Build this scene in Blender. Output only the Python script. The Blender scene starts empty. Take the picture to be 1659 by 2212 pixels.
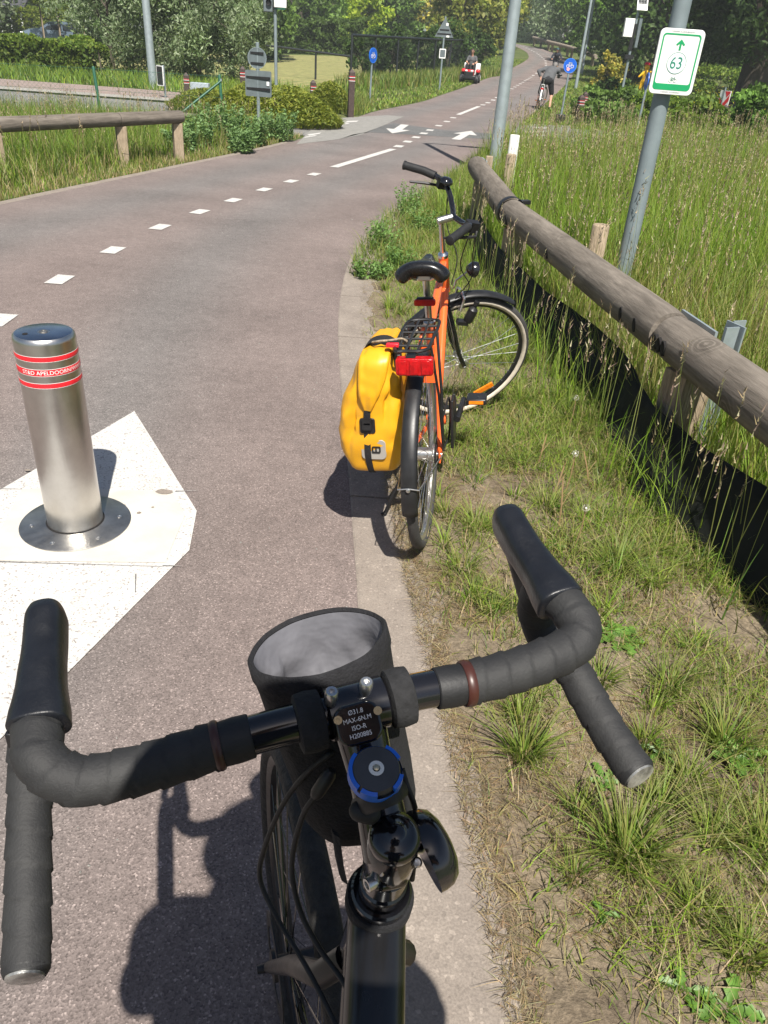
import bpy, bmesh, math, random
import numpy as np
from mathutils import Vector, Matrix, noise as mnoise
random.seed(7); rng = np.random.default_rng(11)
R = math.radians
scn = bpy.context.scene
COL = scn.collection

# ------------------------------------------------------------------ camera
PITCH, ROLL, FPX, CAMH, PW, PH = 31.2, 4.2, 1658.0, 1.6, 1659.0, 2212.0
_p, _r = R(PITCH), R(ROLL)
F_ = Vector((0, math.cos(_p), -math.sin(_p))); U0 = Vector((0, math.sin(_p), math.cos(_p))); X0 = Vector((1, 0, 0))
CX = X0*math.cos(_r) + U0*math.sin(_r); CU = U0*math.cos(_r) - X0*math.sin(_r)
CAM = Vector((0, 0, CAMH))
cd = bpy.data.cameras.new('camera'); cam = bpy.data.objects.new('camera', cd); COL.objects.link(cam)
cam.matrix_world = Matrix(((CX.x, CU.x, -F_.x, 0), (CX.y, CU.y, -F_.y, 0), (CX.z, CU.z, -F_.z, CAMH), (0, 0, 0, 1)))
cd.sensor_fit = 'VERTICAL'; cd.sensor_height = 36; cd.sensor_width = 27; cd.lens = 36*FPX/PH
cd.clip_start = 0.02; cd.clip_end = 1500
scn.camera = cam
scn.render.resolution_x, scn.render.resolution_y = 768, 1024

# ------------------------------------------------------------------ sky and sun
SUN_EL = R(55); SUN_DIR = Vector((0.225, -0.974, 0)).normalized()          # horizontal direction towards the sun
w = bpy.data.worlds.new('World'); scn.world = w; w.use_nodes = True
nt = w.node_tree; nt.nodes.clear()
sky = nt.nodes.new('ShaderNodeTexSky'); sky.sky_type = 'NISHITA'; sky.sun_disc = False
sky.sun_elevation = SUN_EL; sky.sun_rotation = math.atan2(SUN_DIR.x, SUN_DIR.y)
sky.air_density = 1.0; sky.dust_density = 1.2; sky.ozone_density = 1.0
bg = nt.nodes.new('ShaderNodeBackground'); bg.inputs['Strength'].default_value = 0.052
wo = nt.nodes.new('ShaderNodeOutputWorld')
nt.links.new(sky.outputs[0], bg.inputs[0]); nt.links.new(bg.outputs[0], wo.inputs[0])
sl = bpy.data.lights.new('sun', 'SUN'); sl.energy = 5.0; sl.angle = R(0.53); sl.color = (1, 0.95, 0.87)
so = bpy.data.objects.new('sun', sl); COL.objects.link(so)
sd = Vector((SUN_DIR.x*math.cos(SUN_EL), SUN_DIR.y*math.cos(SUN_EL), math.sin(SUN_EL)))
so.rotation_euler = (-sd).to_track_quat('-Z', 'Y').to_euler(); so.location = (3, -8, 12)
scn.view_settings.view_transform = 'Standard'; scn.view_settings.look = 'None'
scn.view_settings.exposure = 0.74; scn.view_settings.gamma = 1; scn.view_settings.use_curve_mapping = False
scn.render.engine = 'CYCLES'
scn.cycles.max_bounces = 6; scn.cycles.transparent_max_bounces = 6

# ------------------------------------------------------------------ measuring helpers
def ray(px, py): return (F_*FPX + CX*(px-PW/2) + CU*(PH/2-py)).normalized()
def G(px, py, z=0.0):
    d = ray(px, py); return CAM + d*((z-CAMH)/d.z)
def D(px, py, dep):
    d = ray(px, py); return CAM + d*(dep/d.dot(F_))
def AY(px, py, Y):
    d = ray(px, py); return CAM + d*(Y/d.y)
def terr(x, y):
    r = np.interp(y, [32, 46, 60, 75, 95, 110, 140], [0, .2, .45, 1.33, 2.44, 2.96, 3.3])
    u = np.clip((np.asarray(x)+24)/22, 0, 1); return r*u*u*(3-2*u)
def T(px, py):
    d = ray(px, py); t = 2.0
    while t < 250:
        p = CAM + d*t
        if p.z < float(terr(p.x, p.y)): return p
        t += 0.05
    return CAM + d*250
def onground(x, y): return Vector((x, y, float(terr(x, y))))

# ------------------------------------------------------------------ object helpers
WM = {}
def tag(o, label=None, cat=None, group=None, kind=None):
    if label: o['label'] = label
    if cat: o['category'] = cat
    if group: o['group'] = group
    if kind: o['kind'] = kind
    return o
def thing(name, loc, label, cat, group=None, rot=(0, 0, 0)):
    o = bpy.data.objects.new(name, None); COL.objects.link(o); o.empty_display_size = .1
    o.location = loc; o.rotation_euler = rot
    WM[o.name] = Matrix.Translation(Vector(loc)) @ __import__('mathutils').Euler(rot).to_matrix().to_4x4()
    return tag(o, label, cat, group)
def kids(o): return [c for c in o.children]
def copy_tree(o, parent=None, label=None, group=None):
    c = o.copy(); COL.objects.link(c); c.parent = parent
    if label: c['label'] = label
    if group: c['group'] = group
    for k in o.children: copy_tree(k, c)
    return c
def frame(axis, ref=(0, 0, 1)):
    a = Vector(axis).normalized(); r = Vector(ref)
    if abs(a.dot(r)) > .98: r = Vector((1, 0, 0))
    x = r.cross(a).normalized(); y = a.cross(x); return x, y, a
class MB:
    def __init__(s): s.v = []; s.f = []
    def add(s, vs, fs):
        o = len(s.v); s.v += [Vector(q) for q in vs]; s.f += [[i+o for i in q] for q in fs]; return s
    def box(s, c, size, rot=None, taper=1.0):
        h = Vector(size)/2; M = rot.to_3x3() if rot is not None else Matrix.Identity(3); c = Vector(c); vs = []
        for z in (-1, 1):
            t = taper if z > 0 else 1
            for x, y in ((-1, -1), (1, -1), (1, 1), (-1, 1)): vs.append(c + M @ Vector((x*h.x*t, y*h.y*t, z*h.z)))
        return s.add(vs, [(3, 2, 1, 0), (4, 5, 6, 7), (0, 1, 5, 4), (1, 2, 6, 5), (2, 3, 7, 6), (3, 0, 4, 7)])
    def tube(s, pts, r, n=8, cap=True, ref=(0, 0, 1), closed=False, sq=1.0):
        pts = [Vector(p) for p in pts]; m = len(pts); rr = r if hasattr(r, '__len__') else [r]*m
        vs = []; x = None
        for i in range(m):
            if closed: t = pts[(i+1) % m]-pts[i-1]
            else: t = pts[min(i+1, m-1)]-pts[max(i-1, 0)]
            t.normalize()
            if x is None: x, y, _ = frame(t, ref)
            else:
                x = (x - t*x.dot(t)).normalized()
            y = t.cross(x)
            for k in range(n):
                a = 2*math.pi*k/n; vs.append(pts[i] + (x*math.cos(a)*sq + y*math.sin(a))*rr[i])
        fs = []
        for i in range(m if closed else m-1):
            j = (i+1) % m
            for k in range(n):
                l = (k+1) % n; fs.append((i*n+k, i*n+l, j*n+l, j*n+k))
        if cap and not closed:
            fs.append(tuple(range(n))[::-1]); fs.append(tuple(range((m-1)*n, m*n)))
        return s.add(vs, fs)
    def lathe(s, o, axis, prof, n=24, ref=(0, 0, 1), cap=True, sx=1.0):
        x, y, a = frame(axis, ref); o = Vector(o); vs = []
        for r_, h in prof:
            for k in range(n):
                t = 2*math.pi*k/n; vs.append(o + a*h + (x*math.cos(t)*sx + y*math.sin(t))*r_)
        fs = []
        for i in range(len(prof)-1):
            for k in range(n):
                l = (k+1) % n; fs.append((i*n+k, i*n+l, (i+1)*n+l, (i+1)*n+k))
        if cap:
            fs.append(tuple(range(n))[::-1]); m = len(prof)-1; fs.append(tuple(range(m*n, m*n+n)))
        return s.add(vs, fs)
    def capsule(s, p0, r0, p1, r1, n=10):
        p0 = Vector(p0); p1 = Vector(p1); L = (p1-p0).length
        if L < 1e-5: p1 = p0+Vector((0, 0, 1e-4)); L = 1e-4
        pr = [(max(r0*math.sin(a), .0008), -r0*math.cos(a)) for a in (0.05, .5, 1.05)] + [(r0, 0), (r1, L)] + [(max(r1*math.cos(a), .0008), L+r1*math.sin(a)) for a in (.5, 1.05, 1.52)]
        return s.lathe(p0, p1-p0, pr, n)
    def prism(s, poly, O, X, Y, th):
        O = Vector(O); X = Vector(X).normalized(); Y = Vector(Y).normalized(); N = X.cross(Y)
        n = len(poly); vs = [O+X*a+Y*b for a, b in poly] + [O+X*a+Y*b-N*th for a, b in poly]
        return s.add(vs, [tuple(range(n)), tuple(range(n, 2*n))[::-1]] + [(i, i+n, (i+1) % n+n, (i+1) % n) for i in range(n)])
    def build(s, name, m, parent=None, smooth=40, world=True, bevel=0, subsurf=0, remesh=0, smoothit=0, weld=False):
        me = bpy.data.meshes.new(name)
        vs = s.v
        if parent is not None and world:
            I = WM[parent.name].inverted(); vs = [I @ v for v in vs]
        me.from_pydata([tuple(v) for v in vs], [], s.f); me.validate()
        if smooth:
            me.polygons.foreach_set('use_smooth', [True]*len(me.polygons))
            if smooth < 180: me.set_sharp_from_angle(angle=R(smooth))
        me.materials.append(m)
        o = bpy.data.objects.new(name, me); COL.objects.link(o); o.parent = parent
        WM[o.name] = WM[parent.name] if parent is not None else Matrix.Identity(4)
        if bevel:
            b = o.modifiers.new('b', 'BEVEL'); b.width = bevel; b.segments = 2; b.limit_method = 'ANGLE'; b.angle_limit = R(35)
        if remesh:
            q = o.modifiers.new('r', 'REMESH'); q.mode = 'VOXEL'; q.voxel_size = remesh; q.use_smooth_shade = True
            if smoothit: q = o.modifiers.new('s', 'SMOOTH'); q.factor = .5; q.iterations = smoothit
        if subsurf:
            q = o.modifiers.new('u', 'SUBSURF'); q.levels = q.render_levels = subsurf
        return o
def np_mesh(name, verts, quads, m, cols=None, parent=None, smooth=False):
    me = bpy.data.meshes.new(name); nv, nf = len(verts), len(quads)
    me.vertices.add(nv); me.vertices.foreach_set('co', np.ascontiguousarray(verts, dtype=np.float32).ravel())
    k = quads.shape[1]
    me.loops.add(nf*k); me.loops.foreach_set('vertex_index', np.ascontiguousarray(quads, dtype=np.int32).ravel())
    me.polygons.add(nf); me.polygons.foreach_set('loop_start', np.arange(0, nf*k, k, dtype=np.int32))
    me.polygons.foreach_set('loop_total', np.full(nf, k, dtype=np.int32))
    if smooth: me.polygons.foreach_set('use_smooth', np.ones(nf, dtype=bool))
    me.update(calc_edges=True)
    if cols is not None:
        a = me.color_attributes.new('Col', 'FLOAT_COLOR', 'POINT')
        c4 = np.ones((nv, 4), np.float32); c4[:, :3] = cols; a.data.foreach_set('color', c4.ravel())
    me.materials.append(m)
    o = bpy.data.objects.new(name, me); COL.objects.link(o); o.parent = parent
    WM[o.name] = WM[parent.name] if parent is not None else Matrix.Identity(4)
    return o
def txt(s_, size=1.0, align='CENTER'):
    cu = bpy.data.curves.new('t', 'FONT'); cu.body = s_; cu.size = size; cu.align_x = align; cu.align_y = 'CENTER'; cu.resolution_u = 3
    ob = bpy.data.objects.new('t', cu); COL.objects.link(ob)
    dg = bpy.context.evaluated_depsgraph_get(); me = ob.evaluated_get(dg).to_mesh()
    vs = [v.co.copy() for v in me.vertices]; fs = [tuple(p.vertices) for p in me.polygons]
    ob.evaluated_get(dg).to_mesh_clear(); bpy.data.objects.remove(ob); bpy.data.curves.remove(cu)
    return vs, fs
def spline(pts, n=6):
    P = [Vector(p) for p in pts]; out = []
    Q = [P[0]*2-P[1]] + P + [P[-1]*2-P[-2]]
    for i in range(1, len(Q)-2):
        a, b, c, d = Q[i-1], Q[i], Q[i+1], Q[i+2]
        for k in range(n):
            t = k/n; out.append(.5*((2*b)+(c-a)*t+(2*a-5*b+4*c-d)*t*t+(3*b-a-3*c+d)*t**3))
    return out+[P[-1]]

# ------------------------------------------------------------------ materials
def newmat(name):
    m = bpy.data.materials.new(name); m.use_nodes = True; n = m.node_tree; n.nodes.clear()
    o = n.nodes.new('ShaderNodeOutputMaterial'); b = n.nodes.new('ShaderNodeBsdfPrincipled'); n.links.new(b.outputs[0], o.inputs[0])
    return m, n, b, o
def N(n, t, **k):
    x = n.nodes.new(t)
    for a, b in k.items():
        if a.startswith('i_'): x.inputs[a[2:].replace('_', ' ')].default_value = b
        else: setattr(x, a, b)
    return x
def c4(c): return (c[0], c[1], c[2], 1)
def mixc(n, fac, a, b, mode='MIX'):
    x = n.nodes.new('ShaderNodeMix'); x.data_type = 'RGBA'; x.blend_type = mode
    for s_, v in ((0, fac), (6, a), (7, b)):
        if hasattr(v, 'is_linked') or hasattr(v, 'links'): n.links.new(v, x.inputs[s_])
        else: x.inputs[s_].default_value = v if s_ == 0 else c4(v)
    return x.outputs[2]
def ramp(n, src, stops):
    x = n.nodes.new('ShaderNodeValToRGB'); e = x.color_ramp.elements
    while len(e) < len(stops): e.new(.5)
    for el, (p, c) in zip(e, stops): el.position = p; el.color = c4(c) if hasattr(c, '__len__') else (c, c, c, 1)
    n.links.new(src, x.inputs[0]); return x.outputs[0]
def coords(n, scale=(1, 1, 1), kind='Object'):
    t = N(n, 'ShaderNodeTexCoord'); mp = N(n, 'ShaderNodeMapping'); mp.inputs['Scale'].default_value = scale
    n.links.new(t.outputs[kind], mp.inputs[0]); return mp.outputs[0]
def noi(n, co, scale, detail=4, rough=.55):
    x = N(n, 'ShaderNodeTexNoise'); x.inputs['Scale'].default_value = scale; x.inputs['Detail'].default_value = detail; x.inputs['Roughness'].default_value = rough
    n.links.new(co, x.inputs['Vector']); return x.outputs[0]
def bumpit(n, b, h, st=.3, dist=.01):
    x = N(n, 'ShaderNodeBump'); x.inputs['Strength'].default_value = st; x.inputs['Distance'].default_value = dist
    n.links.new(h, x.inputs['Height']); n.links.new(x.outputs[0], b.inputs['Normal'])
def mat(name, col, rough=.5, metal=0, var=.15, vs=12, bump=0, bs=60, bd=.003, spec=.5, coat=0, col2=None, rvar=.12, scale=(1, 1, 1), sheen=0):
    m, n, b, o = newmat(name); co = coords(n, scale); f = noi(n, co, vs, 5)
    lo = tuple(c*(1-var) for c in col); hi = tuple(min(c*(1+var), 1) for c in (col2 or col))
    n.links.new(ramp(n, f, [(.3, lo), (.7, hi)]), b.inputs['Base Color'])
    rr = N(n, 'ShaderNodeMapRange'); n.links.new(noi(n, co, vs*2.3, 3), rr.inputs[0]); rr.inputs[3].default_value = max(rough-rvar, .03); rr.inputs[4].default_value = min(rough+rvar, 1)
    n.links.new(rr.outputs[0], b.inputs['Roughness'])
    b.inputs['Metallic'].default_value = metal; b.inputs['Specular IOR Level'].default_value = spec; b.inputs['Coat Weight'].default_value = coat
    if coat: b.inputs['Coat Roughness'].default_value = .08
    if sheen: b.inputs['Sheen Weight'].default_value = sheen
    if bump: bumpit(n, b, noi(n, co, bs, 4), bump, bd)
    return m
def leafmat(name, trans=.42, rough=.55, spec=.3):
    m, n, b, o = newmat(name)
    a = N(n, 'ShaderNodeAttribute', attribute_name='Col'); n.links.new(a.outputs['Color'], b.inputs['Base Color'])
    b.inputs['Roughness'].default_value = rough; b.inputs['Specular IOR Level'].default_value = spec
    t = N(n, 'ShaderNodeBsdfTranslucent'); 
    n.links.new(mixc(n, .55, a.outputs['Color'], (.9, 1, .25), 'MULTIPLY'), t.inputs[0])
    x = N(n, 'ShaderNodeMixShader'); x.inputs[0].default_value = trans
    n.links.new(b.outputs[0], x.inputs[1]); n.links.new(t.outputs[0], x.inputs[2]); n.links.new(x.outputs[0], o.inputs[0])
    return m

def asphalt_mat(name, base, red, gscale=250):
    m, n, b, o = newmat(name); co = coords(n)
    v = N(n, 'ShaderNodeTexVoronoi'); v.inputs['Scale'].default_value = gscale; n.links.new(co, v.inputs['Vector'])
    sep = N(n, 'ShaderNodeSeparateColor'); n.links.new(v.outputs['Color'], sep.inputs[0])
    g = ramp(n, sep.outputs[0], [(0, .60), (.2, .82), (.5, 1.0), (.86, 1.15), (.95, 1.45), (1, 2.0)])
    big = noi(n, co, .9, 5, .6); mid = noi(n, co, 14, 4)
    w_ = N(n, 'ShaderNodeAttribute', attribute_name='wear')
    colr = mixc(n, w_.outputs['Fac'], red, base)
    colr = mixc(n, 1.0, colr, ramp(n, big, [(.28, .80), (.72, 1.16)]), 'MULTIPLY')
    colr = mixc(n, 1.0, colr, ramp(n, mid, [(.3, .9), (.7, 1.1)]), 'MULTIPLY')
    colr = mixc(n, 1.0, colr, g, 'MULTIPLY')
    n.links.new(colr, b.inputs['Base Color']); b.inputs['Roughness'].default_value = .88; b.inputs['Specular IOR Level'].default_value = .25
    bumpit(n, b, v.outputs['Distance'], .35, .003)
    return m
M_asphalt = asphalt_mat('red grey asphalt', (.160, .145, .137), (.184, .148, .135))
M_street = asphalt_mat('grey street asphalt', (.19, .185, .175), (.19, .185, .175), 120)
M_shadowband = asphalt_mat('painted crossing shadow', (.125, .125, .122), (.125, .125, .122), 120)  # darker asphalt tone for the shadow painted across the path
def concrete_mat(name, a, c2):
    m, n, b, o = newmat(name); co = coords(n)
    f = noi(n, co, 6, 6, .65); g = noi(n, co, 180, 3)
    colr = mixc(n, 1.0, ramp(n, f, [(.3, a), (.7, c2)]), ramp(n, g, [(.35, .85), (.65, 1.12)]), 'MULTIPLY')
    v = N(n, 'ShaderNodeTexVoronoi'); v.inputs['Scale'].default_value = 130; n.links.new(co, v.inputs['Vector'])
    sep = N(n, 'ShaderNodeSeparateColor'); n.links.new(v.outputs['Color'], sep.inputs[0])
    colr = mixc(n, 1.0, colr, ramp(n, sep.outputs[0], [(0, .82), (.1, 1), (.9, 1.02), (1, 1.35)]), 'MULTIPLY')
    n.links.new(colr, b.inputs['Base Color']); b.inputs['Roughness'].default_value = .9; b.inputs['Specular IOR Level'].default_value = .2
    bumpit(n, b, g, .35, .003); return m
M_conc = concrete_mat('kerb concrete', (.20, .170, .145), (.275, .236, .200))
M_concL = concrete_mat('light crossing concrete', (.20, .195, .18), (.27, .26, .24))
def paint_mat():
    m, n, b, o = newmat('worn white road paint'); co = coords(n)
    f = noi(n, co, 9, 6, .7); st = noi(n, coords(n, (1, 1, 1)), 120, 4, .6)
    colr = mixc(n, ramp(n, f, [(.3, 0), (.75, .6)]), (.56, .55, .525), (.43, .40, .36))
    v = N(n, 'ShaderNodeTexVoronoi'); v.inputs['Scale'].default_value = 60; n.links.new(co, v.inputs['Vector'])
    pit = ramp(n, st, [(.36, 1), (.44, 0)])
    colr = mixc(n, pit, colr, (.24, .215, .20))
    n.links.new(colr, b.inputs['Base Color']); b.inputs['Roughness'].default_value = .8
    bumpit(n, b, noi(n, co, 160, 3), .5, .003); return m
M_paint = paint_mat()
M_mortar = mat('cream painted mortar', (.52, .49, .435), .85, var=.12, vs=7, bump=.3, bs=90)
def soil_mat():
    m, n, b, o = newmat('verge soil and straw'); co = coords(n)
    f = noi(n, co, 2.2, 6, .6); g = noi(n, co, 45, 5, .7); s_ = noi(n, coords(n, (1, 1, 1)), 150, 3)
    a = ramp(n, f, [(.25, (.115, .088, .062)), (.5, (.20, .16, .112)), (.75, (.27, .22, .15))])
    a = mixc(n, 1.0, a, ramp(n, g, [(.3, .62), (.7, 1.3)]), 'MULTIPLY'); a = mixc(n, 1.0, a, ramp(n, s_, [(.3, .75), (.7, 1.2)]), 'MULTIPLY')
    n.links.new(a, b.inputs['Base Color']); b.inputs['Roughness'].default_value = .95; b.inputs['Specular IOR Level'].default_value = .1
    bumpit(n, b, g, .8, .012); return m
M_soil = soil_mat()
def ground_mat():
    m, n, b, o = newmat('rough grassland ground'); co = coords(n)
    f = noi(n, co, .6, 6, .6); g = noi(n, co, 22, 5, .7)
    a = ramp(n, f, [(.3, (.06, .085, .025)), (.55, (.095, .12, .04)), (.75, (.16, .15, .07))])
    a = mixc(n, 1.0, a, ramp(n, g, [(.3, .6), (.7, 1.35)]), 'MULTIPLY')
    n.links.new(a, b.inputs['Base Color']); b.inputs['Roughness'].default_value = .95; b.inputs['Specular IOR Level'].default_value = .1
    bumpit(n, b, g, .8, .04); return m
M_ground = ground_mat()
def wood_mat(name, a, c2, dark, axis_scale):
    m, n, b, o = newmat(name); co = coords(n, axis_scale)
    f = noi(n, co, 7, 8, .7); g = noi(n, co, 28, 6, .65)
    wv = N(n, 'ShaderNodeTexWave'); wv.inputs['Scale'].default_value = 4; wv.inputs['Distortion'].default_value = 9; wv.inputs['Detail'].default_value = 4; n.links.new(co, wv.inputs[0])
    colr = ramp(n, f, [(.28, a), (.72, c2)])
    colr = mixc(n, .35, colr, ramp(n, wv.outputs[0], [(.1, .55), (.6, 1.15)]), 'MULTIPLY')
    colr = mixc(n, 1.0, colr, ramp(n, g, [(.3, .72), (.6, 1.1)]), 'MULTIPLY')
    colr = mixc(n, ramp(n, g, [(.27, 1), (.33, 0)]), colr, dark)
    n.links.new(colr, b.inputs['Base Color']); b.inputs['Roughness'].default_value = .9; b.inputs['Specular IOR Level'].default_value = .15
    bumpit(n, b, g, .7, .008); return m
M_steel = None
def steel_mat():
    m, n, b, o = newmat('brushed stainless steel'); co = coords(n, (1, 1, .04)); f = noi(n, co, 260, 3); s_ = noi(n, coords(n), 9, 5, .7)
    n.links.new(ramp(n, s_, [(.3, (.54, .52, .49)), (.7, (.66, .64, .61))]), b.inputs['Base Color']); b.inputs['Metallic'].default_value = 1
    rr = N(n, 'ShaderNodeMapRange'); n.links.new(s_, rr.inputs[0]); rr.inputs[3].default_value = .24; rr.inputs[4].default_value = .38; n.links.new(rr.outputs[0], b.inputs['Roughness'])
    bumpit(n, b, f, .12, .002); return m
M_steel = steel_mat()
M_plate = mat('steel base plate', (.40, .39, .37), .38, .95, .25, 14, bump=.2, bs=120)
M_red = mat('red reflective band', (.72, .02, .03), .35, var=.08)
M_whitetxt = mat('white lettering', (.85, .82, .8), .5, var=.04)
M_galv = mat('galvanised grey steel', (.40, .46, .48), .48, .55, .12, 9, bump=.15, bs=50)
M_greypole = mat('blue grey painted pole', (.22, .265, .28), .5, .2, .12, 7, bump=.1, bs=40)
M_log = wood_mat('weathered round timber', (.20, .165, .13), (.36, .305, .25), (.05, .04, .03), (1, 1, 1))
M_post = wood_mat('pale sawn timber', (.27, .21, .145), (.42, .335, .24), (.10, .075, .05), (5, 5, .6))
M_sheet = mat('dark green black plastic sheet', (.013, .015, .013), .75, var=.4, vs=3, bump=.3, bs=5, bd=.03, spec=.2)
M_rubber = mat('black rubber', (.013, .013, .014), .62, var=.3, vs=30, bump=.15, bs=200)
M_tyre = mat('dark grey tyre rubber', (.045, .043, .042), .8, var=.25, vs=40, bump=.4, bs=160)
M_wall = mat('cream tyre sidewall', (.62, .55, .45), .75, var=.15, vs=30)
M_blackpl = mat('black plastic', (.014, .014, .015), .42, var=.3, vs=25)
M_blackgl = mat('gloss black paint', (.008, .008, .010), .14, var=.2, vs=10, coat=.6, rvar=.05)
M_chrome = mat('bright chrome', (.75, .75, .74), .16, 1, .06, 15, rvar=.06)
M_alu = mat('silver aluminium', (.62, .62, .61), .32, .95, .1, 20)
M_orange = mat('orange bicycle paint', (.80, .13, .025), .25, var=.08, vs=10, coat=.5)
M_yellow = mat('yellow tarpaulin', (.70, .34, .012), .40, var=.10, vs=6, bump=.12, bs=24, bd=.006)
M_greypat = mat('grey reflective patch', (.33, .31, .28), .5, var=.1)
M_redref = mat('red reflector plastic', (.42, .006, .008), .18, var=.3, vs=60, bump=.5, bs=140)
M_amber = mat('amber reflector plastic', (.85, .22, .01), .2, var=.2, vs=50, bump=.4, bs=140)
M_white = mat('white paint', (.80, .80, .78), .45, var=.06)
M_green = mat('green print', (.01, .33, .12), .45, var=.05)
M_dgreen = mat('dark green print', (.02, .22, .14), .5, var=.05)
M_blue = mat('blue sign face', (.008, .10, .52), .4, var=.1)
M_greensteel = mat('dark green fence paint', (.015, .09, .05), .45, var=.2)
M_blacksteel = mat('black fence paint', (.018, .022, .024), .5, var=.2)
M_brown = mat('brown recycled plastic post', (.055, .036, .030), .7, var=.3, vs=20, bump=.3, bs=40)
M_signback = mat('grey sign back', (.15, .18, .19), .5, .3, .15, 8)
M_dark = mat('dark hole', (.006, .005, .005), .9, var=.2)
M_skin = mat('skin', (.58, .32, .22), .5, var=.08)
M_glass = mat('dark car glass', (.02, .025, .03), .08, var=.2, coat=.3)
M_leaf = leafmat('leaf')
M_grass = leafmat('grass blade', .40, .5, .35)
M_bark = wood_mat('rough bark', (.055, .045, .035), (.12, .10, .08), (.02, .016, .012), (6, 6, 1))
# ================================================================== the setting: ground, path, street
RE = [(-3, .22), (0, .12), (.75, .07), (2.21, -.06), (3.04, -.16), (3.83, -.28), (5, -.44), (6.33, -.50), (7.57, -.47), (9.0, -.30), (10.4, .05), (12.19, .50), (15.85, 1.30), (17.9, 1.87), (27, 3.57), (35.4, 5.34), (46, 7.56), (54.25, 9.27), (64.5, 11.35), (69.8, 12.27), (76.1, 12.99), (83.5, 13.44), (92.2, 13.09), (97.5, 12.31), (105, 11.2), (125, 7)]
LE = [(-3, -5.0), (2, -5.0), (5, -4.75), (8.08, -4.09), (9.51, -3.67), (11.68, -3.12), (13.45, -2.6), (15.58, -2.11), (24.12, -1.2), (29.7, .09), (34.9, 1.0), (41.6, 2.26), (52.6, 4.17), (64.55, 6.71), (72.15, 8.54), (78.15, 9.72), (84.6, 10.33), (89.2, 10.4), (94.1, 10.2), (98, 9.85), (105, 8.4), (125, 4)]
def smooth_interp(tab):
    ys = np.linspace(tab[0][0], tab[-1][0], 700); xs = np.interp(ys, [a for a, b in tab], [b for a, b in tab])
    k = 7
    for _ in range(2):
        e = np.concatenate([2*xs[0]-xs[k:0:-1], xs, 2*xs[-1]-xs[-2:-k-2:-1]]); xs = np.convolve(e, np.ones(2*k+1)/(2*k+1), 'valid')
    return lambda y: np.interp(y, ys, xs)
rex, lex = smooth_interp(RE), smooth_interp(LE)
def grid_mesh(name, P, m, smooth=True, thick=0):
    a, b = P.shape[:2]; idx = np.arange(a*b).reshape(a, b)
    q = np.stack([idx[:-1, :-1], idx[:-1, 1:], idx[1:, 1:], idx[1:, :-1]], -1).reshape(-1, 4)
    return np_mesh(name, P.reshape(-1, 3), q, m, smooth=smooth)
# ground sheet, reaching the horizon
gx = np.unique(np.concatenate([np.linspace(-600, -60, 10), np.linspace(-60, 60, 81), np.linspace(60, 600, 10)]))
gy = np.unique(np.concatenate([np.linspace(-120, -20, 5), np.linspace(-20, 140, 121), np.linspace(140, 1000, 12)]))
XX, YY = np.meshgrid(gx, gy); ZZ = terr(XX, YY)-.015
tag(grid_mesh('ground', np.stack([XX, YY, ZZ], -1), M_ground), kind='structure')
# cycle path
ys = np.concatenate([np.arange(-3, 20, .25), np.arange(20, 122, 1.0)])
us = np.linspace(0, 1, 25)
PX = lex(ys)[:, None]*(1-us) + rex(ys)[:, None]*us; PY = np.repeat(ys[:, None], 25, 1)
path = tag(grid_mesh('cycle_path', np.stack([PX, PY, terr(PX, PY)], -1), M_asphalt), kind='structure')
lane = np.exp(-((PX-rex(PY)+1.15)/.42)**2) + np.exp(-((PX-lex(PY)-.9)/.5)**2)
at = path.data.attributes.new('wear', 'FLOAT', 'POINT'); at.data.foreach_set('value', np.clip(lane, 0, 1).astype(np.float32).ravel())
# verge soil beside the path on the right
ys = np.arange(-1.2, 16.6, .045); us = np.linspace(0, 1, 46)
n1 = np.array([mnoise.noise((0, y*2.1, 3)) for y in ys])*.035 + np.array([mnoise.noise((0, y*9, 7)) for y in ys])*.02
x0 = rex(ys)+np.interp(ys, [.5, .77, 1.29, 2.2, 3.9, 5.6, 9], [.275, .262, .235, .172, .128, .16, .19])+n1*np.clip(ys*.5, .4, 1)
PX = x0[:, None] + (np.maximum(1.9-x0, .5))[:, None]*us; PY = np.repeat(ys[:, None], 46, 1)
hz = np.array([[mnoise.noise((x*3.1, y*3.1, 0))*.022 + mnoise.noise((x*11, y*11, 2))*.012 + mnoise.noise((x*37, y*37, 5))*.006 for x, y in zip(a, b)] for a, b in zip(PX, PY)])
edge = np.clip((PX-x0[:, None])/.10, 0, 1)
PZ = -.006 + edge*.024 + hz*(.25+.75*edge)
tag(grid_mesh('verge', np.stack([PX, PY, PZ], -1), M_soil), kind='structure')
def vz(x, y):
    return np.where((x > rex(y)+.15) & (x < 1.9) & (y < 16.5), .01, -.01) + terr(x, y)
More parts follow.
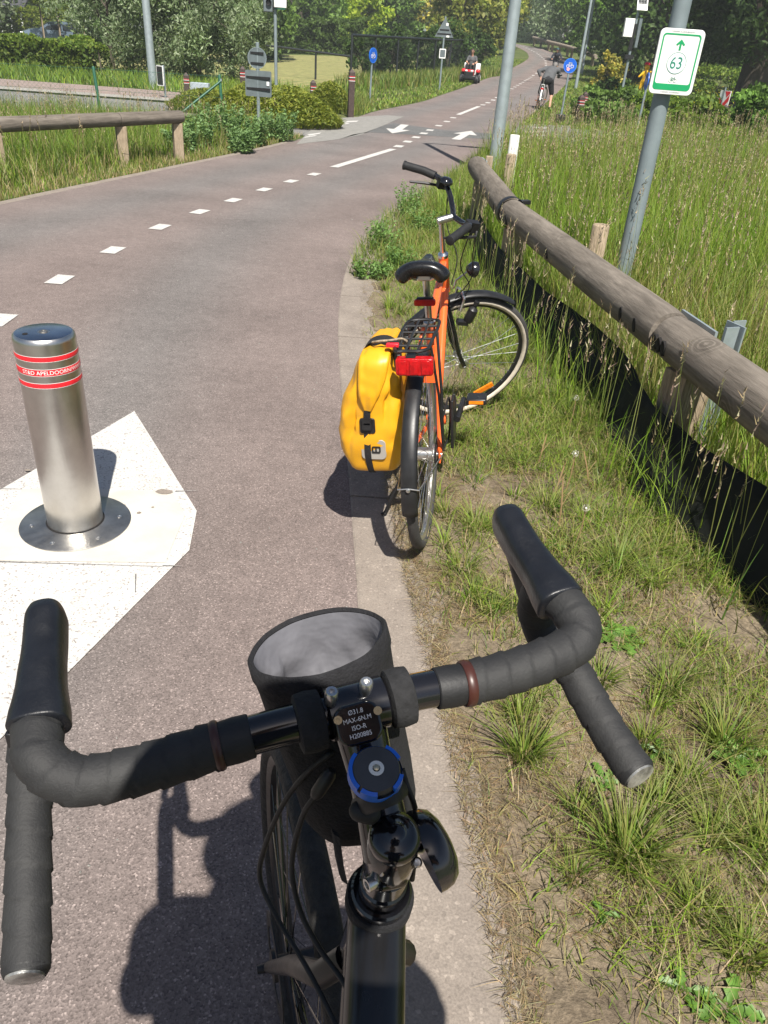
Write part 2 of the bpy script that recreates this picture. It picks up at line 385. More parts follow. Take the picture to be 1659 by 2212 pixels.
# kerb of flush concrete slabs
def kerb(name, ex, y0, y1, w, step, side):
    root = bpy.data.objects.new(name, None); COL.objects.link(root); WM[root.name] = Matrix.Identity(4); tag(root, kind='structure')
    y = y0
    while y < y1:
        L = step*random.uniform(.92, 1.08); mb = MB(); k = 7; zt = .006+random.uniform(-.0015, .003)
        ysl = [y+.006+(L-.012)*i/(k-1) for i in range(k)]
        vs = []
        for yy in ysl:
            a = float(ex(yy)); b = a+w*side; lo, hi = min(a, b)-.006, max(a, b)
            j = random.uniform(-.004, .004)
            for x, z in ((lo+.003+j*.4, zt-.003), (lo+.011+j*.4, zt), (hi-.012, zt), (hi, zt-.01), (hi, -.09), (lo, -.09)): vs.append((x, yy, z+float(terr(x, yy))))
        fs = [(i*6+c_, i*6+(c_+1) % 6, (i+1)*6+(c_+1) % 6, (i+1)*6+c_) for i in range(k-1) for c_ in range(6)]
        fs += [(5, 4, 3, 2, 1, 0), tuple(range((k-1)*6, k*6))]
        fs = [tuple(reversed(f)) if len(f) == 4 else f for f in fs]
        mb.add(vs, fs).build('concrete_slab', M_conc, root, smooth=0)
        y += L
kerb('kerb', rex, -1.2, 16.8, .30, .98, 1)
kerb('kerb_left', lex, 5.5, 15.6, .10, 1.0, -1)
def sheet(name, poly, m, z=.004, parent=None):
    mb = MB(); mb.add([(x, y, float(terr(x, y))+z) for x, y in poly], [tuple(range(len(poly)))])
    o = mb.build(name, m, parent, smooth=0)
    nrm = sum((v.normal.z for v in o.data.polygons), 0)
    if nrm < 0: o.data.flip_normals()
    return o
def structure_root(name):
    r = bpy.data.objects.new(name, None); COL.objects.link(r); WM[r.name] = Matrix.Identity(4); return tag(r, kind='structure')
# street crossing behind
tag(sheet('street', [(-90, 15.5), (-30, 16.2), (-8, 16.7), (-2.1, 16.7), (-2.1, 22.0), (-8, 22.2), (-30, 22.0), (-90, 21.8)], M_street, -.004), kind='structure')
tag(sheet('street_right', [(2.3, 18.6), (30, 17), (30, 23), (2.6, 23.6)], M_street, -.004), kind='structure')
pv, pn, pb, po = newmat('brick pavers')
pc = coords(pn); br = N(pn, 'ShaderNodeTexBrick'); br.inputs['Scale'].default_value = 1; br.inputs['Brick Width'].default_value = .22; br.inputs['Row Height'].default_value = .11; br.inputs['Mortar Size'].default_value = .008
br.inputs['Color1'].default_value = (.25, .19, .165, 1); br.inputs['Color2'].default_value = (.32, .25, .22, 1); br.inputs['Mortar'].default_value = (.12, .10, .09, 1)
pn.links.new(pc, br.inputs[0]); pn.links.new(br.outputs[0], pb.inputs['Base Color']); pb.inputs['Roughness'].default_value = .9; bumpit(pn, pb, br.outputs['Fac'], -.4, .004)
tag(sheet('pavement', [(-90, 22.1), (-30, 22.3), (-8, 22.5), (-4.2, 22.6), (-4.2, 24.9), (-8, 25.6), (-30, 25.9), (-90, 26)], pv, .06), kind='structure')
mb = MB(); mb.tube([(-90, 22.0, .03), (-30, 22.2, .03), (-8, 22.4, .03), (-4.2, 22.5, .03)], .055, 4); tag(mb.build('street_kerb', M_concL, smooth=0), kind='structure')
tag(sheet('crossing_apron', [tuple(G(*p).xy) for p in [(640, 312), (690, 262), (700, 257), (835, 249), (872, 252), (782, 291), (733, 301)]], M_concL, .003), kind='structure')
tag(sheet('crossing_apron_right', [tuple(G(*p).xy) for p in [(1130, 300), (1150, 268), (1230, 272), (1250, 300)]], M_concL, .003), kind='structure')
tag(sheet('painted_shadow_band', [tuple(G(*p).xy) for p in [(733, 301), (762, 291), (800, 286), (1060, 301), (1064, 289), (960, 281), (850, 266), (830, 271), (790, 286)]], M_shadowband, .003), kind='structure')  # soft shadow from high overhead, painted on as a darker sheet
# painted markings
marks = structure_root('road_markings')
cxl = lambda y: np.interp(y, [0, 4.59, 5.56, 6.53, 7.54, 8.4, 9.19, 10.05, 10.85, 11.62, 12.51, 15.46, 19.78, 22.68, 25.57, 30.47, 34.48, 38.43, 60.6, 69.2, 76.7, 85.6, 92.3, 100], [-2.3, -2.46, -2.48, -2.42, -2.32, -2.15, -1.96, -1.76, -1.54, -1.32, -1.12, -.31, .41, .9, 1.33, 2.28, 3.1, 3.79, 7.93, 10.02, 10.94, 11.33, 11.2, 10.9])
def dash(y, L, wd, name='dash'):
    k = max(2, int(L/.6)+1); a = []; b = []
    for i in range(k):
        yy = y-L/2+L*i/(k-1); x = float(cxl(yy)); t = Vector((float(cxl(yy+.2)-cxl(yy-.2)), .4)).normalized(); nx = Vector((t.y, -t.x))*wd/2
        a.append((x-nx.x, yy-nx.y)); b.append((x+nx.x, yy+nx.y))
    sheet(name, a+b[::-1], M_paint, .005, marks)
for y in (3.62, 4.59, 5.56, 6.53, 7.54, 8.40, 9.19, 10.05, 10.85, 11.62): dash(y, .24, .13)
dash(13.95, 2.95, .13, 'line')
for y in (15.95, 16.9, 17.9, 18.9, 19.8, 21.2, 22.7, 24.2): dash(y, .34, .16)
dash(28.0, 4.9, .14, 'line')
for y in [31.5, 32.9, 34.6] + list(np.arange(36.3, 99, 1.9)): dash(y, .5, .17)
def arrow(cx, cy, d, s=1.0):
    d = Vector(d).normalized(); q = Vector((d.y, -d.x)); c_ = Vector((cx, cy))
    pts = [(-.95, -.12), (.15, -.12), (.15, -.34), (1.0, 0), (.15, .34), (.15, .12), (-.95, .12)]
    sheet('arrow', [tuple(c_+d*a*s*1.25+q*b*s*.8) for a, b in pts][::-1], M_paint, .005, marks)
arrow(-.30, 19.6, (-.1, -1)); arrow(1.17, 19.2, (.2, 1))
for pts in ([(668, 294), (690, 290), (694, 287), (664, 291)], [(655, 299), (680, 295), (686, 292), (661, 296)], [(712, 273), (755, 268), (752, 266), (712, 269)], [(697, 279), (735, 274), (742, 271), (694, 275)], [(700, 268), (770, 264), (775, 261), (710, 264)],
            [(1150, 277), (1180, 279), (1182, 276), (1152, 274)], [(1150, 285), (1180, 287), (1182, 284), (1152, 282)], [(1150, 293), (1180, 296), (1182, 292), (1152, 290)]):
    sheet('stripe', [tuple(G(*p).xy) for p in pts], M_paint, .007, marks)
dm = [(-1.25, 3.41), (-.73, 2.54), (-.69, 2.27), (-.87, 1.63), (-1.05, 1.02), (-1.3, 1.15), (-1.66, 2.0), (-1.62, 2.3)]
sheet('diamond', dm, M_paint, .005, marks)
sheet('mortar_patch', [(-1.44, 2.60), (-1.3, 2.64), (-.86, 2.665), (-.765, 2.50), (-.752, 2.18), (-1.36, 2.115)], M_mortar, .0075, marks)
def blob(c_, r_, n=11, sx=1):
    return [(c_[0]+math.cos(2*math.pi*i/n)*r_*sx*random.uniform(.6, 1.2), c_[1]+math.sin(2*math.pi*i/n)*r_*random.uniform(.6, 1.2)) for i in range(n)]
sheet('chipped_patch', blob(G(356, 1066).xy, .024, 11, 1.5), M_conc, .010, marks)
for px, py, rr in ((300, 1112, .009), (330, 1100, .006), (268, 1095, .006), (60, 1020, .012)): sheet('chipped_patch', blob(G(px, py).xy, rr), M_conc, .010, marks)
for a, b in (((-1.62, 2.09), (-.75, 2.155)), ((-.755, 2.16), (-.69, 2.165)), ((-.85, 2.67), (-.76, 2.69)), ((-1.6, 2.585), (-1.44, 2.6)), ((-.83, 2.10), (-.80, 2.0))):
    a, b = Vector(a), Vector(b); d = (b-a).normalized(); q = Vector((-d.y, d.x))*.0022
    sheet('crack', [tuple(a-q), tuple(b-q*.4), tuple(b+q*.4), tuple(a+q)], M_street, .0098, marks)
# little stones lying on the asphalt
grit = MB()
for _ in range(420):
    y = random.uniform(1.0, 9)**1.0; x = random.uniform(-2.6, .05); s_ = random.uniform(.0016, .0042)*(1+.1*y)
    if x > rex(y)-.02: continue
    grit.box((x, y, s_*.4), (s_*random.uniform(.8, 2), s_, s_), Matrix.Rotation(random.uniform(0, 3), 3, 'Z') @ Matrix.Rotation(random.uniform(-.5, .5), 3, 'X'), .6)
tag(grit.build('grit', M_concL, smooth=0), 'pale loose grit scattered over the asphalt path', 'grit', kind='stuff')

# ================================================================== steel bollard
BC = Vector((-1.152, 2.405, 0)); br_ = .098; BH = .735
bo = thing('steel_bollard', BC, 'brushed stainless steel bollard with red bands on a white painted patch', 'bollard')
MB().lathe((0, 0, .012), (0, 0, 1), [(br_, 0), (br_, BH-.03), (br_-.002, BH-.018), (br_-.008, BH-.0125)], 64, cap=True).build('body', M_steel, bo, world=False)
cap = MB().lathe((0, 0, BH), (0, 0, 1), [(br_-.008, -.001), (br_-.011, .0), (.02, .0), (.018, -.002), (.002, -.002)], 48).build('top_cap', mat('blue tinged steel lid', (.42, .45, .50), .22, 1, .2, 12), bo, world=False)
MB().lathe((0, 0, BH-.001), (0, 0, 1), [(.013, 0), (.013, .004), (.007, .004), (.007, .001), (.001, .001)], 12).build('screw', M_plate, cap, world=False)
MB().lathe((-.045, -.035, BH), (0, 0, 1), [(.009, 0), (.009, .0012), (.001, .0012)], 8).build('screw', M_dark, cap, world=False)
bl = []
for z0, z1 in ((.666, .681), (.618, .639), (.576, .591)):
    b_ = MB().lathe((0, 0, z0), (0, 0, 1), [(br_+.0008, 0), (br_+.0012, .001), (br_+.0012, z1-z0-.001), (br_+.0008, z1-z0)], 64, cap=False).build('reflective_band', M_red, bo, world=False); bl.append(b_)
    for ze in (z0-.0015, z1+.0005):
        MB().lathe((0, 0, ze), (0, 0, 1), [(br_+.0004, 0), (br_+.0007, .0004), (br_+.0004, .0012)], 48, cap=False).build('band_edge', M_whitetxt, b_, world=False)
vs, fs = txt('ST&D APELDOORN/WWW.ST-D.NL', .0185)
x0_ = min(v.x for v in vs); a0 = R(-92)
mp = []
for v in vs:
    a = a0 + (v.x-x0_-.045)/br_; mp.append(Vector((math.cos(a)*(br_+.0019), math.sin(a)*(br_+.0019),   .6285+v.y)))
MB().add(mp, fs).build('lettering', M_whitetxt, bl[1], smooth=0, world=False)
MB().lathe((0.006, -.012, .0085), (0, 0, 1), [(.197, -.004), (.197, .002), (.195, .0035), (.01, .0035)], 64).build('base_plate', M_plate, bo, world=False)
for k in range(6):
    a = R(20+60*k); MB().lathe((.006+.155*math.cos(a), -.012+.155*math.sin(a), .0125), (0, 0, 1), [(.0085, 0), (.0085, .0015), (.0045, .002), (.0045, .0008), (.001, .0008)], 10).build('screw', M_alu, bo, world=False)
MB().lathe((0, 0, .0121), (0, 0, 1), [(br_+.006, 0), (br_+.002, .003), (br_-.001, .003)], 48, cap=False).build('foot_seal', M_dark, bo, world=False)

# ================================================================== timber guard rail on the right
def logmesh(p0, p1, r0, r1, n=22, seg=40, seed=0):
    p0, p1 = Vector(p0), Vector(p1); x, y, a = frame(p1-p0); L = (p1-p0).length; vs = []
    for i in range(seg+1):
        t = i/seg; e = min(i, seg-i); f = 1-.06*(1 if e == 0 else 0)
        for k in range(n):
            th = 2*math.pi*k/n
            rr = (r0+(r1-r0)*t)*f*(1+.02*mnoise.noise((math.cos(th)*1.2+seed*5, math.sin(th)*1.2, t*L*1.2))+.012*mnoise.noise((math.cos(th)*5+seed*5, math.sin(th)*5, t*L*.6)))
            vs.append(p0+a*(L*t)+(x*math.cos(th)+y*math.sin(th))*rr)
    fs = [(i*n+k, i*n+(k+1) % n, (i+1)*n+(k+1) % n, (i+1)*n+k) for i in range(seg) for k in range(n)]
    fs += [tuple(range(n))[::-1], tuple(range(seg*n, seg*n+n))]
    return MB().add(vs, fs)
def log_material(name, d):
    # grain runs along the log: coordinates turned so that the log axis is stretched
    m, n, b, o = newmat(name); t = N(n, 'ShaderNodeTexCoord'); mp_ = N(n, 'ShaderNodeMapping'); mp_.vector_type = 'TEXTURE'
    mp_.inputs['Rotation'].default_value = Vector(d).to_track_quat('Z', 'Y').to_euler(); mp_.inputs['Scale'].default_value = (1, 1, 9)
    n.links.new(t.outputs['Object'], mp_.inputs[0]); co = mp_.outputs[0]
    f = noi(n, co, 9, 8, .7); g = noi(n, co, 38, 6, .7); big = noi(n, t.outputs['Object'], 2.5, 4)
    colr = ramp(n, f, [(.3, (.125, .107, .088)), (.7, (.245, .214, .180))])
    colr = mixc(n, 1.0, colr, ramp(n, g, [(.3, .62), (.62, 1.12)]), 'MULTIPLY'); colr = mixc(n, 1.0, colr, ramp(n, big, [(.3, .85), (.7, 1.12)]), 'MULTIPLY')
    colr = mixc(n, ramp(n, f, [(.29, 1), (.33, 0)]), colr, (.035, .026, .02))
    v = N(n, 'ShaderNodeTexVoronoi'); v.inputs['Scale'].default_value = 2.6; n.links.new(t.outputs['Object'], v.inputs['Vector'])
    wv = N(n, 'ShaderNodeMath', operation='SINE'); mu = N(n, 'ShaderNodeMath', operation='MULTIPLY'); mu.inputs[1].default_value = 95; n.links.new(v.outputs['Distance'], mu.inputs[0]); n.links.new(mu.outputs[0], wv.inputs[0])
    kn = mixc(n, 1.0, ramp(n, wv.outputs[0], [(.2, .7), (.8, 1.05)]), (1, 1, 1), 'MULTIPLY')
    near = ramp(n, v.outputs['Distance'], [(.10, 1), (.26, 0)])
    colr = mixc(n, near, colr, mixc(n, 1.0, colr, kn, 'MULTIPLY'))
    n.links.new(colr, b.inputs['Base Color']); b.inputs['Roughness'].default_value = .9; b.inputs['Specular IOR Level'].default_value = .15
    bumpit(n, b, f, .8, .012); return m
RZ = .58
rA0, rA1 = G(1029, 358, RZ), G(1101, 456, RZ); rB0, rB1 = G(1103, 458, RZ), G(1449, 724, RZ); rC0 = G(1452, 727, RZ); rC1 = rC0 + (G(1659, 884, RZ)-rC0)*4.4
gr = thing('timber_guard_rail', (rB0.x, rB0.y, 0), 'weathered round timber guard rail curving beside the orange bicycle', 'guard rail')
gr_logs = []
for i, (a, b) in enumerate(((rA0, rA1), (rB0, rB1), (rC0, rC1))):
    d = (b-a).normalized(); lo = logmesh(a, b-d*.012, .098, .103, seed=i).build('rail_log', log_material('rail log timber %d' % i, d), gr, smooth=60); gr_logs.append((a, b, lo))
    x, y, ax = frame(b-a); fr = (Vector((-1, -.35, .25)) - ax*Vector((-1, -.35, .25)).dot(ax)).normalized()
    L = (b-a).length; spots = {0: [.93], 1: [.04, .09, .45, .88, .94], 2: [.013, .024, .037]}[i]
    for s_ in spots:
        p = a+(b-a)*s_; ff = (fr*1.0+Vector((0, 0, -.35))).normalized(); ff = (ff-ax*ff.dot(ax)).normalized()
        MB().lathe(p+ff*.088, ff, [(.020, 0), (.020, .0145), (.018, .0155), (.001, .0155)], 14, ref=ax, sx=1.7).build('bolt_hole', M_dark, lo)
# joint hardware
ctr = rB0
x, y, ax = frame(rB1-rB0)
MB().lathe(ctr-ax*.03, ax, [(.1085, 0), (.111, .005), (.111, .07), (.1085, .075)], 28, cap=False).build('strap', M_blackpl, gr)
MB().box(ctr+Vector((.10, .05, .07)), (.09, .05, .03), Matrix.Rotation(.4, 3, 'Z')).build('strap_buckle', M_blackpl, gr, bevel=.004)
def gpost(p, top, s_=.13, rot=0, round_=False, m=None):
    mb = MB()
    if round_: mb.lathe((p[0], p[1], -.2), (0, 0, 1), [(.06, 0), (.058, top+.19), (.052, top+.2)], 16)
    else: mb.box((p[0], p[1], (top-.2)/2), (s_, s_, top+.2), Matrix.Rotation(rot, 3, 'Z'))
    return mb.build('post', m or M_post, gr, bevel=.006)
def behind(p, k): 
    return (p.x+k, p.y+k*.15)
gpost(behind(rA0+(rA1-rA0)*.15, .02), .47, .12, .2); gpost(behind(rB0+(rB1-rB0)*.035, .03), .475, .14, .3)
p = G(1240, 690); gpost((p.x+.06, p.y), .66, round_=True)
gpost(behind(rC0+(rC1-rC0)*.039, .05), .47, .15, .35); gpost(behind(rC0+(rC1-rC0)*.33, .05), .47, .15, .35); gpost(behind(rC0+(rC1-rC0)*.8, .05), .47, .15, .35)
p = G(1075, 470); gpost((p.x+.12, p.y+.5), .62, round_=True)
q = rA0+Vector((.13, .02, 0)); gpost((q.x, q.y), .68, .07)
mb = MB(); q = rC0+(rC1-rC0)*.043+Vector((.22, .10, 0))
for dx, dy, sx, sy in ((0, 0, .008, .11), (.035, .055, .07, .008), (-.035, -.055, .07, .008)): mb.box((q.x+dx, q.y+dy, .3), (sx, sy, .74), Matrix.Rotation(.4, 3, 'Z'))
mb.build('steel_post', M_galv, gr, smooth=0)
mb = MB(); x, y, ax = frame(rC1-rC0)
q0 = rC0+Vector((.085, .035, .045)); mb.box(q0+ax*.05, (.012, .32, .08), Matrix.Rotation(math.atan2(-ax.x, ax.y), 3, 'Z')); mb.build('splice_plate', M_galv, gr, smooth=0)
mb = MB(); q0 = rA0+Vector((.085, .10, .0)); mb.box(q0, (.012, .3, .12), Matrix.Rotation(.1, 3, 'Z')); mb.build('splice_plate', M_galv, gr, smooth=0)
# black sheet under the rail
top = [(G(px_, py_, h_), h_) for px_, py_, h_ in ((1032, 452, .32), (1060, 498, .32), (1105, 557, .32), (1180, 622, .32), (1252, 675, .31), (1316, 723, .31), (1356, 763, .31), (1395, 830, .31), (1440, 891, .32), (1516, 954, .33), (1659, 1046, .36), (1800, 1130, .36), (2000, 1260, .36), (2500, 1580, .36))]
tp = spline([Vector((a.x, a.y, h)) for a, h in top], 7); vs = []
for i, p in enumerate(tp):
    for k in range(6):
        t = k/5; wv_ = .018*math.sin(i*.45+k*.5)*(.3+t)+.02*mnoise.noise((i*.21, k*.6, 3))
        vs.append((p.x-.02-.13*t**1.3+wv_, p.y-wv_*.4-.03*t, p.z*(1-t)-.02*t))
m_ = len(tp); fs = [(i*6+k, (i+1)*6+k, (i+1)*6+k+1, i*6+k+1) for i in range(m_-1) for k in range(5)]
sh = MB().add(vs, fs).build('plastic_sheet', M_sheet, smooth=180)
q = sh.modifiers.new('s', 'SOLIDIFY'); q.thickness = .006
tag(sh, 'dark plastic barrier sheet running along the ground under the timber rail', 'barrier sheet')
# timber rail on the left
lr0, lr1 = G(-90, 273, .56), G(391, 252, .56); lm = lr0+(lr1-lr0)*.66
lg = thing('timber_guard_rail', (lr1.x, lr1.y, 0), 'round timber guard rail ending in the tall grass on the left verge', 'guard rail')
d = (lr1-lr0).normalized(); LM = log_material('left rail timber', d)
logmesh(lr0, lm-d*.01, .082, .084, seed=4).build('rail_log', LM, lg, smooth=60); l2 = logmesh(lm, lr1, .084, .081, seed=6).build('rail_log', LM, lg, smooth=60)
for s_ in (.62, .64, .655, .675, .69, .965, .98, .35):
    p = lr0+(lr1-lr0)*s_; MB().lathe(p+Vector((.3, -.85, .1)).normalized()*.073, (.3, -.85, .1), [(.02, 0), (.02, .012), (.018, .013), (.001, .013)], 10).build('bolt_hole', M_dark, lg)
for s_ in (.12, .665, .97):
    p = lr0+(lr1-lr0)*s_; MB().box((p.x, p.y+.03, .17), (.13, .12, .62), Matrix.Rotation(.5, 3, 'Z')).build('post', M_post, lg, bevel=.008)

# ================================================================== near poles, node sign, white marker
def pole(name, base, h, r0, r1, label, cat, m, lean=(0, 0), group=None, door=False, head=None):
    t = thing(name, base, label, cat, group)
    MB().lathe((0, 0, -.3), (lean[0], lean[1], 1), [(r0, 0), (r0, .3), (r1, h+.3), (r1*.8, h+.31)], 24).build('shaft', m, t, world=False)
    if door: MB().box((-r0*.2, -r0*.93, .55), (r0*1.0, r0*.25, .38)).build('access_door', m, t, world=False, bevel=.006)
    if head:
        MB().tube([(0, 0, h-.05), (0, 0, h+.1), (head*.25, -.05, h+.32), (head, -.15, h+.38)], r1*.75, 10).build('arm', m, t, world=False)
        MB().box((head*1.25, -.2, h+.39), (abs(head)*.8, .24, .10), None, .7).build('lamp_head', M_signback, t, world=False, bevel=.03)
    return t
pole('lamp_post', G(1064, 386), 6.2, .092, .055, 'light grey tapered lamp post at the end of the curved timber rail', 'lamp post', M_galv, (.003, 0), door=False, head=.8)
sp = pole('sign_pole', (1.53, 5.47, 0), 4.6, .0555, .046, 'tall slate grey pole in the meadow carrying the numbered cycle sign', 'pole', M_greypole, (.0, 0), head=.5)
for z_, a in ((1.02, .2), (.72, .3), (.66, .25), (.9, .1), (.52, .35)): MB().box((-.022+a*.02, -.0508, z_), (.006, .004, random.uniform(.02, .05)), Matrix.Rotation(.3, 3, 'Y')).build('scuff_mark', M_concL, sp, smooth=0, world=False)
wp = thing('marker_post', G(1093, 436), 'white painted marker post beside the lamp post', 'post')
MB().lathe((0, 0, -.1), (0, 0, 1), [(.062, 0), (.060, .86), (.056, .87), (.03, .872), (.001, .872)], 14).build('post', mat('chalky white paint', (.78, .77, .74), .7, var=.15, vs=5, bump=.2), wp, world=False)
for i in range(3): MB().box((.02-.02*i, -.0595, .05+.06*i), (.03, .006, .05), Matrix.Rotation(.3*i, 3, 'Y')).build('peeled_paint', M_post, wp, world=False, smooth=0)
def rrect(w_, h_, r_, n=5, cx=0, cy=0):
    out = []
    for (sx, sy, a0_) in ((1, 1, 0), (-1, 1, 90), (-1, -1, 180), (1, -1, 270)):
        for i in range(n+1):
            a = R(a0_+90*i/n); out.append((cx+sx*(w_/2-r_)+math.cos(a)*r_, cy+sy*(h_/2-r_)+math.sin(a)*r_))
    return out
def ring(mb, outer, inner, O, X, Y, th):
    n = len(outer)
    O = Vector(O); X = Vector(X); Y = Vector(Y); Nn = X.cross(Y)
    vs = [O+X*a+Y*b for a, b in outer]+[O+X*a+Y*b for a, b in inner]+[O+X*a+Y*b-Nn*th for a, b in outer]+[O+X*a+Y*b-Nn*th for a, b in inner]
    fs = []
    for i in range(n):
        j = (i+1) % n; fs += [(i, j, n+j, n+i), (2*n+i, 2*n+j, j, i), (n+i, n+j, 3*n+j, 3*n+i)]
    return mb.add(vs, fs)
sg = thing('route_sign', (1.545, 5.37, 1.625), 'white and green cycle route sign reading 63 on the slate pole', 'sign', rot=(R(1.5), 0, R(-4)))
X_, Z_ = Vector((1, 0, 0)), Vector((0, 0, 1))
panel = MB().prism(rrect(.258, .340, .03), (0, 0, 0), X_, Z_, .022).build('panel', M_white, sg, world=False, bevel=.003)
fr_ = MB(); ring(fr_, rrect(.222, .292, .020, 5, 0, 0), rrect(.205, .250, .014, 5, 0, .0125), (0, -.0012, .0), X_, Z_, .001); fr_.build('green_border', M_green, panel, smooth=0, world=False)
ar = [(-.006, -.026), (.006, -.026), (.006, .008), (.019, -.004), (.026, .004), (0, .030), (-.026, .004), (-.019, -.004), (-.006, .008)]
MB().prism(ar, (0, -.0014, .088), X_, Z_, .001).build('arrow', M_green, panel, smooth=0, world=False)
cir = lambda r_, n=40: [(math.cos(2*math.pi*i/n)*r_, math.sin(2*math.pi*i/n)*r_) for i in range(n)]
MB().prism(cir(.0535), (0, -.0010, -.004), X_, Z_, .0008).build('disc', mat('pale blue print', (.70, .76, .80), .45, var=.05), panel, smooth=0, world=False)
cr = MB(); ring(cr, cir(.0565), cir(.0548), (0, -.0016, -.004), X_, Z_, .001); cr.build('circle', M_dgreen, panel, smooth=0, world=False)
def flat_text(s_, size, c_, m, parent, name='lettering', y=-.0020, sx=1.0, bold=0):
    vs, fs = txt(s_, size); vs = [Vector((c_[0]+v.x*sx, y, c_[1]+v.y)) for v in vs]
    return MB().add(vs, fs).build(name, m, parent, smooth=0, world=False)
flat_text('63', .088, (-.001, -.006), M_dgreen, panel, 'number', sx=.86)
flat_text('TOERISME VLAAMS-BRABANT', .0105, (0, .1555), M_signback, panel); flat_text('TOERISME VLAANDEREN', .0105, (0, -.156), M_signback, panel)
bi = MB()
for cx_ in (-.0135, .0135): ring(bi, [(a+cx_, b) for a, b in cir(.0098, 18)], [(a+cx_, b) for a, b in cir(.0088, 18)], (0, -.0016, -.094), X_, Z_, .001)
def stroke(mb, a, b, wd, O):
    a, b = Vector(a), Vector(b); d = (b-a).normalized(); q_ = Vector((-d.y, d.x))*wd/2
    mb.prism([tuple(a-q_), tuple(b-q_), tuple(b+q_), tuple(a+q_)], O, X_, Z_, .001)
for a, b in (((-.0135, 0), (-.006, .012)), ((-.006, .012), (.008, .012)), ((-.006, .012), (0, 0)), ((0, 0), (.008, .012)), ((0, 0), (-.0135, 0)), ((.0135, 0), (.007, .018)), ((.007, .018), (.012, .019)), ((-.006, .012), (-.008, .017)), ((-.012, .017), (-.004, .017))):
    stroke(bi, a, b, .0012, (0, -.0017, -.094))
bi.build('bicycle_symbol', M_dgreen, panel, smooth=0, world=False)
MB().box((-.015, .040, .06), (.10, .035, .03)).build('bracket', M_galv, sg, world=False); MB().box((-.015, .040, -.08), (.10, .035, .03)).build('bracket', M_galv, sg, world=False)
# ================================================================== bicycle kit
def xf(mb, M): mb.v = [M @ v for v in mb.v]; return mb
def about(p, axis, ang):
    p = Vector(p); return Matrix.Translation(p) @ Matrix.Rotation(ang, 4, Vector(axis)) @ Matrix.Translation(-p)
def lerp(a, b, t): return Vector(a)+(Vector(b)-Vector(a))*t
M_spoke = mat('spoke steel', (.62, .62, .60), .3, 1, .05)
M_lining = mat('grey nylon lining', (.135, .135, .15), .5, var=.12, vs=6, bump=.28, bs=13, bd=.03)
M_cordura = mat('black cordura fabric', (.010, .010, .012), .88, var=.35, vs=60, bump=.6, bs=320, bd=.004, sheen=.0)
M_velcro = mat('black velcro', (.014, .014, .015), .95, var=.4, vs=90, bump=.5, bs=260, bd=.003)
def tape_mat():
    m, n, b, o = newmat('grey black bar tape'); co = coords(n); f = noi(n, co, 35, 5); g = noi(n, co, 420, 3)
    n.links.new(ramp(n, f, [(.3, (.015, .015, .016)), (.7, (.027, .027, .027))]), b.inputs['Base Color']); b.inputs['Roughness'].default_value = .72
    bumpit(n, b, g, .25, .002); return m
M_tape = tape_mat()
M_hood = mat('rubber hood', (.009, .010, .013), .38, var=.25, vs=30, bump=.15, bs=300)
def wheel(root, hub, M4, Rw=.345, tr=.0195, tyre=None, wall=None, nsp=32, spoke_r=.0011, rimm=None, spm=None, hubm=None, hubw=.05, name='wheel', seg=56, hubr=.018):
    tyre = tyre or M_tyre; hub = Vector(hub)
    mb = MB(); mb.tube([hub+Vector((math.cos(2*math.pi*i/seg), 0, math.sin(2*math.pi*i/seg)))*(Rw-tr) for i in range(seg)], tr, 12, closed=True, ref=(0, 1, 0))
    t = xf(mb, M4).build(name, tyre, root, world=False, smooth=180)
    if wall:
        for s_ in (-1, 1):
            mb = MB(); prof = [(Rw-tr*.95, s_*tr*1.0), (Rw-tr*1.05, s_*tr*1.04), (Rw-tr*1.5, s_*tr*.93), (Rw-tr*1.95, s_*tr*.55), (Rw-tr*1.7, s_*tr*.3)]
            mb.lathe(hub, (0, 1, 0), prof, seg, cap=False); xf(mb, M4).build('sidewall', wall, t, world=False, smooth=180)
    mb = MB(); rr = Rw-2*tr
    mb.lathe(hub, (0, 1, 0), [(rr+.008, -.011), (rr-.001, -.012), (rr-.011, -.006), (rr-.011, .006), (rr-.001, .012), (rr+.008, .011)], seg, cap=False)
    xf(mb, M4).build('rim', rimm or M_alu, t, world=False)
    if nsp:
        mb = MB()
        for k in range(nsp):
            a = 2*math.pi*k/nsp; s_ = 1 if k % 2 else -1; off = .55*(1 if (k//2) % 2 else -1)
            p0 = hub+Vector((math.cos(a+off)*hubr, s_*hubw*.45, math.sin(a+off)*hubr)); p1 = hub+Vector((math.cos(a)*(rr-.008), s_*.003, math.sin(a)*(rr-.008)))
            mb.tube([p0, p1], spoke_r, 4, cap=False)
        tag(xf(mb, M4).build('spokes', spm or M_spoke, t, world=False, smooth=0), kind='stuff')
    mb = MB().lathe(hub-Vector((0, hubw, 0)), (0, 1, 0), [(.006, -.02), (.008, 0), (hubr+.006, .004), (hubr+.006, .010), (hubr*.8, .014), (hubr*.8, 2*hubw-.014), (hubr+.006, 2*hubw-.010), (hubr+.006, 2*hubw-.004), (.008, 2*hubw), (.006, 2*hubw+.02)], 18)
    xf(mb, M4).build('hub', hubm or M_alu, t, world=False)
    return t
I4 = Matrix.Identity(4)
